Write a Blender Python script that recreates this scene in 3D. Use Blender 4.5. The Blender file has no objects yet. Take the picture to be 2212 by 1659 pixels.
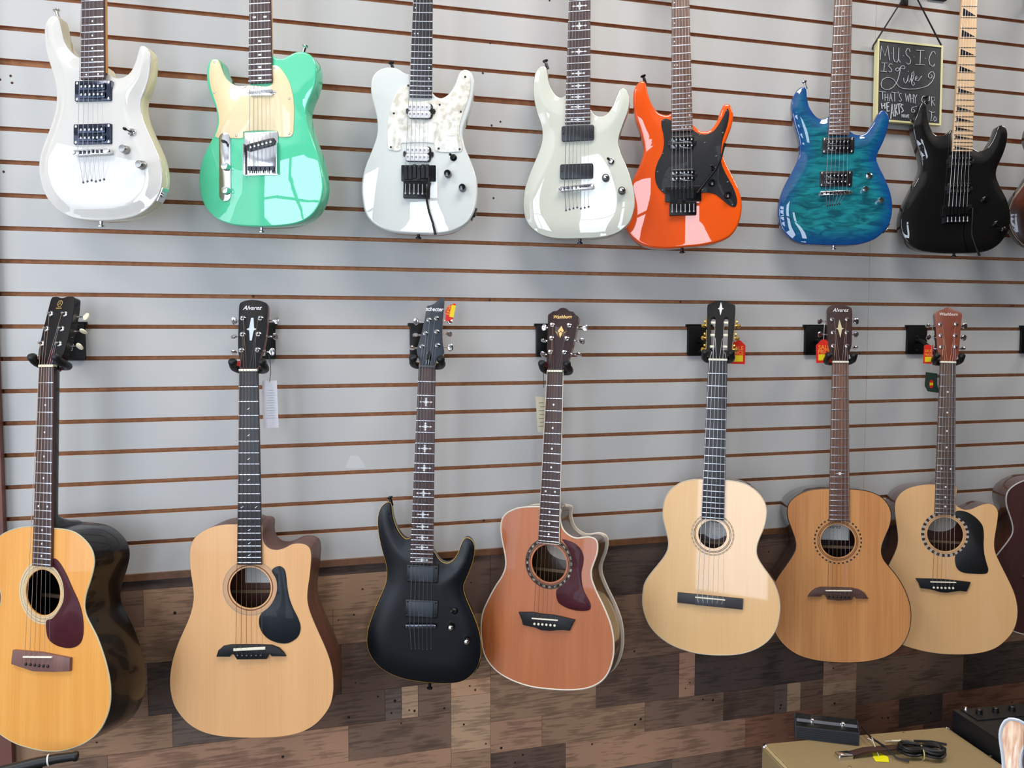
import bpy, bmesh, math, random
import numpy as np
from mathutils import Vector, Matrix
from mathutils.geometry import delaunay_2d_cdt
random.seed(7)
sc = bpy.context.scene
C = sc.collection
PI = math.pi

# ------------------------------------------------------------------ camera
cam_d = bpy.data.cameras.new('camera'); cam = bpy.data.objects.new('camera', cam_d); C.objects.link(cam)
cam_d.sensor_fit = 'HORIZONTAL'; cam_d.sensor_width = 36.0
cam_d.lens = 36.0 * 1752.1 / 2212
cam_d.clip_start = 0.05
cam.location = (0, -2.1543, 1.53)
cam.rotation_euler = (PI / 2 - 0.0601, 0, -0.2679)
sc.camera = cam

# ------------------------------------------------------------------ world, light, exposure
sc.view_settings.view_transform = 'Standard'
sc.view_settings.look = 'None'
sc.view_settings.gamma = 1.0
sc.view_settings.use_curve_mapping = False
sc.view_settings.exposure = 0.03
w = bpy.data.worlds.new('world'); sc.world = w; w.use_nodes = True
w.node_tree.nodes['Background'].inputs[0].default_value = (0.75, 0.85, 1.0, 1)
w.node_tree.nodes['Background'].inputs[1].default_value = 0.6
sc.cycles.max_bounces = 6; sc.cycles.diffuse_bounces = 3; sc.cycles.glossy_bounces = 3
sc.cycles.use_adaptive_sampling = True

ROOM_X0, ROOM_X1, ROOM_Y, CEIL = -4.3, 5.2, -3.7, 3.5

def area(name, loc, rot, sx, sy, power, col):
    d = bpy.data.lights.new(name, 'AREA'); d.shape = 'RECTANGLE'; d.size = sx; d.size_y = sy
    d.energy = power; d.color = col
    o = bpy.data.objects.new(name, d); C.objects.link(o); o.location = loc; o.rotation_euler = rot
    return o
# daylight in the shop-front windows (behind the camera) and in the left window
WINS = [(-4.2, -2.2, 0.35, 3.25), (-1.42, -0.72, 0.35, 3.1), (0.05, 0.42, 0.35, 2.6)]
for x0, x1, z0, z1 in WINS:
    A = (x1 - x0) * (z1 - z0)
    area('window_daylight', ((x0 + x1) / 2, ROOM_Y + 0.02, (z0 + z1) / 2), (PI / 2, 0, 0), x1 - x0, z1 - z0, 18 * A, (0.76, 0.86, 1.0))
area('window_daylight', (ROOM_X0 + 0.02, -1.9, 1.75), (PI / 2, 0, -PI / 2), 2.2, 2.5, 40, (0.72, 0.82, 1.0))
# ceiling panels
CEILP = [(-1.5, -1.15), (0.9, -1.15), (3.3, -1.15)]
for x, y in CEILP:
    area('ceiling_panel_light', (x, y, CEIL - 0.03), (0, 0, 0), 1.2, 0.6, 36, (1.0, 0.94, 0.88))

GD={
'U1':{
 'body':[[-0.1112,0.4611],[-0.12,0.4584],[-0.1288,0.4496],[-0.1341,0.4343],[-0.134,0.4157],[-0.1315,0.3908],[-0.125,0.3657],[-0.1161,0.3406],[-0.1078,0.3155],[-0.1035,0.2874],[-0.1041,0.2625],[-0.1104,0.2347],[-0.1209,0.2069],[-0.1333,0.179],[-0.1439,0.151],[-0.1482,0.1228],[-0.1456,0.0977],[-0.1365,0.0693],[-0.1204,0.044],[-0.0954,0.0218],[-0.0634,0.0075],[-0.0282,0.0017],[0.0173,0.0],[0.0624,0.0029],[0.1001,0.0114],[0.1274,0.0266],[0.1476,0.0479],[0.1592,0.0754],[0.1607,0.1028],[0.1536,0.1365],[0.1398,0.1673],[0.1242,0.1981],[0.1121,0.2259],[0.1068,0.2505],[0.1084,0.2687],[0.1167,0.2867],[0.125,0.3108],[0.1289,0.3349],[0.1297,0.3591],[0.1245,0.376],[0.1142,0.3846],[0.1058,0.3849],[0.1001,0.3724],[0.0924,0.3484],[0.0789,0.326],[0.0585,0.3161],[0.0378,0.3183],[0.0257,0.3294],[0.0204,0.3403],[-0.037,0.3701],[-0.0457,0.3652],[-0.0615,0.3741],[-0.0757,0.3886],[-0.0863,0.4075],[-0.0927,0.4294],[-0.097,0.4481],[-0.1023,0.4582]],
 'nut':0.8114,
 'sad':0.149,
 'L':0.6624,
 'wn':0.0429,
 'we':0.0583,
 'nf':24,
 'pu':[[-0.0461,0.307],[0.0438,0.3071],[0.0448,0.2613],[-0.0452,0.2624],[-0.0474,0.2122],[0.0451,0.2118],[0.0454,0.1671],[-0.0489,0.1668]],
 'tom':[[-0.0448,0.1468],[0.0491,0.1497]],
 'holes':[[-0.0262,0.0838],[-0.0157,0.0858],[-0.0053,0.0879],[0.0052,0.0856],[0.0156,0.0876],[0.0256,0.0896]],
 'knobs':[[0.08,0.1536],[0.1202,0.1192]],
 'switch':[[0.0936,0.1919]],
 'strap':[[-0.1087,0.4662],[0.004,-0.001]],
 'jack':[[0.1537,0.0588]],
 'M':[[0.9041,-0.4268,-0.0201],[0.0295,0.0154,0.9994],[-0.4262,-0.9042,0.0265],[-0.4181,-0.1349,1.7879]],
},
'U2':{
 'body':[[-0.1164,0.3963],[-0.128,0.394],[-0.1348,0.384],[-0.1389,0.366],[-0.1381,0.3464],[-0.1337,0.3238],[-0.1247,0.301],[-0.1163,0.281],[-0.1125,0.2613],[-0.1139,0.2389],[-0.1208,0.2194],[-0.1317,0.2001],[-0.1442,0.1779],[-0.1536,0.1556],[-0.1593,0.1303],[-0.1602,0.1048],[-0.1564,0.0764],[-0.1467,0.0535],[-0.1315,0.0333],[-0.1101,0.0173],[-0.0826,0.0075],[-0.0461,0.0021],[-0.0007,0.0],[0.0414,0.0007],[0.0772,0.0044],[0.104,0.0123],[0.1232,0.0245],[0.138,0.0422],[0.1469,0.0614],[0.1519,0.0862],[0.1508,0.1084],[0.1455,0.1389],[0.1368,0.1695],[0.1251,0.2002],[0.1149,0.2309],[0.1094,0.2558],[0.11,0.2696],[0.115,0.2859],[0.1239,0.3048],[0.1313,0.3237],[0.1348,0.3427],[0.1349,0.3646],[0.1299,0.3812],[0.1197,0.394],[0.1051,0.401],[0.0904,0.4023],[0.0756,0.3989],[0.0638,0.3931],[0.0519,0.389],[0.04,0.3896],[0.0297,0.3956],[0.0252,0.3972],[-0.0335,0.3302],[-0.0501,0.3295],[-0.0637,0.3314],[-0.0788,0.3396],[-0.0908,0.3527],[-0.0998,0.3698],[-0.1043,0.3868],[-0.1097,0.3945]],
 'nut':0.8079,
 'sad':0.1381,
 'L':0.6698,
 'wn':0.0434,
 'we':0.0579,
 'nf':21,
 'pg':[[-0.1158,0.3938],[-0.1079,0.3918],[-0.1008,0.3761],[-0.0918,0.3534],[-0.0777,0.3383],[-0.0626,0.3302],[-0.049,0.3279],[-0.037,0.3283],[-0.031,0.3294],[0.0259,0.3281],[0.0264,0.3725],[0.035,0.3729],[0.0454,0.368],[0.0572,0.3537],[0.0689,0.3339],[0.0762,0.3116],[0.0806,0.2866],[0.0814,0.2591],[0.0804,0.2343],[0.0789,0.215],[0.0744,0.2077],[0.0432,0.2084],[0.0418,0.2204],[-0.0452,0.222],[-0.0453,0.2086],[-0.074,0.2084],[-0.0892,0.2089],[-0.116,0.2126],[-0.111,0.227],[-0.1066,0.2437],[-0.1071,0.2633],[-0.1124,0.2859],[-0.119,0.3057],[-0.1258,0.3256],[-0.1299,0.3482],[-0.1301,0.3677],[-0.1269,0.3857],[-0.1222,0.3925]],
 'cp':[[-0.105,0.1423],[-0.0755,0.1415],[-0.0901,0.2218],[-0.0943,0.0609]],
 'cpk':[[-0.0874,0.1978],[-0.0869,0.1407],[-0.0864,0.0847]],
 'plate':[[-0.0447,0.2203],[0.0417,0.2193],[0.0424,0.1202],[-0.0407,0.1187]],
 'bpu':[[-0.0327,0.1829],[0.0332,0.1974]],
 'sadb':[[-0.0302,0.1436],[0.0349,0.1424],[0.0354,0.1244],[-0.031,0.1261]],
 'npu':[[-0.032,0.3112],[0.0352,0.3098]],
 'screws':[[-0.1168,0.3868],[-0.1174,0.316],[-0.0389,0.3272],[0.034,0.3668],[0.0701,0.2945],[0.0692,0.2134],[-0.0625,0.2139]],
 'strap':[[0.0976,0.4116],[-0.0109,0.0004]],
 'M':[[0.9104,-0.4136,-0.0051],[0.0126,0.0154,0.9998],[-0.4135,-0.9103,0.0193],[-0.0571,-0.1346,1.7857]],
},
'U3':{
 'body':[[-0.0759,0.4064],[-0.0924,0.4052],[-0.1061,0.3995],[-0.1169,0.3897],[-0.1235,0.376],[-0.1254,0.357],[-0.1227,0.3326],[-0.1154,0.3083],[-0.1094,0.2839],[-0.1068,0.2594],[-0.1086,0.2376],[-0.1151,0.2156],[-0.1243,0.1908],[-0.1322,0.1714],[-0.1388,0.1494],[-0.1425,0.1274],[-0.1435,0.1027],[-0.1402,0.0753],[-0.1342,0.0508],[-0.1242,0.0345],[-0.1101,0.0211],[-0.0905,0.0105],[-0.0626,0.0029],[-0.0266,0.0005],[0.0123,0.0],[0.0455,0.0008],[0.0731,0.0047],[0.0896,0.0106],[0.106,0.0192],[0.1223,0.032],[0.133,0.0487],[0.1408,0.0709],[0.1438,0.0956],[0.1439,0.1175],[0.1406,0.1394],[0.1332,0.1638],[0.1244,0.1855],[0.1142,0.2071],[0.1068,0.2287],[0.1042,0.2478],[0.1061,0.2642],[0.1138,0.2861],[0.1215,0.3108],[0.127,0.3354],[0.13,0.3599],[0.1296,0.3788],[0.1251,0.3937],[0.1167,0.4024],[0.1056,0.4049],[0.0948,0.3998],[0.0882,0.3861],[0.0831,0.3697],[0.0738,0.3532],[0.0631,0.3407],[0.0494,0.3342],[0.037,0.3374],[0.0285,0.3454],[0.0243,0.3521],[-0.0288,0.3922],[-0.0371,0.3915],[-0.0482,0.3967],[-0.0607,0.404]],
 'nut':0.7939,
 'sad':0.1593,
 'L':0.6346,
 'wn':0.0411,
 'we':0.0548,
 'nf':22,
 'pg':[[-0.0288,0.3633],[-0.0417,0.3603],[-0.0552,0.3492],[-0.0672,0.3278],[-0.075,0.3031],[-0.08,0.2758],[-0.0809,0.2486],[-0.0803,0.2213],[-0.0767,0.205],[-0.0483,0.2035],[-0.0472,0.2193],[-0.0431,0.2216],[0.0341,0.222],[0.04,0.2036],[0.1007,0.2036],[0.1047,0.2091],[0.1015,0.2254],[0.0956,0.2471],[0.0964,0.2688],[0.1041,0.2962],[0.1131,0.3236],[0.1194,0.3481],[0.1211,0.3726],[0.1171,0.3888],[0.106,0.3966],[0.0964,0.3924],[0.0912,0.3801],[0.0861,0.365],[0.0755,0.3472],[0.0647,0.3347],[0.0511,0.3282],[0.036,0.3295],[0.0264,0.3271],[-0.0272,0.3246]],
 'pu':[[-0.0292,0.3176],[0.0298,0.3181],[0.0293,0.2801],[-0.0312,0.2796],[-0.0348,0.214],[0.0279,0.2138],[0.0273,0.1756],[-0.036,0.1753]],
 'floyd':[[-0.0447,0.1666],[0.0404,0.1677],[0.0407,0.1291],[-0.0448,0.1271],[-0.0384,0.1259],[0.0275,0.1274],[0.0262,0.0844],[-0.0382,0.0864]],
 'arm':[[0.0254,0.1344],[0.0224,0.1045],[0.0222,0.0774],[0.0282,0.0504],[0.0378,0.0235],[0.0453,-0.0057]],
 'knobs':[[0.0698,0.1478],[0.1068,0.1144]],
 'switch':[[0.0829,0.1885]],
 'screws':[[-0.0322,0.3613],[-0.0664,0.293],[-0.0722,0.2103],[0.046,0.2097],[0.0978,0.2093],[0.0986,0.3007],[0.046,0.3164],[0.1076,0.3855],[0.0345,0.2998]],
 'strap':[[-0.0755,0.4138],[-0.0021,0.0017]],
 'jack':[[0.1401,0.055]],
 'M':[[0.9616,-0.2734,-0.0245],[0.0298,0.0154,0.9994],[-0.2728,-0.9618,0.023],[0.3136,-0.1349,1.7813]],
},
'U4':{
 'body':[[-0.0955,0.4519],[-0.1048,0.4493],[-0.1139,0.4377],[-0.1183,0.4197],[-0.1205,0.3986],[-0.1193,0.3773],[-0.1142,0.3497],[-0.1076,0.3252],[-0.0995,0.3036],[-0.0945,0.2821],[-0.0948,0.2578],[-0.1001,0.2366],[-0.1106,0.2095],[-0.1212,0.1853],[-0.1317,0.1581],[-0.1392,0.1306],[-0.1426,0.103],[-0.1416,0.0784],[-0.1349,0.0506],[-0.1221,0.032],[-0.1031,0.0163],[-0.0811,0.0068],[-0.053,0.0013],[-0.019,0.0],[0.0149,0.0002],[0.0516,0.0016],[0.0819,0.0055],[0.106,0.0137],[0.1238,0.0255],[0.1371,0.0404],[0.1457,0.0613],[0.1497,0.0853],[0.1486,0.1123],[0.1427,0.1394],[0.1331,0.1696],[0.1221,0.1969],[0.1112,0.2212],[0.1054,0.2423],[0.1059,0.2602],[0.113,0.2839],[0.1215,0.3075],[0.1286,0.3281],[0.1318,0.3488],[0.1294,0.3668],[0.1232,0.3804],[0.1147,0.3858],[0.1067,0.3826],[0.1009,0.3709],[0.0951,0.3563],[0.088,0.3386],[0.0777,0.3241],[0.0657,0.3162],[0.0521,0.3155],[0.0399,0.322],[0.0337,0.3318],[-0.0327,0.3751],[-0.0403,0.3694],[-0.0495,0.3683],[-0.0604,0.3748],[-0.0714,0.3904],[-0.0795,0.4119],[-0.0828,0.4302],[-0.0862,0.4454],[-0.0903,0.4508]],
 'nut':0.8042,
 'sad':0.1311,
 'L':0.673,
 'wn':0.0489,
 'we':0.0653,
 'nf':24,
 'pu':[[-0.0425,0.2894],[0.0427,0.2899],[0.0427,0.2516],[-0.041,0.2492],[-0.0441,0.191],[0.0423,0.1916],[0.042,0.1534],[-0.0444,0.1525]],
 'tom':[[-0.0463,0.1256],[0.0459,0.1326]],
 'holes':[[-0.0275,0.0725],[-0.018,0.0748],[-0.0082,0.0774],[0.0016,0.0793],[0.0114,0.0764],[0.0215,0.0784],[0.0315,0.0806]],
 'switch':[[0.0875,0.1957]],
 'knobs':[[0.0748,0.1534],[0.1167,0.1196]],
 'strap':[[-0.0878,0.4581],[0.0086,-0.001]],
 'M':[[0.9019,-0.4319,-0.0096],[0.0179,0.0151,0.9997],[-0.4316,-0.9018,0.0214],[0.728,-0.1346,1.7834]],
},
'U5':{
 'body':[[-0.1033,0.4538],[-0.1092,0.4524],[-0.1195,0.442],[-0.1265,0.4279],[-0.1285,0.4077],[-0.1277,0.3844],[-0.1238,0.3552],[-0.1154,0.3286],[-0.1085,0.3049],[-0.1036,0.2843],[-0.1027,0.2639],[-0.108,0.2437],[-0.1186,0.2179],[-0.1301,0.195],[-0.1414,0.1662],[-0.1498,0.1372],[-0.155,0.108],[-0.156,0.0815],[-0.152,0.0548],[-0.1391,0.0336],[-0.1188,0.0166],[-0.0925,0.0054],[-0.0574,0.0003],[-0.0253,0.0],[0.0067,0.0018],[0.0415,0.0035],[0.0762,0.0081],[0.1051,0.0158],[0.1253,0.0267],[0.1398,0.0436],[0.1501,0.0665],[0.156,0.0923],[0.1563,0.1213],[0.1494,0.1506],[0.1382,0.1771],[0.1256,0.2037],[0.1144,0.2273],[0.1089,0.2449],[0.1105,0.2622],[0.1193,0.2877],[0.1295,0.313],[0.1354,0.3357],[0.1364,0.3529],[0.1329,0.3674],[0.1273,0.3777],[0.1188,0.3802],[0.1102,0.3758],[0.1043,0.3632],[0.0985,0.3463],[0.0897,0.3295],[0.0781,0.3157],[0.0652,0.31],[0.0508,0.3119],[0.038,0.3206],[0.0281,0.3313],[-0.0263,0.363],[-0.0351,0.3592],[-0.0466,0.3598],[-0.0611,0.3663],[-0.0739,0.3815],[-0.0838,0.4023],[-0.0893,0.4229],[-0.0933,0.4434],[-0.0976,0.4517]],
 'nut':0.7961,
 'sad':0.1569,
 'L':0.6392,
 'wn':0.0414,
 'we':0.0562,
 'nf':24,
 'pg':[[-0.0484,0.3478],[-0.0397,0.3482],[-0.0268,0.3408],[0.0248,0.3179],[0.0291,0.3142],[0.039,0.3065],[0.0533,0.3015],[0.0677,0.3013],[0.0849,0.3099],[0.098,0.3265],[0.1096,0.346],[0.1169,0.362],[0.1209,0.3669],[0.1242,0.3601],[0.1238,0.3415],[0.1178,0.316],[0.1076,0.2878],[0.103,0.2621],[0.1014,0.2391],[0.104,0.2187],[0.1152,0.1922],[0.1306,0.1626],[0.1404,0.1361],[0.143,0.1157],[0.1387,0.1049],[0.1315,0.1046],[0.1201,0.1109],[0.1031,0.1261],[0.086,0.1399],[0.066,0.1451],[0.0487,0.1453],[-0.0439,0.1455],[-0.054,0.1518],[-0.0669,0.1684],[-0.073,0.1891],[-0.0721,0.2124],[-0.0645,0.2354],[-0.054,0.2552],[-0.0485,0.2782],[-0.049,0.3043],[-0.0539,0.3278],[-0.0543,0.3423]],
 'pu':[[-0.032,0.299],[0.0313,0.2978],[0.0315,0.2618],[-0.0325,0.2626],[-0.0341,0.2113],[0.0331,0.2102],[0.0333,0.1763],[-0.0337,0.1764]],
 'floyd':[[-0.0473,0.1642],[0.0492,0.1649],[0.0481,0.1224],[-0.0473,0.125],[-0.0363,0.1231],[0.0357,0.1221],[0.0348,0.0861],[-0.0368,0.0873]],
 'arm':[[0.0371,0.1434],[0.0638,0.1762],[0.0854,0.2025],[0.097,0.2263],[0.1043,0.2517],[0.1087,0.2686]],
 'knobs':[[0.0764,0.1703],[0.1183,0.1359]],
 'switch':[[0.0816,0.2093]],
 'screws':[[-0.0486,0.3423],[-0.0512,0.2543],[-0.0664,0.2061],[-0.054,0.156],[0.053,0.1519],[0.1191,0.171],[0.1314,0.1103],[0.0898,0.2408],[0.1076,0.3019],[0.0601,0.2778],[0.0469,0.2992],[0.1173,0.3588]],
 'strap':[[-0.097,0.4613],[-0.0016,-0.0001]],
 'M':[[0.9297,-0.3676,0.0243],[-0.02,0.0154,0.9997],[-0.3679,-0.9298,0.007],[1.0371,-0.1351,1.7668]],
},
'U6':{
 'body':[[-0.0964,0.4536],[-0.106,0.4523],[-0.116,0.4442],[-0.1243,0.4303],[-0.1297,0.4124],[-0.1296,0.3913],[-0.1253,0.367],[-0.1187,0.3427],[-0.1106,0.3184],[-0.1055,0.2971],[-0.1034,0.2759],[-0.1043,0.2578],[-0.1123,0.2337],[-0.1234,0.2096],[-0.1345,0.1885],[-0.1455,0.1644],[-0.1523,0.1431],[-0.1567,0.1218],[-0.1583,0.0974],[-0.1546,0.073],[-0.1464,0.0485],[-0.1325,0.0302],[-0.1143,0.0148],[-0.0934,0.0063],[-0.0669,0.0026],[-0.0346,0.001],[0.0004,0.0],[0.0352,0.0],[0.064,0.0024],[0.0897,0.0084],[0.1123,0.0189],[0.1317,0.0353],[0.1454,0.0533],[0.1531,0.0772],[0.1551,0.1011],[0.1537,0.125],[0.1476,0.152],[0.1382,0.176],[0.1274,0.2],[0.1167,0.221],[0.109,0.2391],[0.1085,0.254],[0.115,0.2718],[0.1242,0.2925],[0.1319,0.3161],[0.1368,0.3398],[0.1376,0.3575],[0.1328,0.3725],[0.124,0.381],[0.1141,0.3804],[0.1073,0.3702],[0.0994,0.3525],[0.0886,0.3349],[0.0762,0.3188],[0.0621,0.3131],[0.0477,0.3149],[0.0374,0.3212],[0.0315,0.3273],[-0.0262,0.367],[-0.0347,0.3627],[-0.0463,0.3606],[-0.0595,0.3669],[-0.0732,0.3838],[-0.0825,0.4021],[-0.0876,0.4232],[-0.0896,0.4413],[-0.0922,0.4504]],
 'nut':0.8063,
 'sad':0.1516,
 'L':0.6547,
 'wn':0.0424,
 'we':0.0576,
 'nf':24,
 'pu':[[-0.0441,0.3043],[0.0431,0.3046],[0.0432,0.2592],[-0.0442,0.2602],[-0.0475,0.2098],[0.0406,0.209],[0.0406,0.1659],[-0.0475,0.1652]],
 'tom':[[-0.0478,0.1445],[0.0395,0.1472]],
 'holes':[[-0.0243,0.111],[-0.0177,0.1125],[-0.011,0.1139],[-0.0044,0.1139],[0.0023,0.1153],[0.0089,0.1168]],
 'switch':[[0.0872,0.1946]],
 'knobs':[[0.0755,0.1551],[0.1181,0.1231]],
 'strap':[[-0.0918,0.4614],[0.0014,0.0002]],
 'jack':[[0.1486,0.0446]],
 'M':[[0.9128,-0.4082,-0.0155],[0.0238,0.0154,0.9996],[-0.4078,-0.9128,0.0238],[1.515,-0.135,1.7889]],
},
'U7':{
 'body':[[-0.1112,0.4517],[-0.1201,0.448],[-0.1263,0.4316],[-0.1316,0.4131],[-0.1383,0.3946],[-0.1405,0.3762],[-0.1363,0.3516],[-0.1291,0.3271],[-0.1206,0.3057],[-0.1135,0.2843],[-0.1095,0.2628],[-0.1117,0.2442],[-0.1198,0.2225],[-0.1295,0.2038],[-0.1406,0.1789],[-0.1502,0.1571],[-0.1583,0.1353],[-0.1634,0.1135],[-0.1654,0.0886],[-0.1612,0.0639],[-0.1526,0.0424],[-0.1382,0.0271],[-0.1209,0.0151],[-0.0961,0.0063],[-0.0686,0.0023],[-0.032,0.0],[0.0044,0.0008],[0.0406,0.0022],[0.0737,0.0054],[0.1035,0.0138],[0.1269,0.0298],[0.1438,0.0518],[0.1545,0.0797],[0.1585,0.1075],[0.1547,0.1351],[0.1442,0.1657],[0.131,0.19],[0.1178,0.2144],[0.1101,0.2357],[0.1112,0.2572],[0.1191,0.2788],[0.1284,0.3035],[0.1347,0.3281],[0.1373,0.3526],[0.1357,0.3678],[0.129,0.3815],[0.1183,0.3865],[0.1081,0.3812],[0.1029,0.3643],[0.0963,0.3458],[0.0867,0.3273],[0.0738,0.3133],[0.059,0.3085],[0.0453,0.3129],[0.0344,0.3204],[-0.0277,0.3701],[-0.0354,0.3608],[-0.0487,0.3544],[-0.0667,0.3527],[-0.0792,0.3601],[-0.0907,0.3799],[-0.0979,0.4044],[-0.102,0.4289],[-0.1059,0.4478]],
 'nut':0.8004,
 'sad':0.1439,
 'L':0.6566,
 'wn':0.0426,
 'we':0.0578,
 'nf':24,
 'pu':[[-0.0364,0.2925],[0.0311,0.2936],[0.0325,0.2523],[-0.036,0.2511],[-0.037,0.2091],[0.0306,0.2103],[0.0309,0.1741],[-0.0368,0.1728]],
 'floyd':[[-0.0493,0.1411],[0.0378,0.1443],[0.0379,0.1121],[-0.0492,0.1073],[-0.0433,0.109],[0.0289,0.1119],[0.0284,0.0904],[-0.0437,0.0874]],
 'arm':[[0.0334,0.1317],[0.0315,0.1072],[0.029,0.0796],[0.0297,0.0521],[0.0402,0.0217],[0.0552,-0.0102]],
 'knobs':[[0.0749,0.1615],[0.1128,0.0903]],
 'switch':[[0.1345,0.0721]],
 'strap':[[-0.0997,0.4603],[0.0019,0.0029]],
 'jack':[[0.1619,0.0632]],
 'M':[[0.9481,-0.3168,-0.0277],[0.0343,0.0154,0.9993],[-0.3161,-0.9484,0.0255],[1.9424,-0.1345,1.7764]],
},
'L1':{
 'body':[[-0.0376,0.489],[-0.0713,0.4854],[-0.1052,0.4763],[-0.1305,0.465],[-0.1464,0.452],[-0.1542,0.4332],[-0.1564,0.411],[-0.1504,0.3821],[-0.138,0.3574],[-0.1299,0.3397],[-0.1265,0.3255],[-0.1288,0.3071],[-0.1402,0.2806],[-0.1589,0.246],[-0.1727,0.2118],[-0.1838,0.1741],[-0.19,0.1368],[-0.1886,0.1004],[-0.1774,0.069],[-0.1538,0.0393],[-0.1184,0.0187],[-0.074,0.005],[-0.0306,0.0004],[0.0166,0.0],[0.0629,0.0072],[0.108,0.0233],[0.1434,0.0436],[0.1694,0.0677],[0.1863,0.0972],[0.1942,0.1254],[0.1948,0.1528],[0.1905,0.1796],[0.1808,0.2094],[0.169,0.2356],[0.1549,0.2618],[0.1385,0.2844],[0.1244,0.304],[0.1185,0.3208],[0.1188,0.3383],[0.1228,0.356],[0.1312,0.3776],[0.1383,0.399],[0.1421,0.4201],[0.1384,0.4407],[0.1266,0.4575],[0.108,0.4721],[0.0848,0.4831],[0.0569,0.4876],[0.0218,0.4886]],
 'nut':0.8473,
 'sad':0.2072,
 'L':0.6401,
 'wn':0.0434,
 'we':0.0555,
 'nf':20,
 'hole':[[-0.0013,0.3455],[-0.003,0.3957],[0.0003,0.2955]],
 'pg':[[0.0275,0.4225],[0.0392,0.4197],[0.0609,0.3972],[0.0851,0.3603],[0.1043,0.3303],[0.1152,0.2999],[0.1175,0.2688],[0.1113,0.2474],[0.0935,0.2345],[0.0661,0.2307],[0.0382,0.2349],[0.0191,0.2454],[0.0125,0.2624],[0.0122,0.2854],[0.027,0.2903],[0.0452,0.3078],[0.0584,0.33],[0.0605,0.3513],[0.0546,0.3755],[0.04,0.3957],[0.0223,0.4094]],
 'bridge':[[-0.0787,0.2126],[0.0047,0.2158],[0.0882,0.2122],[0.0877,0.1837],[0.0387,0.1769],[-0.0174,0.1721],[-0.0825,0.1811]],
 'sad_':[[-0.0437,0.2018],[0.0399,0.2098]],
 'pins':[[-0.0369,0.1862],[-0.0236,0.1866],[-0.0108,0.1869],[0.0019,0.1872],[0.0145,0.1879],[0.0271,0.1885]],
 'head':[[-0.0279,0.0039],[-0.0384,0.0329],[-0.0397,0.0834],[-0.0386,0.1318],[-0.0373,0.167],[-0.0212,0.1677],[-0.0049,0.1633],[0.0109,0.1664],[0.0275,0.166],[0.0337,0.1614],[0.0386,0.1344],[0.0406,0.0945],[0.04,0.0616],[0.0371,0.0251],[0.0259,0.0072],[0.0161,0.0027]],
 'posts':[[-0.0269,0.126],[-0.029,0.0898],[-0.033,0.0546],[0.0161,0.1238],[0.0169,0.0885],[0.0195,0.0529]],
 'logo':[[-0.0062,0.1502],[-0.0162,0.1384],[0.0048,0.1376]],
 'M':[[0.8265,-0.5624,0.0233],[0.0308,0.0864,0.9958],[-0.5621,-0.8223,0.0887],[-0.5456,-0.2013,0.6156]],
},
'L2':{
 'body':[[-0.0285,0.51],[-0.0585,0.5095],[-0.0832,0.5057],[-0.1044,0.498],[-0.1221,0.4875],[-0.1363,0.4716],[-0.1428,0.4522],[-0.1443,0.4311],[-0.143,0.4063],[-0.1397,0.3816],[-0.1363,0.3568],[-0.1354,0.3356],[-0.139,0.3109],[-0.148,0.2827],[-0.1606,0.2544],[-0.1731,0.2262],[-0.1839,0.1944],[-0.1904,0.1661],[-0.1931,0.1343],[-0.1908,0.106],[-0.1828,0.0776],[-0.1671,0.0528],[-0.146,0.0315],[-0.1179,0.0154],[-0.0826,0.0057],[-0.0403,0.0013],[0.0056,0.0],[0.0516,0.0012],[0.0904,0.0056],[0.1223,0.0144],[0.1506,0.0302],[0.1719,0.0513],[0.1879,0.076],[0.1951,0.1043],[0.1963,0.1326],[0.1937,0.1609],[0.1868,0.1893],[0.1763,0.2176],[0.1624,0.2495],[0.1502,0.2778],[0.1397,0.3062],[0.1353,0.3309],[0.1365,0.3557],[0.1408,0.3839],[0.1438,0.4122],[0.145,0.4334],[0.1423,0.451],[0.1335,0.4599],[0.1194,0.4635],[0.1,0.4618],[0.0823,0.4531],[0.0646,0.4485],[0.047,0.4514],[0.0347,0.4621],[0.0288,0.4798],[0.0262,0.5098]],
 'nut':0.8761,
 'sad':0.2101,
 'L':0.666,
 'wn':0.0442,
 'we':0.0576,
 'nf':20,
 'hole':[[-0.0004,0.3591],[-0.0002,0.4075],[-0.0007,0.3096]],
 'pg':[[0.0512,0.3987],[0.0576,0.4068],[0.07,0.4103],[0.0805,0.4039],[0.085,0.3879],[0.0874,0.3632],[0.0925,0.3349],[0.1012,0.3102],[0.1134,0.2854],[0.1193,0.2641],[0.1149,0.2447],[0.1025,0.2324],[0.0849,0.2254],[0.0637,0.2273],[0.0426,0.2362],[0.0285,0.2504],[0.0209,0.2681],[0.0206,0.2858],[0.026,0.2981],[0.0402,0.3087],[0.0529,0.3245],[0.0608,0.3421],[0.0637,0.3598],[0.061,0.381]],
 'bridge':[[-0.0803,0.1961],[-0.0756,0.2108],[-0.0643,0.2206],[-0.0467,0.2241],[-0.0116,0.2243],[0.0236,0.2241],[0.0517,0.2226],[0.0692,0.2155],[0.0797,0.2049],[0.0849,0.1961],[0.0515,0.1962],[0.0474,0.2022],[0.0438,0.1998],[0.0392,0.1899],[-0.0311,0.1895],[-0.0381,0.2008],[-0.0433,0.2026],[-0.0486,0.1959]],
 'sad_':[[-0.0383,0.2135],[0.0372,0.217]],
 'pins':[[-0.0286,0.1987],[-0.0177,0.1986],[-0.0068,0.1986],[0.0044,0.1985],[0.0156,0.1985],[0.0269,0.1988]],
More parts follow.
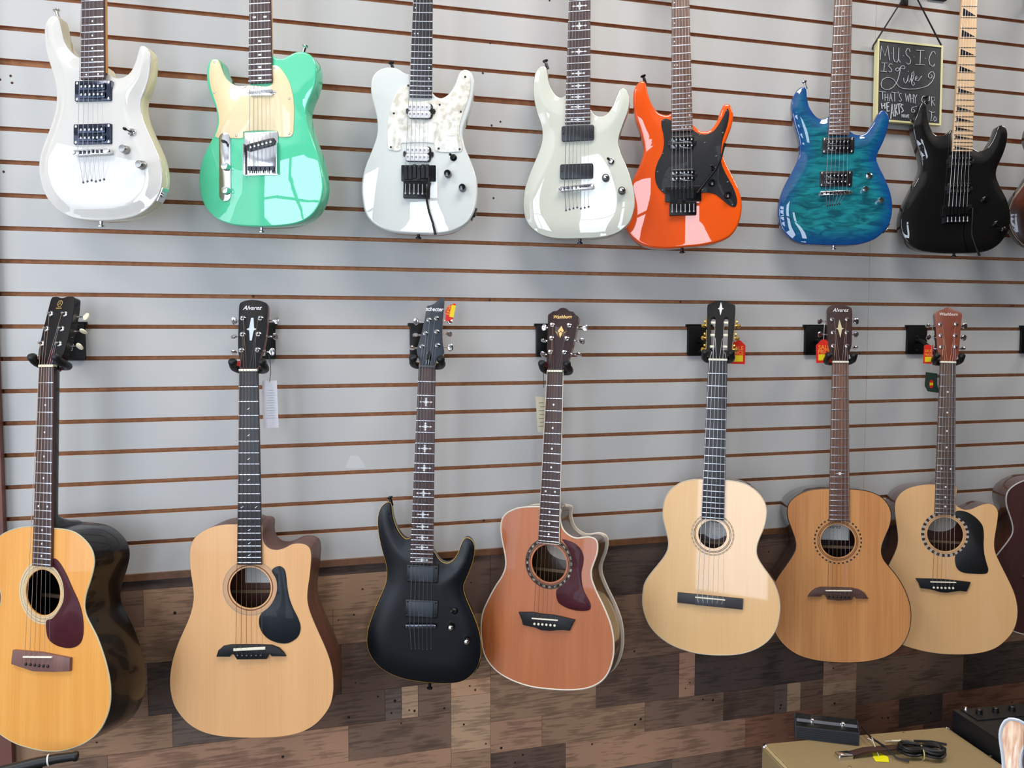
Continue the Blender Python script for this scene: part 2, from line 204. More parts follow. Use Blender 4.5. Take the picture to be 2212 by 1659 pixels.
 'head':[[-0.0192,0.0065],[-0.0217,0.0236],[-0.0276,0.0415],[-0.0309,0.0692],[-0.0325,0.111],[-0.0351,0.1681],[-0.0227,0.1751],[-0.004,0.1779],[0.0179,0.175],[0.0353,0.1671],[0.0361,0.1107],[0.0345,0.0828],[0.0314,0.0579],[0.0264,0.0413],[0.0216,0.0234],[0.0194,0.0063]],
 'posts':[[-0.0231,0.1306],[-0.0209,0.09],[-0.0209,0.0505],[0.0194,0.1304],[0.0172,0.0905],[0.0178,0.0517]],
 'logo':[[-0.0026,0.1566],[-0.0287,0.1532],[0.025,0.1579]],
 'diam':[[-0.0012,0.1305],[-0.0004,0.1032],[0.0003,0.0739],[-0.0117,0.1025],[0.0111,0.1031]],
 'M':[[0.9646,-0.2637,0.004],[0.0106,0.0539,0.9985],[-0.2635,-0.9631,0.0548],[-0.1019,-0.1734,0.5704]],
},
'L3':{
 'body':[[-0.0903,0.4635],[-0.0971,0.4614],[-0.1093,0.4491],[-0.1157,0.43],[-0.1167,0.4079],[-0.1139,0.3828],[-0.1085,0.3578],[-0.1016,0.3328],[-0.0937,0.3078],[-0.09,0.2858],[-0.0909,0.2605],[-0.0975,0.2382],[-0.1079,0.2126],[-0.1182,0.1869],[-0.127,0.1613],[-0.1333,0.1389],[-0.1367,0.1134],[-0.1345,0.0881],[-0.1261,0.0661],[-0.113,0.0475],[-0.0953,0.0322],[-0.0697,0.0187],[-0.038,0.0086],[-0.0032,0.0034],[0.0315,0.0004],[0.0662,0.0],[0.0976,0.0036],[0.1193,0.0122],[0.1377,0.0287],[0.1497,0.0498],[0.1559,0.0754],[0.1561,0.1008],[0.1521,0.1292],[0.1434,0.1574],[0.1299,0.1886],[0.1182,0.2136],[0.1097,0.2354],[0.1067,0.2543],[0.1119,0.2702],[0.1206,0.2926],[0.1278,0.3149],[0.1319,0.3371],[0.1319,0.356],[0.1262,0.37],[0.1182,0.3767],[0.1088,0.3773],[0.1012,0.3677],[0.0954,0.3517],[0.0881,0.3326],[0.0776,0.318],[0.0637,0.3107],[0.0495,0.314],[0.0382,0.3247],[0.0284,0.3401],[-0.0274,0.3746],[-0.0414,0.3694],[-0.0525,0.3753],[-0.0655,0.3923],[-0.0755,0.4155],[-0.0808,0.4374],[-0.0828,0.4531],[-0.0852,0.4611]],
 'nut':0.8117,
 'sad':0.1528,
 'L':0.6589,
 'wn':0.0427,
 'we':0.058,
 'nf':24,
 'pu':[[-0.0384,0.309],[0.0428,0.3078],[0.0434,0.2623],[-0.0366,0.2635],[-0.0376,0.2203],[0.0447,0.218],[0.0441,0.1726],[-0.0404,0.1736]],
 'tom':[[-0.0386,0.1512],[0.0432,0.1538]],
 'holes':[[-0.0205,0.0902],[-0.0102,0.0911],[-0.0008,0.0921],[0.0093,0.0892],[0.0193,0.0902],[0.0296,0.0924]],
 'switch':[[0.0874,0.1926]],
 'knobs':[[0.0786,0.1531],[0.1197,0.1187]],
 'strap':[[-0.086,0.4646],[0.027,-0.0061]],
 'jack':[[0.1525,0.0396]],
 'head':[[-0.0177,0.004],[-0.0197,0.0155],[-0.0269,0.0313],[-0.0291,0.0443],[-0.0186,0.087],[-0.0123,0.1299],[-0.0094,0.1604],[0.0003,0.1622],[0.0087,0.1662],[0.0169,0.1739],[0.025,0.1831],[0.0355,0.1835],[0.0348,0.1521],[0.0334,0.1284],[0.0332,0.1077],[0.034,0.0857],[0.0362,0.0638],[0.0402,0.0464],[0.0413,0.0377],[0.0367,0.0303],[0.0244,0.0213],[0.0208,0.0139],[0.0196,0.0052]],
 'posts':[[-0.002,0.1231],[-0.009,0.0873],[-0.0161,0.0527],[0.0177,0.1279],[0.0195,0.0926],[0.0234,0.0568]],
 'logo':[[0.0111,0.1514],[-0.007,0.1501],[0.0294,0.152]],
 'M':[[0.962,-0.2715,-0.0303],[0.038,0.0231,0.999],[-0.2705,-0.9622,0.0326],[0.305,-0.1407,0.639]],
},
'L4':{
 'body':[[-0.0307,0.4659],[-0.0588,0.4634],[-0.0872,0.4589],[-0.1085,0.4506],[-0.1261,0.4392],[-0.1363,0.4234],[-0.1391,0.4032],[-0.1362,0.3801],[-0.1305,0.3573],[-0.1244,0.3347],[-0.1205,0.3119],[-0.1225,0.2918],[-0.1314,0.271],[-0.145,0.2496],[-0.1585,0.2249],[-0.1703,0.2002],[-0.1802,0.1757],[-0.1845,0.1486],[-0.1844,0.122],[-0.181,0.0959],[-0.1734,0.0672],[-0.1596,0.0461],[-0.1368,0.0266],[-0.1073,0.0131],[-0.0712,0.0041],[-0.0323,0.0],[0.0092,0.0015],[0.0501,0.0053],[0.0869,0.0118],[0.1165,0.0206],[0.1424,0.0347],[0.1613,0.0533],[0.1735,0.0769],[0.1806,0.1058],[0.1819,0.1308],[0.1786,0.1614],[0.1711,0.1885],[0.1605,0.2121],[0.1482,0.2356],[0.1359,0.2562],[0.1252,0.277],[0.1179,0.2952],[0.1162,0.314],[0.1215,0.3335],[0.1289,0.3565],[0.1309,0.3757],[0.1277,0.3912],[0.1174,0.3982],[0.1024,0.3991],[0.0857,0.3953],[0.0689,0.3938],[0.0516,0.4003],[0.0375,0.4119],[0.03,0.4275],[0.0269,0.4466],[0.0268,0.4645]],
 'nut':0.8208,
 'sad':0.1761,
 'L':0.6447,
 'wn':0.0428,
 'we':0.0557,
 'nf':20,
 'hole':[[0.0014,0.3218],[-0.0005,0.3696],[0.0034,0.2738]],
 'pg':[[0.0354,0.387],[0.056,0.3841],[0.0732,0.3777],[0.0872,0.3652],[0.0946,0.3468],[0.0937,0.3276],[0.09,0.3082],[0.0919,0.2861],[0.0977,0.2645],[0.1084,0.2468],[0.1173,0.2321],[0.1177,0.2195],[0.1096,0.2138],[0.0897,0.2106],[0.0661,0.2115],[0.0455,0.2169],[0.0315,0.2248],[0.0259,0.237],[0.0255,0.2569],[0.0434,0.2711],[0.058,0.2887],[0.0649,0.3119],[0.0641,0.3342],[0.0589,0.3529],[0.048,0.3711]],
 'bridge':[[-0.0759,0.1877],[-0.0373,0.1926],[-0.0129,0.1912],[0.0181,0.1925],[0.0387,0.1913],[0.0787,0.1875],[0.0731,0.1773],[0.0684,0.1672],[0.0654,0.1583],[0.0502,0.1584],[0.0333,0.1556],[0.0129,0.1509],[-0.0112,0.1496],[-0.0287,0.1543],[-0.0392,0.1546],[-0.0622,0.1564],[-0.0662,0.1688]],
 'sad_':[[-0.037,0.1772],[0.0347,0.1813]],
 'pins':[[-0.0291,0.1637],[-0.018,0.1645],[-0.0073,0.1653],[0.0038,0.1658],[0.0148,0.1663],[0.026,0.1668]],
 'head':[[-0.0229,0.0049],[-0.0285,0.0311],[-0.0324,0.0701],[-0.0358,0.1174],[-0.0403,0.1613],[-0.035,0.1637],[-0.0263,0.1708],[-0.0152,0.1714],[-0.0081,0.1785],[0.0012,0.1802],[0.011,0.1773],[0.0196,0.17],[0.0308,0.1683],[0.038,0.1594],[0.0476,0.1538],[0.0447,0.1263],[0.0411,0.0888],[0.0365,0.0548],[0.0302,0.0347],[0.0238,0.0239],[0.0205,0.0054]],
 'posts':[[-0.0234,0.1308],[-0.021,0.0929],[-0.02,0.0545],[0.0246,0.1288],[0.0219,0.092],[0.0196,0.0539]],
 'logo':[[0.0011,0.1536],[-0.0253,0.1491],[0.0276,0.1477]],
 'diam':[[0.0017,0.1282],[0.0021,0.1109],[0.001,0.0936],[-0.0162,0.1189],[0.0178,0.1171]],
 'M':[[0.7894,-0.6139,0.0037],[0.067,0.0922,0.9935],[-0.6102,-0.784,0.1139],[0.6201,-0.205,0.6181]],
},
'L5':{
 'body':[[-0.0316,0.4802],[-0.0577,0.4779],[-0.0831,0.4704],[-0.1021,0.4594],[-0.1179,0.4452],[-0.1287,0.428],[-0.1345,0.4079],[-0.137,0.3847],[-0.1352,0.3618],[-0.1289,0.3393],[-0.1226,0.3169],[-0.1187,0.2975],[-0.1203,0.2777],[-0.1293,0.2573],[-0.1433,0.2364],[-0.1589,0.2152],[-0.1729,0.1942],[-0.1821,0.1736],[-0.1854,0.1469],[-0.1851,0.1207],[-0.1793,0.095],[-0.1668,0.0669],[-0.1497,0.046],[-0.128,0.0289],[-0.1,0.0144],[-0.0676,0.0054],[-0.0324,0.0],[0.0085,0.0002],[0.049,0.0046],[0.0827,0.0119],[0.113,0.0241],[0.1399,0.0416],[0.1604,0.0629],[0.1747,0.0896],[0.1814,0.1186],[0.1835,0.1502],[0.1797,0.178],[0.1699,0.2053],[0.1556,0.2292],[0.1398,0.2498],[0.1255,0.2706],[0.1188,0.2891],[0.1197,0.3114],[0.1266,0.3342],[0.1351,0.3571],[0.1404,0.383],[0.1412,0.4084],[0.1361,0.4271],[0.1249,0.4454],[0.1091,0.4603],[0.0903,0.4719],[0.0684,0.4785],[0.0434,0.4811],[0.03,0.4815]],
 'nut':0.8122,
 'sad':0.1581,
 'L':0.6541,
 'wn':0.0513,
 'we':0.0624,
 'nf':19,
 'hole':[[0.0005,0.3302],[-0.0007,0.3682],[0.0017,0.2916]],
 'bridge':[[-0.0882,0.1627],[0.0874,0.1629],[0.0868,0.1337],[-0.0882,0.1343]],
 'bmid':[[-0.0403,0.1611],[0.0402,0.1623],[0.0399,0.1343],[-0.0404,0.1337]],
 'sad_':[[-0.04,0.1551],[0.0405,0.1558]],
 'pins':[[-0.03,0.1374],[-0.0174,0.1374],[-0.0064,0.1373],[0.0052,0.1373],[0.017,0.1373],[0.0289,0.1369]],
 'slots':"",
 'head':[[-0.0247,0.0021],[-0.0275,0.0126],[-0.0323,0.0371],[-0.0333,0.0535],[-0.0339,0.1032],[-0.0361,0.1643],[-0.027,0.1677],[-0.015,0.1754],[0.0003,0.1774],[0.0187,0.1754],[0.0327,0.1662],[0.0419,0.1637],[0.0409,0.1039],[0.0369,0.0465],[0.0332,0.022],[0.0268,0.0121],[0.0257,0.0032]],
 'posts':[[-0.0359,0.1215],[-0.0359,0.0865],[-0.036,0.0534],[0.0419,0.1205],[0.0408,0.0858],[0.0382,0.0514]],
 'diam':[[0.0014,0.172],[0.0017,0.1527],[0.0016,0.1335],[-0.0057,0.153],[0.0096,0.1531]],
 'M':[[0.8499,-0.5268,-0.0132],[0.063,0.0767,0.9951],[-0.5232,-0.8465,0.0984],[1.0999,-0.1903,0.6516]],
},
'L6':{
 'body':[[-0.027,0.504],[-0.0534,0.5019],[-0.0797,0.4978],[-0.1028,0.4893],[-0.1209,0.4785],[-0.1358,0.4644],[-0.1439,0.4487],[-0.1454,0.4281],[-0.1419,0.4077],[-0.1334,0.384],[-0.125,0.3604],[-0.1205,0.34],[-0.122,0.3211],[-0.1311,0.302],[-0.1442,0.281],[-0.1606,0.2564],[-0.1738,0.2354],[-0.1852,0.211],[-0.1933,0.1832],[-0.1957,0.1523],[-0.1927,0.1183],[-0.1808,0.0846],[-0.1622,0.0548],[-0.1388,0.0321],[-0.1089,0.0149],[-0.0726,0.0049],[-0.0331,0.0008],[0.0094,0.0],[0.0517,0.0029],[0.0906,0.0093],[0.1261,0.0202],[0.155,0.0368],[0.1774,0.0598],[0.1916,0.0856],[0.1995,0.1162],[0.2015,0.1498],[0.1975,0.1798],[0.1877,0.2096],[0.1731,0.2392],[0.1552,0.2654],[0.1373,0.2867],[0.1243,0.3047],[0.1187,0.3248],[0.1208,0.3451],[0.1303,0.3724],[0.1399,0.3964],[0.1452,0.4236],[0.1428,0.4471],[0.1329,0.4671],[0.1167,0.4835],[0.0939,0.4948],[0.0678,0.5008],[0.0303,0.5039]],
 'nut':0.8708,
 'sad':0.2054,
 'L':0.6655,
 'wn':0.0447,
 'we':0.0575,
 'nf':20,
 'hole':[[-0.0023,0.3526],[-0.0026,0.4002],[-0.0019,0.3044]],
 'bridge':[[-0.0865,0.1891],[-0.0777,0.202],[-0.0647,0.2128],[-0.05,0.2178],[-0.0075,0.2189],[0.0381,0.2187],[0.0576,0.2145],[0.0706,0.2066],[0.0821,0.1893],[0.0481,0.1888],[0.0454,0.1948],[0.0399,0.1935],[0.0351,0.1842],[-0.0007,0.1806],[-0.0317,0.1827],[-0.0383,0.1952],[-0.0465,0.1956],[-0.0504,0.1896]],
 'sad_':[[-0.038,0.2086],[0.035,0.2113]],
 'pins':[[-0.0284,0.1918],[-0.0173,0.1919],[-0.0062,0.192],[0.0046,0.1922],[0.0156,0.1926],[0.0263,0.1928]],
 'head':[[-0.021,0.0044],[-0.0222,0.0213],[-0.0268,0.0383],[-0.0316,0.0519],[-0.0306,0.1171],[-0.0284,0.1684],[-0.0149,0.1763],[0.0059,0.1784],[0.0264,0.1754],[0.0434,0.1676],[0.0387,0.1002],[0.0351,0.0523],[0.0297,0.0387],[0.0248,0.0217],[0.0243,0.0048]],
 'posts':[[-0.0156,0.1324],[-0.0154,0.0913],[-0.0167,0.0503],[0.0271,0.1325],[0.0237,0.0915],[0.0221,0.0505]],
 'logo':[[0.0089,0.1606],[-0.0184,0.1553],[0.0349,0.1589]],
 'diam':[[0.0061,0.1302],[0.0047,0.1035],[0.0038,0.076],[-0.0052,0.1038],[0.0153,0.1039]],
 'M':[[0.9261,-0.3773,-0.0048],[0.0334,0.0693,0.997],[-0.3758,-0.9235,0.0768],[1.5198,-0.1866,0.582]],
},
'L7':{
 'body':[[-0.0256,0.5052],[-0.0455,0.5041],[-0.0688,0.5003],[-0.092,0.4937],[-0.1119,0.4837],[-0.1283,0.4685],[-0.138,0.4502],[-0.1408,0.4286],[-0.1386,0.4039],[-0.1346,0.3758],[-0.1307,0.3512],[-0.1292,0.33],[-0.132,0.3086],[-0.1408,0.2832],[-0.152,0.2576],[-0.1631,0.2285],[-0.169,0.1962],[-0.1722,0.1607],[-0.1706,0.1219],[-0.163,0.0838],[-0.1472,0.0499],[-0.1283,0.0287],[-0.108,0.0165],[-0.0779,0.0086],[-0.0447,0.0028],[-0.0052,0.0],[0.0374,0.0013],[0.0796,0.0061],[0.1183,0.0154],[0.1503,0.0303],[0.1756,0.0531],[0.1944,0.0788],[0.2051,0.1072],[0.2087,0.1384],[0.2056,0.1692],[0.1971,0.1996],[0.1837,0.2296],[0.1687,0.2597],[0.1553,0.2865],[0.1452,0.3101],[0.141,0.3306],[0.1418,0.3551],[0.1455,0.3832],[0.1489,0.4113],[0.1495,0.4322],[0.1427,0.4475],[0.1296,0.4555],[0.1134,0.4545],[0.094,0.4463],[0.0746,0.4364],[0.0583,0.4336],[0.0434,0.438],[0.0324,0.4479],[0.0298,0.5083]],
 'nut':0.8745,
 'sad':0.213,
 'L':0.6615,
 'wn':0.0439,
 'we':0.0572,
 'nf':20,
 'hole':[[0.0039,0.3565],[0.0029,0.4074],[0.005,0.3056]],
 'pg':[[0.0334,0.428],[0.058,0.4285],[0.0811,0.4176],[0.0977,0.4029],[0.1077,0.3878],[0.1114,0.3637],[0.1114,0.3323],[0.1141,0.3046],[0.1201,0.2807],[0.1257,0.2602],[0.1226,0.2496],[0.1104,0.2459],[0.0844,0.2447],[0.0616,0.2451],[0.0451,0.2509],[0.0357,0.2642],[0.0338,0.2948],[0.0505,0.3107],[0.0648,0.3326],[0.0708,0.3575],[0.0661,0.3817],[0.0553,0.3985],[0.042,0.4082],[0.0327,0.4111]],
 'bridge':[[-0.0778,0.2198],[-0.0356,0.2218],[0.0006,0.2228],[0.0366,0.222],[0.0757,0.2197],[0.0702,0.2036],[0.0649,0.1911],[0.047,0.1915],[0.0307,0.1885],[0.0112,0.1835],[-0.0085,0.1837],[-0.025,0.1877],[-0.0382,0.1902],[-0.064,0.1917],[-0.0682,0.2054]],
 'sad_':[[-0.0377,0.2126],[0.0343,0.2163]],
 'pins':[[-0.0275,0.196],[-0.0166,0.1964],[-0.0058,0.1969],[0.005,0.1974],[0.0158,0.1982],[0.0265,0.1987]],
 'head':[[-0.0203,0.0037],[-0.0218,0.0188],[-0.0272,0.0365],[-0.0281,0.0634],[-0.0278,0.1123],[-0.03,0.1607],[-0.0217,0.1655],[-0.0141,0.1711],[-0.0052,0.1723],[0.0033,0.1789],[0.0122,0.1806],[0.0201,0.1784],[0.0285,0.1712],[0.0397,0.1696],[0.0512,0.1626],[0.0446,0.1196],[0.0367,0.0563],[0.0311,0.0294],[0.0255,0.015],[0.0241,0.0052]],
 'posts':[[-0.0148,0.1244],[-0.0151,0.0876],[-0.016,0.0508],[0.0311,0.1262],[0.026,0.0887],[0.0246,0.0524]],
 'logo':[[0.01,0.157],[-0.0169,0.149],[0.0369,0.1504]],
 'M':[[0.9084,-0.4172,-0.0267],[0.068,0.0846,0.9941],[-0.4124,-0.9049,0.1052],[1.8706,-0.2006,0.5765]],
},
'L8':{
 'nut':0.8708,
 'sad':0.2054,
 'L':0.6655,
 'wn':0.0447,
 'we':0.0575,
 'nf':20,
 'hole':[[-0.0023,0.3526],[-0.0026,0.4002],[-0.0019,0.3044]],
 'bridge':[[-0.0865,0.1891],[-0.0777,0.202],[-0.0647,0.2128],[-0.05,0.2178],[-0.0075,0.2189],[0.0381,0.2187],[0.0576,0.2145],[0.0706,0.2066],[0.0821,0.1893],[0.0481,0.1888],[0.0454,0.1948],[0.0399,0.1935],[0.0351,0.1842],[-0.0007,0.1806],[-0.0317,0.1827],[-0.0383,0.1952],[-0.0465,0.1956],[-0.0504,0.1896]],
 'sad_':[[-0.038,0.2086],[0.035,0.2113]],
 'pins':[[-0.0284,0.1918],[-0.0173,0.1919],[-0.0062,0.192],[0.0046,0.1922],[0.0156,0.1926],[0.0263,0.1928]],
 'head':[[-0.021,0.0044],[-0.0222,0.0213],[-0.0268,0.0383],[-0.0316,0.0519],[-0.0306,0.1171],[-0.0284,0.1684],[-0.0149,0.1763],[0.0059,0.1784],[0.0264,0.1754],[0.0434,0.1676],[0.0387,0.1002],[0.0351,0.0523],[0.0297,0.0387],[0.0248,0.0217],[0.0243,0.0048]],
 'posts':[[-0.0156,0.1324],[-0.0154,0.0913],[-0.0167,0.0503],[0.0271,0.1325],[0.0237,0.0915],[0.0221,0.0505]],
 'logo':[[0.0089,0.1606],[-0.0184,0.1553],[0.0349,0.1589]],
 'diam':[[0.0061,0.1302],[0.0047,0.1035],[0.0038,0.076],[-0.0052,0.1038],[0.0153,0.1039]],
 'body':[[-0.027,0.504],[-0.0534,0.5019],[-0.0797,0.4978],[-0.1028,0.4893],[-0.1209,0.4785],[-0.1358,0.4644],[-0.1439,0.4487],[-0.1454,0.4281],[-0.1419,0.4077],[-0.1334,0.384],[-0.125,0.3604],[-0.1205,0.34],[-0.122,0.3211],[-0.1311,0.302],[-0.1442,0.281],[-0.1606,0.2564],[-0.1738,0.2354],[-0.1852,0.211],[-0.1933,0.1832],[-0.1957,0.1523],[-0.1927,0.1183],[-0.1808,0.0846],[-0.1622,0.0548],[-0.1388,0.0321],[-0.1089,0.0149],[-0.0726,0.0049],[-0.0331,0.0008],[0.0094,0.0],[0.0517,0.0029],[0.0906,0.0093],[0.1261,0.0202],[0.155,0.0368],[0.1774,0.0598],[0.1916,0.0856],[0.1995,0.1162],[0.2015,0.1498],[0.1975,0.1798],[0.1877,0.2096],[0.1731,0.2392],[0.1552,0.2654],[0.1373,0.2867],[0.1243,0.3047],[0.1187,0.3248],[0.1208,0.3451],[0.1303,0.3724],[0.1399,0.3964],[0.1452,0.4236],[0.1428,0.4471],[0.1329,0.4671],[0.1167,0.4835],[0.0939,0.4948],[0.0678,0.5008],[0.0303,0.5039]],
 'M':[[0.9269,-0.3746,-0.0243],[0.0262,0.0,0.9997],[-0.3745,-0.9272,0.0098],[2.2857,-0.19,0.5812]],
},
'U8':{
 'nut':0.79,
 'sad':0.15,
 'L':0.63,
 'wn':0.043,
 'we':0.056,
 'nf':22,
 'pu':[[-0.045,0.3],[0.045,0.3],[0.045,0.262],[-0.045,0.262],[-0.045,0.2],[0.045,0.2],[0.045,0.163],[-0.045,0.163]],
 'tom':[[-0.042,0.148],[0.042,0.15]],
 'knobs':[[0.09,0.1],[0.12,0.13]],
 'strap':[[-0.09,0.425],[0,-0.004]],
 'body':[[0,0],[-0.06,0.004],[-0.115,0.022],[-0.15,0.06],[-0.165,0.11],[-0.155,0.165],[-0.125,0.215],[-0.105,0.26],[-0.112,0.31],[-0.125,0.35],[-0.118,0.39],[-0.09,0.42],[-0.05,0.435],[-0.03,0.43],[0.03,0.4],[0.05,0.36],[0.08,0.365],[0.105,0.375],[0.12,0.35],[0.112,0.31],[0.1,0.27],[0.115,0.22],[0.148,0.17],[0.165,0.11],[0.15,0.06],[0.115,0.022],[0.06,0.004]],
 'M':[[0.927,-0.3746,-0.0162],[0.0175,0.0,0.9998],[-0.3745,-0.9272,0.0065],[2.3417,-0.15,1.7904]],
},
}
WALLD={
 'tag_white':[0.09,[[-0.0648,1.4188],[-0.0306,1.4194],[-0.028,1.3035],[-0.0643,1.3031]]],
 'tag_beige':[0.09,[[0.6312,1.3672],[0.6624,1.3631],[0.6595,1.269],[0.6385,1.2718]]],
 'tag_l1':[0.1,[[-0.5104,1.46],[-0.504,1.4619],[-0.501,1.458],[-0.5022,1.4472],[-0.5108,1.446]]],
 'tag_l2':[0.1,[[-0.1266,1.4682],[-0.1139,1.4681],[-0.1136,1.4486],[-0.1276,1.4501]]],
 'tag_l3':[0.11,[[0.3857,1.5929],[0.3929,1.6043],[0.4089,1.6115],[0.4125,1.6087],[0.4051,1.5703],[0.3855,1.5653]]],
 'tag_l4':[0.1,[[0.6509,1.4608],[0.6641,1.4592],[0.6642,1.4332],[0.651,1.4319]]],
 'tag_l5':[0.09,[[1.2294,1.5158],[1.2419,1.5157],[1.2593,1.5014],[1.2585,1.447],[1.211,1.4491],[1.2127,1.5031]]],
 'tag_l6':[0.1,[[1.4854,1.5003],[1.5047,1.5173],[1.518,1.5173],[1.5385,1.5001],[1.5408,1.4492],[1.4876,1.4488]]],
 'tag_l7':[0.1,[[1.8664,1.4985],[1.8775,1.5019],[1.8993,1.4984],[1.8987,1.442],[1.8643,1.4441]]],
 'tag_green':[0.1,[[1.8755,1.4175],[1.9181,1.4127],[1.9194,1.3783],[1.9287,1.3523],[1.8849,1.3583],[1.8729,1.3757]]],
 'tw_white':[0.095,[[-0.0473,1.4168],[-0.0443,1.4381],[-0.0447,1.4614],[-0.048,1.4827]]],
 'tw_beige':[0.095,[[0.6534,1.3899],[0.6526,1.4198],[0.6528,1.4555]]],
 'tw_l6':[0.1,[[1.5129,1.5655],[1.5117,1.5394],[1.5114,1.5165]]],
 'tw_l7':[0.105,[[1.8922,1.563],[1.8893,1.5324],[1.8895,1.5002],[1.8931,1.4576],[1.8922,1.4167]]],
 'tw_l5':[0.1,[[1.22,1.5111],[1.2288,1.5158],[1.2377,1.5174]]],
 'sign':[0.03,[[1.7266,2.4209],[1.965,2.4255],[1.969,2.1796],[1.7296,2.1817]]],
 'straps':[0.028,[[1.715,2.4031],[1.8135,2.5468],[1.871,2.5529],[1.9628,2.4272],[1.8355,2.5491],[1.8361,2.5324]]],
 'u8':[0.14,[[2.182,1.9748],[2.1577,1.9493],[2.149,1.9307],[2.14,1.9167],[2.136,1.9013],[2.1368,1.8831],[2.1425,1.8635],[2.1511,1.844],[2.1635,1.826],[2.1777,1.8112],[2.1902,1.8008]]],
 'l8':[0.16,[[2.2023,1.0892],[2.1784,1.083],[2.1562,1.0712],[2.1411,1.0554],[2.1353,1.0337],[2.1379,0.9968],[2.1438,0.967],[2.1482,0.9299],[2.1436,0.9006],[2.1289,0.8758],[2.1097,0.8494],[2.0953,0.8191],[2.0903,0.7789],[2.0958,0.7043],[2.1116,0.6545],[2.1591,0.6126],[2.226,0.591]]],
 'stand':[0.3,[[-0.5596,0.6306],[-0.5233,0.6358],[-0.4866,0.6393],[-0.4497,0.6394]]],
 'stand2':[0.32,[[-0.4995,0.6481],[-0.4984,0.6358]]],
 'holes':[0.0,[[-0.6113,2.1287],[-0.6089,2.1131],[-0.6334,2.1185],[-0.6328,1.9089],[0.559,2.1045],[0.5346,2.093],[0.5394,1.9001],[1.5703,2.4655],[-0.6415,1.4747],[-0.0853,1.628],[0.5286,1.6257],[1.0994,1.6268],[0.5105,1.0198],[1.744,1.3968],[1.7178,1.4739],[2.3095,1.6278],[0.5311,2.3092],[0.697,2.4377],[0.5106,2.2287],[2.3,1.6277]]],
 'edge':[0.0,[[-0.6566,1.3384],[-0.6626,1.0736],[-0.6702,0.6687]]],
 'tear':[0.0,[[0.1508,1.213],[0.1688,1.2135],[0.1831,1.1957],[0.1902,1.1806],[0.16,1.1782],[0.1361,1.1817]]],
 'tear2':[0.0,[[-0.4462,1.6986],[-0.4282,1.7288],[-0.4179,1.7346],[-0.4291,1.6956]]],
}
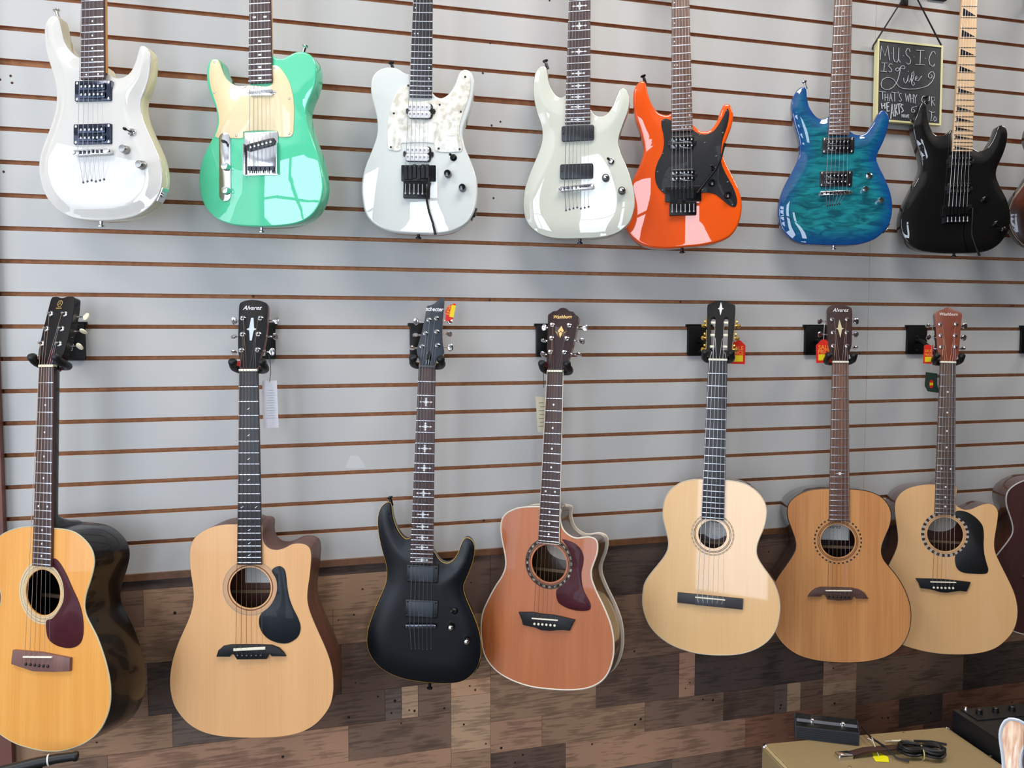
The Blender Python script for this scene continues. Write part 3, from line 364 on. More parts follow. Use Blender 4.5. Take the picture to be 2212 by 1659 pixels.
SIGND={
 'w':[[[1.7378,2.3615],[1.7408,2.4024],[1.7548,2.375],[1.7639,2.4058],[1.7712,2.3632]],[[1.7778,2.3847],[1.7793,2.3839]],[[1.7845,2.4029],[1.7856,2.3705],[1.7903,2.3601],[1.7991,2.3596],[1.8033,2.3672],[1.8041,2.4034],[1.8032,2.3696],[1.8109,2.3602]],[[1.8205,2.3818],[1.8222,2.381]],[[1.8451,2.3951],[1.8419,2.4033],[1.8345,2.4031],[1.8289,2.3936],[1.8322,2.3843],[1.8428,2.378],[1.8484,2.3688],[1.8464,2.3601],[1.8391,2.357],[1.8315,2.3612]],[[1.8596,2.3811],[1.8614,2.3803]],[[1.8681,2.4015],[1.897,2.4027]],[[1.8836,2.4022],[1.883,2.3591]],[[1.8672,2.3587],[1.9007,2.3604]],[[1.9008,2.3807],[1.9027,2.3798]],[[1.9388,2.3967],[1.9346,2.4037],[1.9256,2.4012],[1.9185,2.3895],[1.9151,2.377],[1.9195,2.3628],[1.9288,2.3582],[1.9347,2.3604],[1.9375,2.3668]],[[1.7439,2.3529],[1.7642,2.3542]],[[1.754,2.3533],[1.7519,2.3286]],[[1.7403,2.3281],[1.7621,2.3285]],[[1.7818,2.3509],[1.7782,2.3535],[1.7716,2.3512],[1.7689,2.345],[1.7749,2.3407],[1.78,2.3363],[1.779,2.3302],[1.7738,2.3285],[1.7693,2.3311]],[[1.8057,2.3409],[1.8012,2.3434],[1.7954,2.3405],[1.7947,2.3351],[1.8,2.3327],[1.8064,2.3366],[1.81,2.3437],[1.8157,2.3495],[1.823,2.3515],[1.8284,2.3481],[1.8262,2.3426],[1.8189,2.3415],[1.812,2.3443],[1.8103,2.334],[1.8078,2.3217],[1.8038,2.3093],[1.7983,2.2968],[1.787,2.2838],[1.7726,2.2759],[1.758,2.2747],[1.7462,2.2805],[1.743,2.2911],[1.7484,2.3036],[1.7612,2.3106],[1.7744,2.3117],[1.7892,2.3069],[1.7983,2.2968],[1.8075,2.2878],[1.8224,2.2829],[1.8461,2.2831],[1.8699,2.2855],[1.8936,2.291],[1.9144,2.2988],[1.929,2.3122],[1.9361,2.325],[1.9372,2.3349],[1.9324,2.3419],[1.9234,2.3411],[1.9155,2.3331],[1.9149,2.3257],[1.9211,2.3213],[1.9285,2.3256],[1.9288,2.3318],[1.9237,2.3326]],[[1.8395,2.3365],[1.8413,2.3357]],[[1.8243,2.3146],[1.8261,2.3039],[1.8322,2.2995],[1.8378,2.3072],[1.8411,2.3245],[1.8399,2.3074],[1.8454,2.3042],[1.8509,2.3144],[1.8565,2.3258]],[[1.8557,2.3062],[1.8624,2.3263],[1.8605,2.3383],[1.8547,2.3329],[1.8523,2.3181],[1.8545,2.2988],[1.8606,2.2945],[1.8649,2.2997],[1.8616,2.3067]],[[1.8659,2.3119],[1.8746,2.32],[1.8714,2.3246],[1.8671,2.3193],[1.8689,2.311],[1.8779,2.3105],[1.8908,2.3262]],[[1.7373,2.2673],[1.7612,2.2673]],[[1.7495,2.2676],[1.7509,2.2448]],[[1.7585,2.2622],[1.7591,2.2418]],[[1.7687,2.263],[1.7694,2.2413]],[[1.7588,2.2514],[1.769,2.2522]],[[1.7752,2.2418],[1.7788,2.265],[1.7855,2.242]],[[1.7764,2.2503],[1.7837,2.2509]],[[1.7822,2.2689],[1.8022,2.268]],[[1.7934,2.2686],[1.7943,2.242]],[[1.8065,2.272],[1.8058,2.2671]],[[1.8185,2.2669],[1.8126,2.2676],[1.8098,2.2613],[1.8145,2.2544],[1.8191,2.2487],[1.8164,2.2436],[1.8089,2.2455]],[[1.8323,2.2691],[1.837,2.2452],[1.8403,2.2637],[1.8445,2.2445],[1.8472,2.2691]],[[1.8517,2.2682],[1.8535,2.2427]],[[1.8609,2.2689],[1.8624,2.2422]],[[1.8525,2.2549],[1.862,2.2556]],[[1.8645,2.268],[1.8694,2.2574],[1.8749,2.2688]],[[1.8694,2.2574],[1.8693,2.2415]],[[1.9035,2.2661],[1.8961,2.2643],[1.8925,2.2567],[1.8952,2.2478],[1.9018,2.2468],[1.907,2.2541],[1.9035,2.2661]],[[1.9111,2.2666],[1.913,2.2545],[1.9176,2.2524],[1.9214,2.2552],[1.9216,2.2674]],[[1.9292,2.2668],[1.9308,2.2386]],[[1.9292,2.2656],[1.9404,2.2652],[1.9408,2.2566],[1.9312,2.2539],[1.9432,2.2396]],[[1.8215,2.2063],[1.8227,2.1966]],[[1.8268,2.2062],[1.828,2.1965]],[[1.8222,2.2015],[1.8273,2.2013]],[[1.8301,2.1962],[1.8322,2.2061],[1.8355,2.1963]],[[1.8369,2.2059],[1.8396,2.1968],[1.842,2.2058]],[[1.8441,2.2059],[1.8444,2.1967],[1.8486,2.1967]],[[1.8441,2.2059],[1.8482,2.2057]],[[1.8442,2.2013],[1.8478,2.2013]],[[1.8659,2.2302],[1.8585,2.2285],[1.8557,2.2209],[1.859,2.2138],[1.8664,2.2156],[1.8677,2.2218],[1.8616,2.2238]],[[1.8688,2.2317],[1.8836,2.2352]],[[1.8753,2.2326],[1.8773,2.22]],[[1.8523,2.1914],[1.8584,2.1869],[1.8658,2.1898]],[[1.9217,2.2232],[1.931,2.2185],[1.9445,2.2212]],[[1.9299,2.2226],[1.9319,2.2092],[1.9289,2.1929],[1.9364,2.1947]],[[1.9435,2.2075],[1.9393,2.1998],[1.9426,2.1926],[1.9492,2.1956],[1.9489,2.203],[1.9435,2.2075]]],
 'h':[[[1.7463,2.2336],[1.7497,2.2169]],[[1.7579,2.2344],[1.7599,2.2177]],[[1.748,2.2252],[1.759,2.2265]],[[1.7652,2.2357],[1.7681,2.2098],[1.7762,2.2123]],[[1.7652,2.235],[1.7739,2.2373]],[[1.7664,2.2237],[1.7737,2.2252]],[[1.7814,2.1889],[1.7852,2.2328],[1.7923,2.1969]],[[1.7829,2.206],[1.7904,2.2077]],[[1.7982,2.1973],[1.7946,2.2335],[1.802,2.2316],[1.8015,2.2219],[1.7966,2.2179],[1.8059,2.2028]],[[1.8034,2.2342],[1.8151,2.2362]],[[1.8093,2.2346],[1.8123,2.2056]],[[1.825,2.2333],[1.8196,2.2354],[1.8169,2.2279],[1.823,2.2222],[1.8268,2.2164],[1.8204,2.2111]]],
}
AMPD={
 'top':[[1.1687,-0.3499],[1.7048,-0.4019],[1.6956,-0.5696],[1.1658,-0.4729]],
 'fs':[[1.2683,-0.3499],[1.4039,-0.4293]],
 'handle':[[1.3517,-0.4825],[1.4761,-0.4909],[1.3112,-0.4778],[1.5046,-0.4888]],
 'tag':[[1.4113,-0.4694],[1.4298,-0.4745],[1.4366,-0.4956],[1.4209,-0.5164],[1.3913,-0.5052],[1.3978,-0.4881]],
 'tagstr':[[1.4116,-0.45],[1.4196,-0.4588],[1.4151,-0.4804],[1.4131,-0.4896]],
 'cable':[[1.4541,-0.3756],[1.4389,-0.4307],[1.4388,-0.4771],[1.4474,-0.5114],[1.4644,-0.5349]],
 'coil':[[1.4617,-0.5031],[1.5167,-0.5182],[1.5573,-0.5485],[1.5298,-0.4691],[1.5011,-0.5764]],
 'jack':[[1.4791,-0.4335],[1.5201,-0.4427]],
 'coilback':[[1.5558,-0.4491],[1.5976,-0.464],[1.6238,-0.4868]],
 'mix':[[1.7169,-0.4261],[1.9195,-0.4433],[1.6387,-0.6295]],
 'studs':[[1.3141,-0.5077],[1.5668,-0.4007],[1.6912,-0.4118],[1.1741,-0.3588],[1.6929,-0.5569]],
}

# ------------------------------------------------------------------ helpers
def lin(c):
    return tuple(((v / 255) / 12.92 if v / 255 <= 0.04045 else ((v / 255 + 0.055) / 1.055) ** 2.4) for v in c) + (1,)

_m = {}
def mat(name, col, rough=0.5, metal=0.0, coat=0.0, spec=0.5, bump=None, noise=None, crough=0.03):
    if name in _m: return _m[name]
    m = bpy.data.materials.new(name); m.use_nodes = True
    nt = m.node_tree; b = nt.nodes['Principled BSDF']
    b.inputs['Base Color'].default_value = lin(col)
    b.inputs['Roughness'].default_value = rough
    b.inputs['Metallic'].default_value = metal
    b.inputs['Coat Weight'].default_value = coat
    b.inputs['Coat Roughness'].default_value = crough
    b.inputs['Specular IOR Level'].default_value = spec
    if noise:   # (scale xyz, strength of second colour, second colour)
        scl, col2, lo, hi = noise
        tc = nt.nodes.new('ShaderNodeTexCoord'); mp = nt.nodes.new('ShaderNodeMapping'); mp.inputs['Scale'].default_value = scl
        n = nt.nodes.new('ShaderNodeTexNoise'); n.inputs['Scale'].default_value = 1.0; n.inputs['Detail'].default_value = 5
        r = nt.nodes.new('ShaderNodeValToRGB'); r.color_ramp.elements[0].position = lo; r.color_ramp.elements[1].position = hi
        r.color_ramp.elements[0].color = lin(col); r.color_ramp.elements[1].color = lin(col2)
        nt.links.new(tc.outputs['Object'], mp.inputs[0]); nt.links.new(mp.outputs[0], n.inputs['Vector'])
        nt.links.new(n.outputs[0], r.inputs[0]); nt.links.new(r.outputs[0], b.inputs['Base Color'])
    if bump:
        scl, st = bump
        tc = nt.nodes.new('ShaderNodeTexCoord'); mp = nt.nodes.new('ShaderNodeMapping'); mp.inputs['Scale'].default_value = scl
        n = nt.nodes.new('ShaderNodeTexNoise'); n.inputs['Scale'].default_value = 1.0; n.inputs['Detail'].default_value = 3
        bp = nt.nodes.new('ShaderNodeBump'); bp.inputs['Strength'].default_value = st; bp.inputs['Distance'].default_value = 0.002
        nt.links.new(tc.outputs['Object'], mp.inputs[0]); nt.links.new(mp.outputs[0], n.inputs['Vector'])
        nt.links.new(n.outputs[0], bp.inputs['Height']); nt.links.new(bp.outputs[0], b.inputs['Normal'])
    _m[name] = m
    return m

def wood(name, c1, c2, rough=0.4, coat=0.0, fine=350, streak=28, c3=None):
    """straight-grained timber, grain along the object's y axis"""
    if name in _m: return _m[name]
    m = bpy.data.materials.new(name); m.use_nodes = True
    nt = m.node_tree; b = nt.nodes['Principled BSDF']; L = nt.links.new
    b.inputs['Roughness'].default_value = rough; b.inputs['Coat Weight'].default_value = coat; b.inputs['Coat Roughness'].default_value = 0.03
    tc = nt.nodes.new('ShaderNodeTexCoord')
    def nz(sx, sy, det):
        mp = nt.nodes.new('ShaderNodeMapping'); mp.inputs['Scale'].default_value = (sx, sy, sx)
        n = nt.nodes.new('ShaderNodeTexNoise'); n.inputs['Scale'].default_value = 1; n.inputs['Detail'].default_value = det
        L(tc.outputs['Object'], mp.inputs[0]); L(mp.outputs[0], n.inputs['Vector']); return n.outputs[0]
    f = nz(fine, 4, 2); s = nz(streak, 1.6, 3)
    mx = nt.nodes.new('ShaderNodeMath'); mx.operation = 'MULTIPLY_ADD'; mx.inputs[1].default_value = 0.35
    L(f, mx.inputs[0])
    m2 = nt.nodes.new('ShaderNodeMath'); m2.operation = 'MULTIPLY'; m2.inputs[1].default_value = 0.65; L(s, m2.inputs[0]); L(m2.outputs[0], mx.inputs[2])
    r = nt.nodes.new('ShaderNodeValToRGB'); r.color_ramp.elements[0].position = 0.33; r.color_ramp.elements[1].position = 0.67
    r.color_ramp.elements[0].color = lin(c1); r.color_ramp.elements[1].color = lin(c2)
    L(mx.outputs[0], r.inputs[0]); L(r.outputs[0], b.inputs['Base Color'])
    _m[name] = m
    return m

def cmul(cr): return lin(cr)

class MB:
    def __init__(s): s.v = []; s.f = []; s.mi = []; s.cur = 0
    def add(s, vs, fs, m=None):
        o = len(s.v); s.v += [tuple(p) for p in vs]; s.f += [[o + i for i in f] for f in fs]; s.mi += [s.cur if m is None else m] * len(fs)
    def box(s, c, h, ax=None, m=None):
        c = Vector(c); ax = ax or (Vector((1, 0, 0)), Vector((0, 1, 0)), Vector((0, 0, 1)))
        vs = [c + ax[0] * (i * h[0]) + ax[1] * (j * h[1]) + ax[2] * (k * h[2]) for i in (-1, 1) for j in (-1, 1) for k in (-1, 1)]
        s.add(vs, [[0, 1, 3, 2], [4, 6, 7, 5], [0, 4, 5, 1], [2, 3, 7, 6], [0, 2, 6, 4], [1, 5, 7, 3]], m)
    def prism(s, poly, z0, z1, bev=0.0, m=None, bevb=0.0):
        """poly CCW in xy, extruded; optional bevel on top and bottom"""
        p = np.array(poly, float)
        if area2(p) < 0: p = p[::-1]
        n = len(p); rings = []
        if bevb: rings += [(inset(p, bevb), z0), (p, z0 + bevb)]
        else: rings += [(p, z0)]
        if bev: rings += [(p, z1 - bev), (inset(p, bev * 0.3), z1 - bev * 0.3), (inset(p, bev), z1)]
        else: rings += [(p, z1)]
        vs = []; fs = []
        for q, z in rings: vs += [(a[0], a[1], z) for a in q]
        for k in range(len(rings) - 1):
            for i in range(n):
                j = (i + 1) % n; fs.append([k * n + i, k * n + j, (k + 1) * n + j, (k + 1) * n + i])
        fs.append(list(range(n))[::-1]); fs.append([(len(rings) - 1) * n + i for i in range(n)])
        s.add(vs, fs, m)
    def tube(s, path, r, seg=8, caps=True, m=None, closed=False, flat=None):
        path = [Vector(p) for p in path]; n = len(path); rr = r if isinstance(r, (list, tuple)) else [r] * n
        vs = []; up = None
        for i, p in enumerate(path):
            if closed: t = path[(i + 1) % n] - path[i - 1]
            else: t = path[min(i + 1, n - 1)] - path[max(i - 1, 0)]
            t.normalize()
            if up is None:
                a = Vector((0, 0, 1)) if abs(t.z) < 0.9 else Vector((1, 0, 0))
                up = (a - t * a.dot(t)).normalized()
            else:
                up = (up - t * up.dot(t)).normalized()
            sd = t.cross(up)
            for k in range(seg):
                th = 2 * PI * k / seg
                fx = flat if flat else 1.0
                vs.append(p + (up * math.cos(th) * fx + sd * math.sin(th)) * rr[i])
        fs = []
        for i in range(n if closed else n - 1):
            i2 = (i + 1) % n
            for k in range(seg):
                k2 = (k + 1) % seg; fs.append([i * seg + k, i * seg + k2, i2 * seg + k2, i2 * seg + k])
        if caps and not closed: fs.append([k for k in range(seg)][::-1]); fs.append([(n - 1) * seg + k for k in range(seg)])
        s.add(vs, fs, m)
    def lathe(s, c, ax, prof, seg=16, m=None):
        """prof list of (r, h) along axis ax from c"""
        c = Vector(c); ax = Vector(ax).normalized()
        a = Vector((0, 0, 1)) if abs(ax.z) < 0.9 else Vector((1, 0, 0)); u = (a - ax * a.dot(ax)).normalized(); v = ax.cross(u)
        vs = []; fs = []
        for r, h in prof:
            for k in range(seg):
                th = 2 * PI * k / seg; vs.append(c + ax * h + (u * math.cos(th) + v * math.sin(th)) * max(r, 1e-5))
        for i in range(len(prof) - 1):
            for k in range(seg):
                k2 = (k + 1) % seg; fs.append([i * seg + k, i * seg + k2, (i + 1) * seg + k2, (i + 1) * seg + k])
        fs.append([k for k in range(seg)][::-1]); fs.append([(len(prof) - 1) * seg + k for k in range(seg)])
        s.add(vs, fs, m)
    def build(s, name, mats, parent=None, smooth=True, ang=38, mw=None):
        me = bpy.data.meshes.new(name); me.from_pydata(s.v, [], s.f)
        mats = mats if isinstance(mats, (list, tuple)) else [mats]
        for m in mats: me.materials.append(m)
        if len(mats) > 1: me.polygons.foreach_set('material_index', s.mi)
        bm = bmesh.new(); bm.from_mesh(me); bmesh.ops.recalc_face_normals(bm, faces=bm.faces); bm.to_mesh(me); bm.free()
        if smooth:
            me.polygons.foreach_set('use_smooth', [True] * len(me.polygons))
            me.set_sharp_from_angle(angle=math.radians(ang))
        me.update()
        o = bpy.data.objects.new(name, me); C.objects.link(o)
        if parent: o.parent = parent
        if mw is not None: o.matrix_local = mw
        return o

def area2(p):
    x, y = p[:, 0], p[:, 1]; return float(np.sum(x * np.roll(y, -1) - y * np.roll(x, -1)))
def inset(p, d):
    p = np.asarray(p, float); e = np.roll(p, -1, 0) - p; e /= np.linalg.norm(e, axis=1)[:, None] + 1e-12
    nn = np.stack([-e[:, 1], e[:, 0]], 1); pn = np.roll(nn, 1, 0); b = nn + pn
    L = np.linalg.norm(b, axis=1); b /= L[:, None] + 1e-9
    k = 1 / np.clip(np.sum(b * nn, 1), 0.45, 1)
    return p + b * (d * k)[:, None]
def spline(p, step):
    p = np.array(p, float); n = len(p); out = []
    for i in range(n):
        a, b, c, d = p[i - 1], p[i], p[(i + 1) % n], p[(i + 2) % n]
        L = np.linalg.norm(c - b); m = max(1, int(round(L / step)))
        # centripetal-like tension: limit tangents by the local chord
        t1 = (c - a) * L / (np.linalg.norm(c - b) + np.linalg.norm(b - a) + 1e-9)
        t2 = (d - b) * L / (np.linalg.norm(d - c) + np.linalg.norm(c - b) + 1e-9)
        for k in range(m):
            t = k / m
            out.append((2 * t**3 - 3 * t**2 + 1) * b + (t**3 - 2 * t**2 + t) * t1 + (-2 * t**3 + 3 * t**2) * c + (t**3 - t**2) * t2)
    out = np.array(out)
    if area2(out) < 0: out = out[::-1]
    return out
def chaikin(p, it=2, r=.16):
    p = np.array(p, float)
    for _ in range(it):
        q = np.roll(p, -1, 0); p = np.stack([p * (1 - r) + q * r, p * r + q * (1 - r)], 1).reshape(-1, 2)
    return p if area2(p) > 0 else p[::-1]
def pip(pts, poly):
    x, y = pts[:, 0], pts[:, 1]; ins = np.zeros(len(pts), bool); n = len(poly); j = n - 1
    for i in range(n):
        xi, yi = poly[i]; xj, yj = poly[j]
        c = ((yi > y) != (yj > y)) & (x < (xj - xi) * (y - yi) / (yj - yi + 1e-15) + xi)
        ins ^= c; j = i
    return ins
def dist_to(pts, poly):
    a = poly; b = np.roll(poly, -1, 0); d = np.full(len(pts), 9.0)
    for p, q in zip(a, b):
        e = q - p; t = np.clip(((pts - p) @ e) / (e @ e + 1e-15), 0, 1)
        d = np.minimum(d, np.linalg.norm(pts - (p + t[:, None] * e), axis=1))
    return d
def cap(mb, ring, zfun, holes=(), step=0.008, arch=False, m=None, flip=False):
    """fill a ring (with holes) with a height field"""
    pts = [tuple(q) for q in ring]; n0 = len(pts); edges = [(i, (i + 1) % n0) for i in range(n0)]
    for h in holes:
        o = len(pts); pts += [tuple(q) for q in h]; edges += [(o + i, o + (i + 1) % len(h)) for i in range(len(h))]
    if arch:
        lo = ring.min(0); hi = ring.max(0); g = []
        ny = int((hi[1] - lo[1]) / (step * 0.87)) + 1
        for j in range(ny):
            xs = np.arange(lo[0] + (j % 2) * step / 2, hi[0], step); g.append(np.stack([xs, np.full(len(xs), lo[1] + j * step * 0.87)], 1))
        g = np.concatenate(g); g = g[pip(g, ring)]; g = g[dist_to(g, ring) > step * 0.5]
        for h in holes: g = g[~pip(g, h)]; g = g[dist_to(g, h) > step * 0.5]
        pts += [tuple(q) for q in g]
    vs, es, fs, *_ = delaunay_2d_cdt([Vector(p) for p in pts], edges, [], 0, 1e-6)
    V = np.array([(v.x, v.y) for v in vs]); cen = np.array([V[list(f)].mean(0) for f in fs])
    ok = pip(cen, ring)
    for h in holes: ok &= ~pip(cen, h)
    z = zfun(V)
    mb.add([(V[i, 0], V[i, 1], float(z[i])) for i in range(len(V))], [list(f) for f, k in zip(fs, ok) if k], m)

def matx(M):
    x, a, n, r = [Vector(v) for v in M]
    x.normalize(); a = (a - x * a.dot(x)).normalized(); n = x.cross(a)
    m = Matrix.Identity(4)
    for i in range(3): m[i][0] = x[i]; m[i][1] = a[i]; m[i][2] = n[i]; m[i][3] = r[i]
    return m
def tag(o, label=None, cat=None, group=None, kind=None):
    if label: o['label'] = label
    if cat: o['category'] = cat
    if group: o['group'] = group
    if kind: o['kind'] = kind
    return o
def empty(name, mw):
    o = bpy.data.objects.new(name, None); C.objects.link(o); o.empty_display_size = 0.05; o.matrix_world = mw; return o
def text(s, size, m, parent, mw, shear=0.0, bold=0.0, name='lettering', spacing=1.0, align='CENTER', sx=1.0):
    cu = bpy.data.curves.new(name, 'FONT'); cu.body = s; cu.size = size; cu.shear = shear; cu.offset = bold; cu.extrude = 0.00015
    cu.align_x = align; cu.align_y = 'CENTER'; cu.space_character = spacing; cu.resolution_u = 3
    t = bpy.data.objects.new(name, cu); C.objects.link(t)
    dg = bpy.context.evaluated_depsgraph_get(); me = bpy.data.meshes.new_from_object(t.evaluated_get(dg))
    bpy.data.objects.remove(t); bpy.data.curves.remove(cu)
    me.materials.clear(); me.materials.append(m)
    o = bpy.data.objects.new(name, me); C.objects.link(o); o.parent = parent; o.matrix_local = mw @ Matrix.Diagonal((sx, 1, 1, 1))
    return o

chrome = mat('chrome', (225, 225, 228), 0.12, 1.0)
dchrome = mat('dark_chrome', (70, 70, 76), 0.22, 1.0)
black_m = mat('black_metal', (14, 14, 16), 0.3, 0.4)
black_p = mat('black_plastic', (16, 16, 18), 0.35)
black_g = mat('black_gloss', (8, 8, 10), 0.15, 0, 0.8)
rubber = mat('black_rubber', (12, 13, 15), 0.45)
gold = mat('gold', (215, 175, 90), 0.2, 1.0)
bone = mat('bone', (238, 232, 210), 0.4)
ivory = mat('ivory_plastic', (236, 224, 190), 0.35)
pearl = mat('pearl_inlay', (225, 228, 230), 0.3)
nickel = mat('fret_nickel', (205, 205, 210), 0.3, 0.9)
steel = mat('plain_string', (190, 190, 195), 0.35, 0.9)
bronze = mat('bronze_string', (176, 148, 130), 0.35, 0.9)
nylon = mat('nylon_string', (215, 215, 220), 0.3)
label_p = mat('paper_label', (240, 236, 228), 0.7)
ink = mat('label_ink', (80, 75, 70), 0.7)
rosewood = wood('rosewood', (52, 36, 36), (84, 60, 56), 0.5, 0, 600, 120)
rosewood_l = wood('rosewood_light', (84, 58, 48), (122, 88, 72), 0.5, 0, 600, 120)
ebony = wood('ebony', (26, 26, 30), (46, 44, 48), 0.4, 0, 600, 120)
maple = wood('maple', (222, 180, 134), (236, 200, 156), 0.35, 0.3, 300, 40)
neck_amber = wood('amber_neck', (196, 128, 40), (222, 156, 62), 0.3, 0.4, 300, 40)
neck_maple = wood('maple_neck', (214, 170, 110), (228, 190, 132), 0.35, 0.2, 300, 40)
mahog = wood('mahogany', (84, 48, 38), (112, 68, 52), 0.4, 0.1, 500, 60)
mahog_g = wood('mahogany_gloss', (74, 42, 34), (98, 60, 46), 0.3, 0.8, 500, 60)
walnut_g = wood('brown_gloss', (62, 44, 28), (96, 70, 44), 0.25, 0.9, 300, 30)
black_neck = mat('black_neck', (12, 11, 12), 0.3, 0, 0.5)
hole_edge = mat('hole_edge', (196, 150, 104), 0.6)

def fr(L, n): return L * 2 ** (-n / 12.0)

# ------------------------------------------------------------------ guitar building blocks
def neck_parts(root, g, st):
    nut, sad, L = g['nut'], g['sad'], g['L']; nf = g['nf']; wn, we = g['wn'], g['we']
    s = L / 0.648
    yend = sad + fr(L, nf) - 0.005
    zf = st.get('zf', 0.007)
    def half(y): return 0.5 * (we + (wn - we) * (y - yend) / (nut - yend))
    M_ = MB(); c = [(-half(yend), yend), (half(yend), yend), (half(nut), nut), (-half(nut), nut)]
    M_.prism(c, 0.0006, zf, 0.0008)
    fb = M_.build('fretboard', st['fb'], root)
    if st.get('fbbind'):
        M_ = MB()
        for sg in (-1, 1): M_.tube([(sg * (half(yend) + .0004), yend, zf * .6), (sg * (half(nut) + .0004), nut, zf * .6)], 0.0016, 6)
        M_.box((0, yend - .0008, zf * .6), (half(yend), .001, .0016))
        M_.build('fretboard_binding', st['fbbind'], root)
    # frets
    for n in range(1, nf + 1):
        y = sad + fr(L, n); h = half(y)
        M_ = MB(); M_.prism([(-h, y - .0012), (h, y - .0012), (h, y + .0012), (-h, y + .0012)], zf - .0002, zf + .0011, 0.0005)
        M_.build('fret', nickel if st.get('fretdark') is None else st['fretdark'], fb)
    # inlays
    def mid(n): return sad + (fr(L, n) + fr(L, n - 1)) / 2
    style = st.get('inlay', 'dots'); marks = [3, 5, 7, 9, 12, 15, 17, 19, 21, 24]
    for n in [k for k in marks if k <= nf]:
        y = mid(n); h = half(y); M_ = MB(); z = zf
        gap = (fr(L, n - 1) - fr(L, n))
        if style == 'dots' or style == 'offset' or style == 'square':
            if n in (12, 24) and not (style == 'offset' and n == 24): xs = [-h * .5, h * .5] if style != 'offset' else [-h * .72, -h * .42]
            elif style == 'offset': xs = [-h * .72] if n < 12 else ([h * .72] if n < 24 else [h * .75, h * .35, 0])
            else: xs = [0]
            for x in xs:
                q = MB()
                if style == 'square': q.prism([(x - .004, y - .0022), (x + .004, y - .0022), (x + .004, y + .0022), (x - .004, y + .0022)], z - .0002, z + .0002)
                else: q.lathe((x, y, z - .0002), (0, 0, 1), [(st.get('dotr', .0028), 0), (st.get('dotr', .0028), .0004)], 12)
                q.build('inlay', st.get('inm', pearl), fb)
            continue
        if style == 'none': continue
        if style == 'slash':
            for x in ([0] if n != 12 else [-h * .62, h * .62]):
                q = MB(); q.prism([(x - .004, y - .002), (x - .001, y - .003), (x + .004, y + .002), (x + .001, y + .001), (x - .002, y - .001)], z - .0002, z + .0002); q.build('inlay', pearl, fb)
            continue
        if style == 'mid12':
            if n == 12:
                q = MB(); q.prism([(-.015, y), (-.005, y - .001), (0, y - .005), (.005, y - .001), (.015, y), (.005, y + .001), (0, y + .005), (-.005, y + .001)], z - .0002, z + .0002); q.build('inlay', pearl, fb)
            continue
        if style == 'fin':
            q = MB(); g2 = gap * .36; q.prism([(-h * .8, y - g2), (h * .9, y - g2), (-h * .8, y + g2)], z - .0002, z + .0002); q.build('inlay', st['inm'], fb); continue
        if style == 'cross':
            a = h * (.72 if n in (3, 5, 7, 9, 12) else .6); b = min(.012, gap * .42); t = .0018
            q = MB(); q.prism([(-a, y), (-a * .75, y - t * 1.4), (-a * .6, y - t * .3), (-a * .25, y - t), (-t * .5, y - b * .4), (-t * 1.5, y - b * .62), (0, y - b), (t * 1.5, y - b * .62), (t * .5, y - b * .4), (a * .25, y - t), (a * .6, y - t * .3), (a * .75, y - t * 1.4), (a, y),
                               (a * .75, y + t * 1.4), (a * .6, y + t * .3), (a * .25, y + t), (t * .5, y + b * .4), (t * 1.5, y + b * .62), (0, y + b), (-t * 1.5, y + b * .62), (-t * .5, y + b * .4), (-a * .25, y + t), (-a * .6, y + t * .3), (-a * .75, y + t * 1.4)], z - .0002, z + .0002)
            q.build('inlay', pearl, fb)
    # nut
    M_ = MB(); M_.prism([(-wn / 2, nut - .001), (wn / 2, nut - .001), (wn / 2, nut + .0045), (-wn / 2, nut + .0045)], -.002, zf + .0025, .0008)
    M_.build('nut', st.get('nutm', bone), root)
    # neck
    yb = st['joint']; segs = 14; vs = []; fs = []; ys = [nut + .02 * s, nut + .004, nut - .01] + list(np.linspace(nut - .05, yb + .03, 6)) + [yb]
    dep = st.get('depth', .021)
    for i, y in enumerate(ys):
        h = half(min(y, nut)) * 0.985
        d = dep * (1 + .15 * (nut - y) / (nut - yb))
        if i == 0: d *= .75
        if i == len(ys) - 1 and st.get('acoustic'): d *= 1.3
        for k in range(segs + 1):
            th = PI * k / segs
            vs.append((-h * math.cos(th), y, (-.0070 if i == 0 else -.0010 if i == 1 else .0008) - d * (1 if i > 1 else .8) * math.sin(th) ** .8))
    n1 = segs + 1
    for i in range(len(ys) - 1):
        for k in range(segs): fs.append([i * n1 + k, i * n1 + k + 1, (i + 1) * n1 + k + 1, (i + 1) * n1 + k])
        fs.append([i * n1, (i + 1) * n1, (i + 1) * n1 + segs, i * n1 + segs])
    fs.append(list(range(n1))); fs.append([(len(ys) - 1) * n1 + k for k in range(n1)])
    M_ = MB(); M_.add(vs, fs); M_.build('neck', st['neck'], root)
    if st.get('acoustic'):   # heel
        M_ = MB(); hb = .028; t = st['t']; yj = st['joint']
        vs = []; fs = []; lv = [(0.0, .040, half(yj) * .95), (-.02, .040, .024), (-.035, .030, .022), (-.06, .020, .018), (-t * .85, .016, .015), (-t * .93, .012, .013)]
        sg = 10
        for z, out, hw in lv:
            for k in range(sg + 1):
                th = PI * k / sg; vs.append((-hw * math.cos(th), yj - .006 + (out) * math.sin(th) ** .7, z))
        for i in range(len(lv) - 1):
            for k in range(sg): fs.append([i * (sg + 1) + k, i * (sg + 1) + k + 1, (i + 1) * (sg + 1) + k + 1, (i + 1) * (sg + 1) + k])
        fs.append([(len(lv) - 1) * (sg + 1) + k for k in range(sg + 1)]); fs.append(list(range(sg + 1)))
        M_.add(vs, fs); M_.build('heel', st['neck'], root)
    return fb

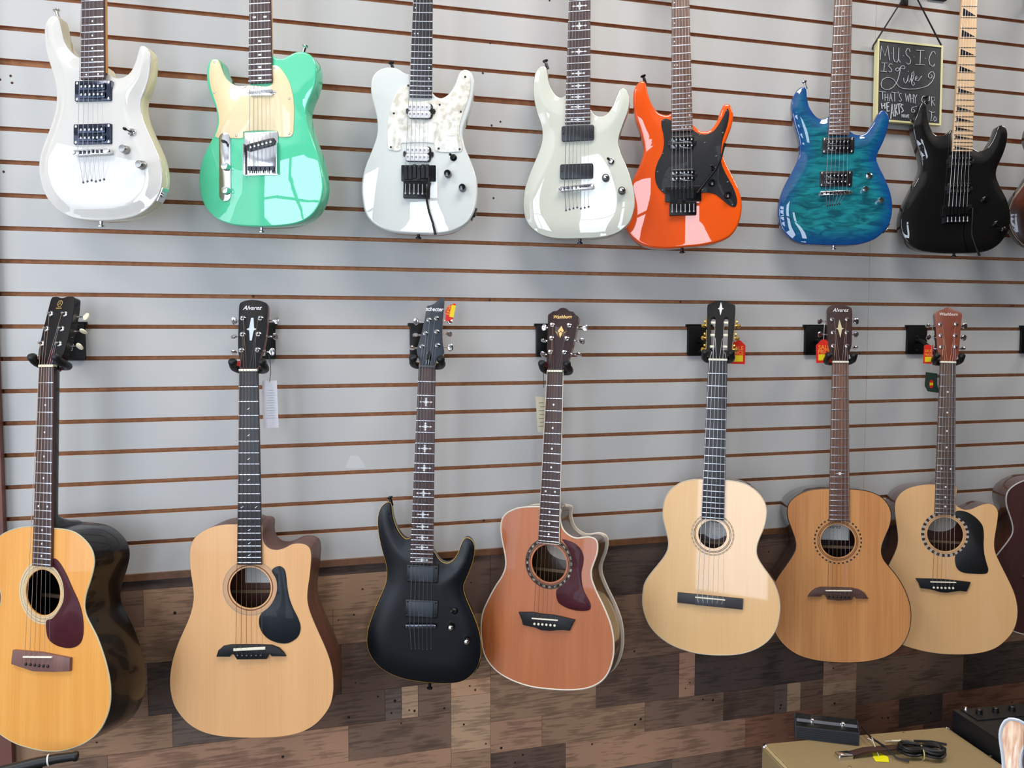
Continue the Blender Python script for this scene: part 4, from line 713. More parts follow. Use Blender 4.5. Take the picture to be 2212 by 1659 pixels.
def headstock(root, g, st):
    nut = g['nut']
    mw = Matrix.Translation((0, nut, .003)) @ Matrix.Rotation(-math.radians(13), 4, 'X')
    if 'head' not in g:
        w = g['wn'] / 2
        g['head'] = [[-w, .004], [-w - .004, .03], [-.034, .06], [-.036, .17], [0, .18], [.036, .17], [.034, .06], [w + .004, .03], [w, .004]]
        g['posts'] = [[-.022, .145], [-.022, .105], [-.022, .065], [.022, .145], [.022, .105], [.022, .065]]
        sp = spline(g['head'], .006)
    else: sp = chaikin(g['head'])
    hd = st.get('hdepth', .015)
    M_ = MB()
    if st.get('slots'):
        ring = sp; holes = []
        for sx in (-.0175, .0175):
            h = [(sx + .0065 * (1 if a in (1, 2) else -1), y) for a, y in ((0, .028), (1, .028), (2, .128), (3, .128))]
            hh = [(sx - .0065, .030), (sx + .0065, .030), (sx + .0065, .122)] + [(sx + .0065 * math.cos(t), .122 + .0065 * math.sin(t)) for t in np.linspace(.3, PI - .3, 7)] + [(sx - .0065, .122)]
            holes.append(np.array(hh))
        cap(M_, sp, lambda V: np.zeros(len(V)), holes, m=0); cap(M_, sp, lambda V: np.full(len(V), -hd - .004), holes, m=1)
        for rg in [sp] + holes:
            n = len(rg); vs = [(p[0], p[1], 0) for p in rg] + [(p[0], p[1], -hd - .004) for p in rg]
            M_.add(vs, [[i, (i + 1) % n, n + (i + 1) % n, n + i] for i in range(n)], 1 if rg is sp else 0)
    else:
        M_.prism(sp, -hd, -.0015, 0.0, 1); M_.prism(sp, -.0014, 0.0, 0.0005, 0)
    hs = M_.build('headstock', [st['hface'], st['hside']], root, mw=mw)
    # tuning machines
    P = g['posts']
    def edge(y, sg):
        best = .02
        for i in range(len(sp)):
            a, b = sp[i], sp[(i + 1) % len(sp)]
            if (a[1] - y) * (b[1] - y) <= 0 and abs(b[1] - a[1]) > 1e-6:
                x = a[0] + (b[0] - a[0]) * (y - a[1]) / (b[1] - a[1])
                if x * sg > 0: best = max(best, abs(x))
        return best
    tp = []
    for i, (x, y) in enumerate(P):
        if st.get('slots'):
            sg = -1 if i < 3 else 1; y = [.113, .076, .042][i % 3]; e = edge(y, sg)
            r = MB(); r.lathe((sg * .009, y, -.009), (sg, 0, 0), [(.0045, 0), (.0045, e - .010)], 12)
            ps = r.build('string_post', st.get('rollers', bone), hs)
            q = MB(); q.box((sg * (e + .0012), y, -.010), (.0012, .014, .008)); q.tube([(sg * e, y - .006, -.010), (sg * (e + .012), y - .006, -.012)], .0025, 8)
            q.lathe((sg * (e + .004), y + .004, -.010), (sg, 0, 0), [(.005, 0), (.005, .004)], 10)
            q.lathe((sg * (e + .011), y - .006, -.016), (0, 0, -1), [(.004, -.009), (.0055, -.005), (.0065, 0), (.0055, .006), (.003, .009)], 10)
            q.build('tuning_machine', gold, hs); tp.append((sg * .0165, y, -.006)); continue
        sg = -1 if i < 3 else 1
        e = edge(y, sg)
        q = MB()
        q.lathe((x, y, -.0005), (0, 0, 1), [(.0068, 0), (.0068, .0014), (.0060, .0024), (.0036, .0034), (.0032, .009), (.0026, .0105)], 16)
        q.tube([(x, y, -hd - .006), (sg * (e + .009), y, -hd - .004)], .0022, 8)
        q.box((x + sg * .002, y, -hd - .005), (.009, .008, .005))
        tm = q.build('tuning_machine', st.get('tuner', chrome), hs)
        q = MB(); ang = st.get('bang', [0.5, -0.9, 1.3, -0.3, 0.9, 0.1])[i]
        ca, sa = math.cos(ang), math.sin(ang); c0 = Vector((sg * (e + .0165), y, -hd - .004))
        bx = Vector((1, 0, 0)); by = Vector((0, ca, sa)); bz = Vector((0, -sa, ca))
        # rounded kidney shaped key
        n = 14; vs = []; fs = []
        for zz, k in ((-.0024, .8), (-.0012, 1), (.0012, 1), (.0024, .8)):
            for j in range(n):
                th = 2 * PI * j / n
                vs.append(c0 + bx * (.0075 * k * math.cos(th)) + by * (.0095 * k * math.sin(th) * (1 + .12 * math.cos(th) * sg)) + bz * zz)
        for a in range(3):
            for j in range(n): fs.append([a * n + j, a * n + (j + 1) % n, (a + 1) * n + (j + 1) % n, (a + 1) * n + j])
        fs.append(list(range(n))); fs.append([3 * n + j for j in range(n)])
        q.add(vs, fs); q.build('tuner_button', st.get('buttonm', st.get('tuner', chrome)), hs)
        tp.append((x, y, .007))
    return hs, mw, tp

def strings(root, g, st, ends, zend, mw=None, tp=None, ns=6, zs=None):
    """nut -> saddle -> anchor"""
    nut, sad, wn = g['nut'], g['sad'], g['wn']; zf = st.get('zf', .007)
    sxl, sxr = g.get('_sx', (-.027, .027)); gauges = [.0006, .00055, .00045, .00036, .0003, .00028]
    if ns == 7: gauges = [.0008] + gauges
    for i in range(ns):
        t = i / (ns - 1); x0 = (-wn / 2 + .0035) * (1 - t) + (wn / 2 - .0035) * t; x1 = sxl * (1 - t) + sxr * t
        zsd = zs if zs else .012
        path = [(x0, nut + .004, zf + .0022), (x0, nut - .0005, zf + .0026), (x1, g.get('_sy', sad), zsd)]
        if ends: path.append((ends[i][0], ends[i][1], zend))
        if tp:
            order = [2, 1, 0, 3, 4, 5] if ns == 6 else [2, 1, 0, 0, 3, 4, 5]
            p = mw @ Vector(tp[order[i]]); path.insert(0, (p.x + (.003 if i < 3 else -.003), p.y, p.z))
        M_ = MB(); M_.tube(path, gauges[i] * st.get('sg', 1), 5)
        mm = st.get('strm', (bronze, steel)); M_.build('string', mm[0] if i < ns - 2 else mm[1], root)

def strapbutton(root, g):
    for x, y in g.get('strap', []):
        end = y < g['sad']
        d = Vector((0, -1, 0)) if end else Vector((-.3 if x < 0 else .3, 1, 0)).normalized()
        M_ = MB(); M_.lathe((x, y, -.02), d, [(.004, -.012), (.004, .003), (.0035, .006), (.0075, .009), (.0075, .0115), (.002, .013)], 14)
        M_.build('strap_button', g['_strapm'], root)

def elec_body(root, g, st):
    sp = spline(g['body'], .006); t = st['t']; r = st['r']; A = st.get('arch', 0); Wd = st.get('aw', .04); kind = st.get('akind', 's')
    def drop(d):
        u = np.clip(d / Wd, 0, 1)
        return -A * ((1 - u) if kind == 'l' else (1 - u) ** 2)
    mb = MB(); n = len(sp); rings = []; zr = float(drop(np.array([r]))[0]) if A else 0
    rb = st.get('rb', .006)
    for th in (90, 60, 30): rings.append((inset(sp, rb * (1 - math.cos(math.radians(th)))), -t + rb - rb * math.sin(math.radians(th))))
    rings.append((sp, -t + rb)); rings.append((sp, zr - r))
    for th in (22, 45, 67, 90): rings.append((inset(sp, r * (1 - math.cos(math.radians(th)))), zr - r + r * math.sin(math.radians(th))))
    vs = []
    for q, z in rings: vs += [(a[0], a[1], z) for a in q]
    fs = []; mi = []
    for k in range(len(rings) - 1):
        for i in range(n): j = (i + 1) % n; fs.append([k * n + i, k * n + j, (k + 1) * n + j, (k + 1) * n + i])
    split = 4 * n
    mb.add(vs, fs[:split], 1); o = 0
    mb.f += fs[split:]; mb.mi += [0] * (len(fs) - split)
    mb.f.append(list(range(n))[::-1]); mb.mi.append(1)
    top = rings[-1][0]
    if A:
        def zf(V): return drop(dist_to(V, sp))
        cap(mb, top, zf, step=.0075, arch=True, m=0)
    else: cap(mb, top, lambda V: np.full(len(V), zr), m=0)
    bm_ = mb
    me = bm_.build('body', [st['face'], st['side']], root, ang=40)
    b = bmesh.new(); b.from_mesh(me.data); bmesh.ops.remove_doubles(b, verts=b.verts, dist=2e-5); bmesh.ops.recalc_face_normals(b, faces=b.faces); b.to_mesh(me.data); b.free()
    me.data.polygons.foreach_set('use_smooth', [True] * len(me.data.polygons)); me.data.set_sharp_from_angle(angle=math.radians(50))
    if st.get('bind'):
        M_ = MB(); M_.tube([(a[0], a[1], zr - r * .85 - st.get('bindr', .0018) * .45) for a in inset(sp, st.get('bindr', .0018) * .62)], st.get('bindr', .0018), 6, closed=True)
        M_.build('binding', st['bind'], root)
    return sp, zr

def rrect(c, ux, hx, hy, r, n=5):
    """rounded rectangle polygon centred c, x direction ux"""
    ux = np.array(ux, float); ux /= np.linalg.norm(ux); uy = np.array([-ux[1], ux[0]]); c = np.array(c, float); out = []
    for cx, cy, a0 in ((1, 1, 0), (-1, 1, 90), (-1, -1, 180), (1, -1, 270)):
        for k in range(n + 1):
            a = math.radians(a0 + 90 * k / n)
            out.append(c + ux * (cx * (hx - r) + r * math.cos(a)) + uy * (cy * (hy - r) + r * math.sin(a)))
    return np.array(out)
def quad(q):
    q = np.array(q, float); c = q.mean(0); ux = (q[1] - q[0] + q[2] - q[3]); hx = (np.linalg.norm(q[1] - q[0]) + np.linalg.norm(q[2] - q[3])) / 4; hy = (np.linalg.norm(q[3] - q[0]) + np.linalg.norm(q[2] - q[1])) / 4
    ux = ux / np.linalg.norm(ux); return c, ux, hx, hy

def screws(root, pts, z, m=None):
    for x, y in pts:
        M_ = MB(); M_.lathe((x, y, z), (0, 0, 1), [(.0028, 0), (.0028, .0004), (.0018, .0012), (.0004, .0014)], 10); M_.build('screw', m or chrome, root)

def pickup(root, q, kind, z0=.0, ns=6):
    c, ux, hx, hy = quad(q); uy = np.array([-ux[1], ux[0]])
    def pt(a, b): p = c + ux * a + uy * b; return (p[0], p[1])
    if kind in ('ring', 'ringmetal', 'ringcover'):
        M_ = MB(); M_.prism(rrect(c, ux, hx, hy, .003), -.008, z0 + .0045, .0012)
        rg = M_.build('pickup', black_p if kind != 'ringmetal' else mat('smoked_ring', (30, 38, 60), .15, .6, .5), root)
        for a in (-1, 1):
            for b in (-1, 1):
                x, y = pt(a * (hx - .006), b * (hy - .005)); M_ = MB(); M_.lathe((x, y, z0 + .004), (0, 0, 1), [(.0028, 0), (.0028, .001), (.001, .0016)], 10); M_.build('screw', chrome if kind != 'ringcover' else black_m, rg)
        cm = {'ring': black_g, 'ringmetal': mat('mirror_cover', (60, 66, 80), .08, 1.0), 'ringcover': black_p}[kind]
        if kind == 'ringcover':
            M_ = MB(); M_.prism(rrect(c - ux * .002, ux, hx * .76, hy * .84, .0015), z0, z0 + .008, .001); cv = M_.build('pickup_cover', mat('slate_cover', (44, 52, 62), .4), rg)
            e = text('EMG', .005, mat('grey_print', (170, 170, 170), .5), cv, Matrix.Translation((c[0], c[1] - hy * .62, z0 + .0081)))
        else:
            for b in (-1, 1):
                M_ = MB(); M_.prism(rrect(c + uy * b * hy * .40, ux, hx * .74, hy * .36, .004), z0, z0 + .008, .001); bb = M_.build('pickup_coil', cm, rg)
                for k in range(ns):
                    a = (k / (ns - 1) - .5) * 2 * .0255
                    p = c + ux * a + uy * b * hy * .40; M_ = MB(); M_.lathe((p[0], p[1], z0 + .0079), (0, 0, 1), [(.0025, 0), (.0025, .0006), (.0012, .0010)], 8); M_.build('pole_piece', chrome, bb)
    elif kind == 'emg':
        M_ = MB(); M_.prism(rrect(c, ux, hx, hy, .005), -.006, z0 + .007, .0012); pk = M_.build('pickup', mat('soapbar_cover', (30, 33, 40), .35), root)
        for a in (-1, 1):
            x, y = pt(a * (hx - .005), 0); M_ = MB(); M_.lathe((x, y, z0 + .0065), (0, 0, 1), [(.0022, 0), (.0022, .0008), (.001, .001)], 8); M_.build('screw', black_m, pk)
        text('EMG', .005, mat('grey_print', (90, 92, 96), .5), pk, Matrix.Translation((c[0], c[1] - hy * .7, z0 + .0071)))
    elif kind in ('zebra', 'open'):
        M_ = MB(); M_.prism(rrect(c, ux, hx, hy, .008), -.006, z0 + .004, .001)
        M_.prism(rrect(c, ux, hx + .006, hy * .34, .003), -.006, z0 + .0035, .0008)
        pk = M_.build('pickup', black_p, root)
        cm = mat('white_bobbin', (226, 226, 226), .35) if kind == 'zebra' else black_g
        for b in (-1, 1):
            M_ = MB(); M_.prism(rrect(c + uy * b * hy * .47 - ux * (.002 if kind == 'zebra' else 0), ux, hx * .93, hy * .46, .007), z0 + .003, z0 + .0085, .001); bb = M_.build('pickup_coil', cm, pk)
            for k in range(ns):
                a = (k / (ns - 1) - .5) * 2 * .0255
                p = c + ux * a + uy * b * hy * .45; M_ = MB(); M_.lathe((p[0], p[1], z0 + .0084), (0, 0, 1), [(.0026, 0), (.0026, .0006), (.0012, .001)], 8); M_.build('pole_piece', chrome if kind == 'open' else mat('grey_pole', (150, 150, 152), .3, .8), bb)

def tom_bridge(root, tom, ns=6, m=None):
    a, b = np.array(tom[0]), np.array(tom[1]); c = (a + b) / 2; ux = (b - a) / np.linalg.norm(b - a); hx = np.linalg.norm(b - a) / 2; uy = np.array([-ux[1], ux[0]])
    m = m or chrome
    M_ = MB(); M_.prism(rrect(c, ux, hx, .0062, .006), .004, .0125, .0015)
    for sx in (-1, 1):
        p = c + ux * sx * (hx - .005); M_.lathe((p[0], p[1], -.004), (0, 0, 1), [(.005, 0), (.005, .016), (.003, .018)], 12)
    br = M_.build('bridge', m, root)
    for k in range(ns):
        t = (k / (ns - 1) - .5) * 2; p = c + ux * t * .0265 * (1.2 if ns == 7 else 1) + uy * random.uniform(-.0008, .0008)
        q = MB(); q.box((p[0], p[1], .0132), (.0020, .0036, .0016)); q.build('bridge_saddle', m if m is not chrome else dchrome, br)
    g = (c, ux)
    return c

def floyd(root, q, arm, knobm=black_m):
    q = np.array(q); c, ux, hx, hy = quad(q[:4]); uy = np.array([-ux[1], ux[0]])
    M_ = MB(); M_.prism(rrect(c, ux, hx, hy, .002), .002, .006, .001)
    br = M_.build('tremolo_bridge', black_m, root)
    c2, u2, hx2, hy2 = quad(q[4:8])
    M_ = MB(); M_.prism(rrect(c2, u2, hx2, hy2, .002), -.003, .010, .001); M_.build('tremolo_block', black_m, br)
    for k in range(6):
        t = (k / 5 - .5) * 2; p = c + ux * (t * .0265 - .004) ; off = [0, 0, .003, -.001, .003, .003][k]
        M_ = MB(); M_.box((p[0] + uy[0] * off, p[1] + uy[1] * off, .010), (.0042, hy * .85, .004), (Vector((ux[0], ux[1], 0)), Vector((uy[0], uy[1], 0)), Vector((0, 0, 1))))
        pp = p + uy * (hy * .55 + off); M_.lathe((pp[0], pp[1], .013), (0, 0, 1), [(.003, 0), (.003, .002), (.001, .0024)], 10)
        M_.build('bridge_saddle', mat('saddle_black', (28, 28, 30), .3, .6), br)
        p1 = c2 + u2 * t * hx2 * .8; s0 = p1 - uy * hy2 * .45; s1 = p1 + uy * hy2 * .65
        M_ = MB(); M_.tube([(s0[0], s0[1], .0125), (s1[0], s1[1], .0125)], .0016, 8); M_.lathe((s0[0], s0[1], .0125), (-uy[0], -uy[1], 0), [(.0034, -.001), (.0034, .003), (.001, .004)], 10)
        M_.build('fine_tuner', mat('tuner_steel', (170, 170, 172), .3, .9), br)
    if arm:
        a = np.array(arm); n = len(a); path = [(a[0][0], a[0][1], .008)] + [(p[0], p[1], .016 + .010 * min(1, i / 2)) for i, p in enumerate(a)]
        pa = [Vector(p) for p in path]
        M_ = MB(); M_.tube(pa, [.0035] * 2 + [.0028] * (len(pa) - 3) + [.0034], 10); M_.build('tremolo_arm', black_m, root)
    return c, ux, uy, hy

def knob(root, x, y, m, h=.016, r=.0095, dome=None, name='control_knob'):
    M_ = MB(); M_.lathe((x, y, 0), (0, 0, 1), [(r * 1.05, -.002), (r * 1.05, .0015), (r, .003), (r * .93, h * .85), (r * .8, h), (r * .1, h + .0006)], 20)
    k = M_.build(name, m, root)
    if dome:
        M_ = MB(); M_.lathe((x, y, h - .0005), (0, 0, 1), [(r * .72, 0), (r * .6, .0022), (r * .3, .0036), (.0002, .004)], 18); M_.build('knob_cap', dome, k)
def toggle(root, x, y, m=chrome, tilt=(-.5, .3)):
    M_ = MB(); M_.lathe((x, y, -.002), (0, 0, 1), [(.0085, 0), (.0085, .004), (.006, .0055), (.004, .0075)], 16); d = Vector((tilt[0], tilt[1], 1)).normalized()
    s = M_.build('selector_switch', m, root)
    M_ = MB(); M_.lathe((x, y, .003), d, [(.0014, 0), (.0014, .010), (.0032, .012), (.0036, .016), (.002, .019)], 12); M_.build('switch_tip', black_p, s)

def electric(key, label, st, logo=None):
    g = GD[key]; root = empty('electric_guitar', matx(g['M'])); tag(root, label, 'guitar', st.get('group'))
    g['_strapm'] = st.get('hw', chrome)
    sp, zr = elec_body(root, g, st)
    # where the neck meets the body
    hit = [p[1] for p in sp if abs(p[0]) < .035 and p[1] > g['sad']]
    st['joint'] = max(g['sad'] + fr(g['L'], g['nf']) + .01, max(hit) - .05)
    neck_parts(root, g, st)
    hs, mw, tp = headstock(root, g, st)
    ends = None; zs = .0135; ns = st.get('ns', 6)
    pgz = 0
    if 'pg' in g:
        M_ = MB(); M_.prism(spline(g['pg'], .006), -.002, .0022, .0008); M_.build('pickguard', st['pgm'], root, ang=30); pgz = .002
        screws(root, g.get('screws', []), .0021, st.get('screwm'))
    if 'pu' in g:
        for i in range(0, len(g['pu']), 4): pickup(root, g['pu'][i:i + 4], st['pukind'], pgz * (0 if i else 1), min(ns, 6))
    if 'tom' in g:
        c = tom_bridge(root, g['tom'], ns, st.get('brm')); a, b = g['tom']; k = .8
        mx = ((a[0] + b[0]) / 2); hw_ = (b[0] - a[0]) / 2 * .66; g['_sx'] = (mx - hw_, mx + hw_); g['_sy'] = (a[1] + b[1]) / 2 + .002; zs = .0150
        if 'holes' in g:
            ends = g['holes']
            for x, y in ends: M_ = MB(); M_.lathe((x, y, 0), (0, 0, 1), [(.0026, -.001), (.0026, .0006), (.0012, .0008)], 10); M_.build('string_ferrule', st.get('ferr', dchrome), root)
    if 'floyd' in g:
        c, ux, uy, hy = floyd(root, g['floyd'], g.get('arm')); g['_sx'] = (c[0] - .0265 - .004, c[0] + .0265 - .004); g['_sy'] = c[1] + hy * .6; zs = .0155
    st['extra'] and st['extra'](root, g) if st.get('extra') else None
    strings(root, g, st, ends, .0008, mw, tp if ns == 6 and 'posts' in g else None, ns, g.get('_zs', zs))
    for x, y in g.get('knobs', []): knob(root, x, y, st.get('km', chrome), dome=st.get('kdome'))
    for x, y in g.get('switch', []): toggle(root, x, y, st.get('swm', st.get('hw', chrome)))
    if 'jack' in g:
        x, y = g['jack'][0]; i = int(np.argmin(np.linalg.norm(sp - np.array([x, y]), axis=1))); n = len(sp); tdir = sp[(i + 3) % n] - sp[i - 3]; tdir /= np.linalg.norm(tdir); nd = np.array([tdir[1], -tdir[0]])
        p = sp[i] + nd * .0005; M_ = MB(); M_.box((p[0], p[1], -.024), (.016, .0012, .011), (Vector((tdir[0], tdir[1], 0)), Vector((nd[0], nd[1], 0)), Vector((0, 0, 1))))
        M_.lathe((p[0], p[1], -.024), (nd[0], nd[1], 0), [(.006, 0), (.006, .004), (.0035, .0042)], 14); M_.build('output_jack', st.get('hw', chrome), root)
    strapbutton(root, g)
    return root, hs

def acoustic(key, label, st):
    g = GD[key]; root = empty('acoustic_guitar', matx(g['M'])); tag(root, label, 'guitar', st.get('group'))
    sp = spline(g['body'], .007); t = st['t']; n = len(sp); st['acoustic'] = True
    hc = np.array(g['hole'][0]); hr = abs(g['hole'][1][1] - g['hole'][2][1]) / 2; hc = (np.array(g['hole'][1]) + np.array(g['hole'][2])) / 2
    circ = lambda r, k=48: np.array([(hc[0] + r * math.cos(2 * PI * i / k), hc[1] + r * math.sin(2 * PI * i / k)) for i in range(k)])
    inner = inset(sp, .0025)
    mb = MB(); hole = circ(hr)
    cap(mb, sp, lambda V: np.zeros(len(V)), [hole], m=0); cap(mb, inner, lambda V: np.full(len(V), -.003), [hole], m=0)
    k = len(hole); mb.add([(p[0], p[1], 0) for p in hole] + [(p[0], p[1], -.003) for p in hole], [[i, (i + 1) % k, k + (i + 1) % k, k + i] for i in range(k)], 0)
    sb = mb.build('soundboard', st['top'], root, smooth=False)
    mb = MB(); a0 = -.0005
    # sides with slight rounding at the back edge, thin wall
    rings = [(sp, a0), (sp, -t * .5), (sp, -t + .002), (inset(sp, .0012), -t)]
    vs = []
    for q, z in rings: vs += [(a[0], a[1], z) for a in q]
    fs = [[kk * n + i, kk * n + (i + 1) % n, (kk + 1) * n + (i + 1) % n, (kk + 1) * n + i] for kk in range(3) for i in range(n)]
    fs.append([3 * n + i for i in range(n)])
    mb.add(vs, fs); bs = mb.build('back_and_sides', st['side'], root, ang=50)
    for z, nm in ((-.0012, 1), (-t + .0012, 2)):
        if nm == 2 and not st.get('bind2'): continue
        M_ = MB(); M_.tube([(a[0], a[1], z) for a in inset(sp, .0005)], st.get('br', .0017), 6, closed=True); M_.build('binding', st['bind'], root)
    # label and brace seen through the hole
    lb = MB(); lx, ly, lw, lh = st.get('lab', (hc[0] + .005, hc[1] + .018, .045, .034))
    if st.get('lab_oval'): lb.prism([(hc[0] + .012 + .055 * math.cos(a), hc[1] + .030 + .034 * math.sin(a)) for a in np.linspace(0, 2 * PI, 32)[:-1]], -t + .0008, -t + .0014)
    else: lb.box((hc[0] + .006, hc[1] + .030, -t + .001), (.052, .044, .0004))
    if not st.get('nolab'):
        l = lb.build('paper_label', st.get('labm', label_p), root)
        if st.get('labtext'):
            text(st['labtext'], .016, ink, l, Matrix.Translation((hc[0] + .010, hc[1] + .026, -t + .0016)), .3)
            [text('- - - - -', .007, ink, l, Matrix.Translation((hc[0] + .010, hc[1] + y_, -t + .0016)), name='label_print') for y_ in (.012, .002)]
    lb = MB(); lb.box((hc[0], hc[1] - .034, -t + .005), (.11, .004, .004)); lb.build('brace', mat('brace_wood', (150, 120, 88), .7), root)
    # rosette
    for r0, r1, m1, m2, seg in st['ros']:
        vs = []; fs = []; mi = []; K = 96 if not seg else seg * 4
        for i in range(K):
            a = 2 * PI * i / K
            for r in (r0, r1): vs.append((hc[0] + r * math.cos(a), hc[1] + r * math.sin(a), .0004))
        mbr = MB()
        mbr.v = vs
        for i in range(K):
            j = (i + 1) % K; mbr.f.append([2 * i, 2 * j, 2 * j + 1, 2 * i + 1]); mbr.mi.append(0 if not seg else (1 if (i // 2) % 2 else 0))
        # small thickness
        o = len(mbr.v); mbr.v += [(v[0], v[1], 0.0) for v in vs]
        for i in range(K):
            j = (i + 1) % K
            mbr.f.append([2 * i, 2 * j, o + 2 * j, o + 2 * i]); mbr.mi.append(0); mbr.f.append([2 * i + 1, 2 * j + 1, o + 2 * j + 1, o + 2 * i + 1]); mbr.mi.append(0)
        mbr.build('rosette', [m1, m2 or m1], sb, smooth=False)
    if 'pg' in g:
        M_ = MB(); M_.prism(spline(g['pg'], .006), .0002, .0016, .0004); M_.build('pickguard', st['pgm'], root, ang=30)
    if 'bridge' in g:
        M_ = MB(); M_.prism(g['bridge'], .0001, .0075, .0012); br = M_.build('bridge', st['brm'], root, ang=25)
        if 'bmid' in g:
            M_ = MB(); M_.prism(g['bmid'], .0070, .0095, .0008); M_.build('tie_block', mat('tie_block', (64, 66, 70), .4), br)
        a, b = [np.array(p) for p in g['sad_']]; c = (a + b) / 2; ux = (b - a) / np.linalg.norm(b - a)
        M_ = MB(); M_.prism(rrect(c, ux, np.linalg.norm(b - a) / 2, st.get('sadw', .0018), .0008, 2), .006, .0110, .0005); M_.build('saddle', bone, br)
        g['_sx'] = (a[0] + .006, b[0] - .006); g['_sy'] = c[1]
        for x, y in g['pins']:
            if st.get('slots'): continue
            M_ = MB(); M_.lathe((x, y, .0065), (0, 0, 1), [(.0028, 0), (.0034, .0018), (.003, .0034), (.0008, .0042)], 12); M_.build('bridge_pin', st['pinm'], br)
    hit = [p[1] for p in sp if abs(p[0]) < .03 and p[1] > hc[1]]
    st['joint'] = max(hit) - .004
    neck_parts(root, g, st)
    hs, mw, tp = headstock(root, g, st)
    if 'bridge' in g: strings(root, g, st, g['pins'], .0085, mw, tp, 6, .0106)
    if 'logo' in g and st.get('logo'):
        c, l, r = [np.array(p) for p in g['logo']]; wd = r[0] - l[0]
        txt, shear, m, yo = st['logo']
        text(txt, wd / len(txt) * 2.05, m, hs, Matrix.Translation((c[0], c[1] + yo, .0003)), shear, bold=.00012, sx=.92)
    if 'diam' in g and st.get('dstyle'):
        T_, M0, B_, L_, R_ = [np.array(p) for p in g['diam']]
        q = MB()
        if st['dstyle'] == 'star':
            cx, cy = M0; hw = (R_[0] - L_[0]) / 2; hh = (T_[1] - B_[1]) / 2
            tw_ = st.get('dtip', .04); rt_ = [(tw_, 1), (.46, .3), (.52, .1), (1, .03), (1, -.03), (.52, -.1), (.4, -.3), (tw_ * .8, -1)]
            q.prism([(cx + hw * u, cy + hh * v) for u, v in rt_] + [(cx - hw * u, cy + hh * v) for u, v in rt_[::-1]], 0, .0003)
            q.build('headstock_inlay', st['dm'], hs)
        else:
            cx, cy = M0; hw = (R_[0] - L_[0]) / 2
            q.prism([(cx, T_[1]), (cx + hw * .5, cy + .003), (cx + hw * .28, cy - .002), (cx, cy + .004), (cx - hw * .28, cy - .002), (cx - hw * .5, cy + .003)], 0, .0003)
            q.prism([(cx, cy + .001), (cx + hw * .28, cy - .004), (cx, B_[1]), (cx - hw * .28, cy - .004)], 0, .0003)
            for s_ in (-1, 1): q.prism([(cx + s_ * hw, cy + .0035), (cx + s_ * hw * .5, cy - .002), (cx + s_ * hw * .25, B_[1] + .003), (cx + s_ * hw * .42, cy - .005)], 0, .0003)
            q.build('headstock_inlay', st['dm'], hs)
    if 'strap' in g: strapbutton(root, g)
    M_ = MB(); i = int(np.argmin(sp[:, 1])); M_.lathe((0, sp[i][1], -t / 2), (0, -1, 0), [(.004, -.004), (.004, .005), (.0075, .008), (.0075, .0105), (.002, .012)], 12); M_.build('strap_button', st.get('tuner', chrome), root)
    return root, hs

def paint(name, col, rough=.4, metal=0, coat=1.0, col2=None, noise=None, spec=.15):
    m = mat(name, col, max(rough, .4), metal, coat, spec, noise=noise, crough=.012); m.node_tree.nodes['Principled BSDF'].inputs['Coat IOR'].default_value = 1.8; return m
ZERO = None
# ------------------------------------------------------------------ room
mdf = mat('raw_fibreboard', (208, 148, 104), 0.85, noise=((60, 60, 60), (184, 126, 88), .35, .65))
laminate = mat('wall_laminate', (193, 193, 192), 0.45, spec=.3, bump=((14, 3, 3), .05))
ZC = [1.53 + .0967 - k * .0762 for k in range(-24, 9)]
def slat(x0, x1, zlo, zhi, name):
    prof = [(0.0, zlo)]
    prof_m = []
    for z in sorted(ZC):
        if not (zlo + .01 < z < zhi - .01): continue
        h = .0076 if abs(z - (1.53 + .0967 + 7 * .0762)) < 1e-6 else .0051
        pts = [(0, z - h), (.0055, z - h), (.0055, z - h - .007), (.0172, z - h - .007), (.0172, z + h + .007), (.0055, z + h + .007), (.0055, z + h), (0, z + h)]
        prof_m.append((len(prof) - 1, 0)); prof += pts; 
    prof.append((0.0, zhi))
    mb = MB(); n = len(prof)
    vs = [(x0, y, z) for y, z in prof] + [(x1, y, z) for y, z in prof]
    for i in range(n - 1):
        m = 0 if (prof[i][0] == 0 and prof[i + 1][0] == 0) else 1
        mb.f.append([i, i + 1, n + i + 1, n + i]); mb.mi.append(m)
    mb.v = vs
    for x, off in ((x0, 0), (x1, n)):
        a = len(mb.v); mb.v += [(x, .018, zlo), (x, .018, zhi)]
        mb.f.append([off + i for i in range(n)] + [a + 1, a]); mb.mi.append(1)
    mb.box(((x0 + x1) / 2, .022, (zlo + zhi) / 2), ((x1 - x0) / 2, .003, (zhi - zlo) / 2), m=1)
    o = mb.build(name, [laminate, mdf], smooth=False); tag(o, kind='structure'); return o
SLAT_LO = 0.94
XS = 1.7437
wb = slat(-0.655, XS - .0004, SLAT_LO, CEIL, 'wall_back')
wb2 = slat(XS + .0004, ROOM_X1, SLAT_LO, CEIL, 'wall_back')
plain = mat('painted_wall', (200, 196, 188), .8)
M_ = MB(); M_.box(((ROOM_X0 - .7) / 2 - .005, .02, CEIL / 2), ((-.70 - ROOM_X0) / 2 , .02, CEIL / 2)); tag(M_.build('wall_back', plain, smooth=False), kind='structure')
M_ = MB(); M_.box(((ROOM_X0 + ROOM_X1) / 2, .045, CEIL / 2), ((ROOM_X1 - ROOM_X0) / 2, .015, CEIL / 2)); tag(M_.build('wall_back', plain, smooth=False), kind='structure')
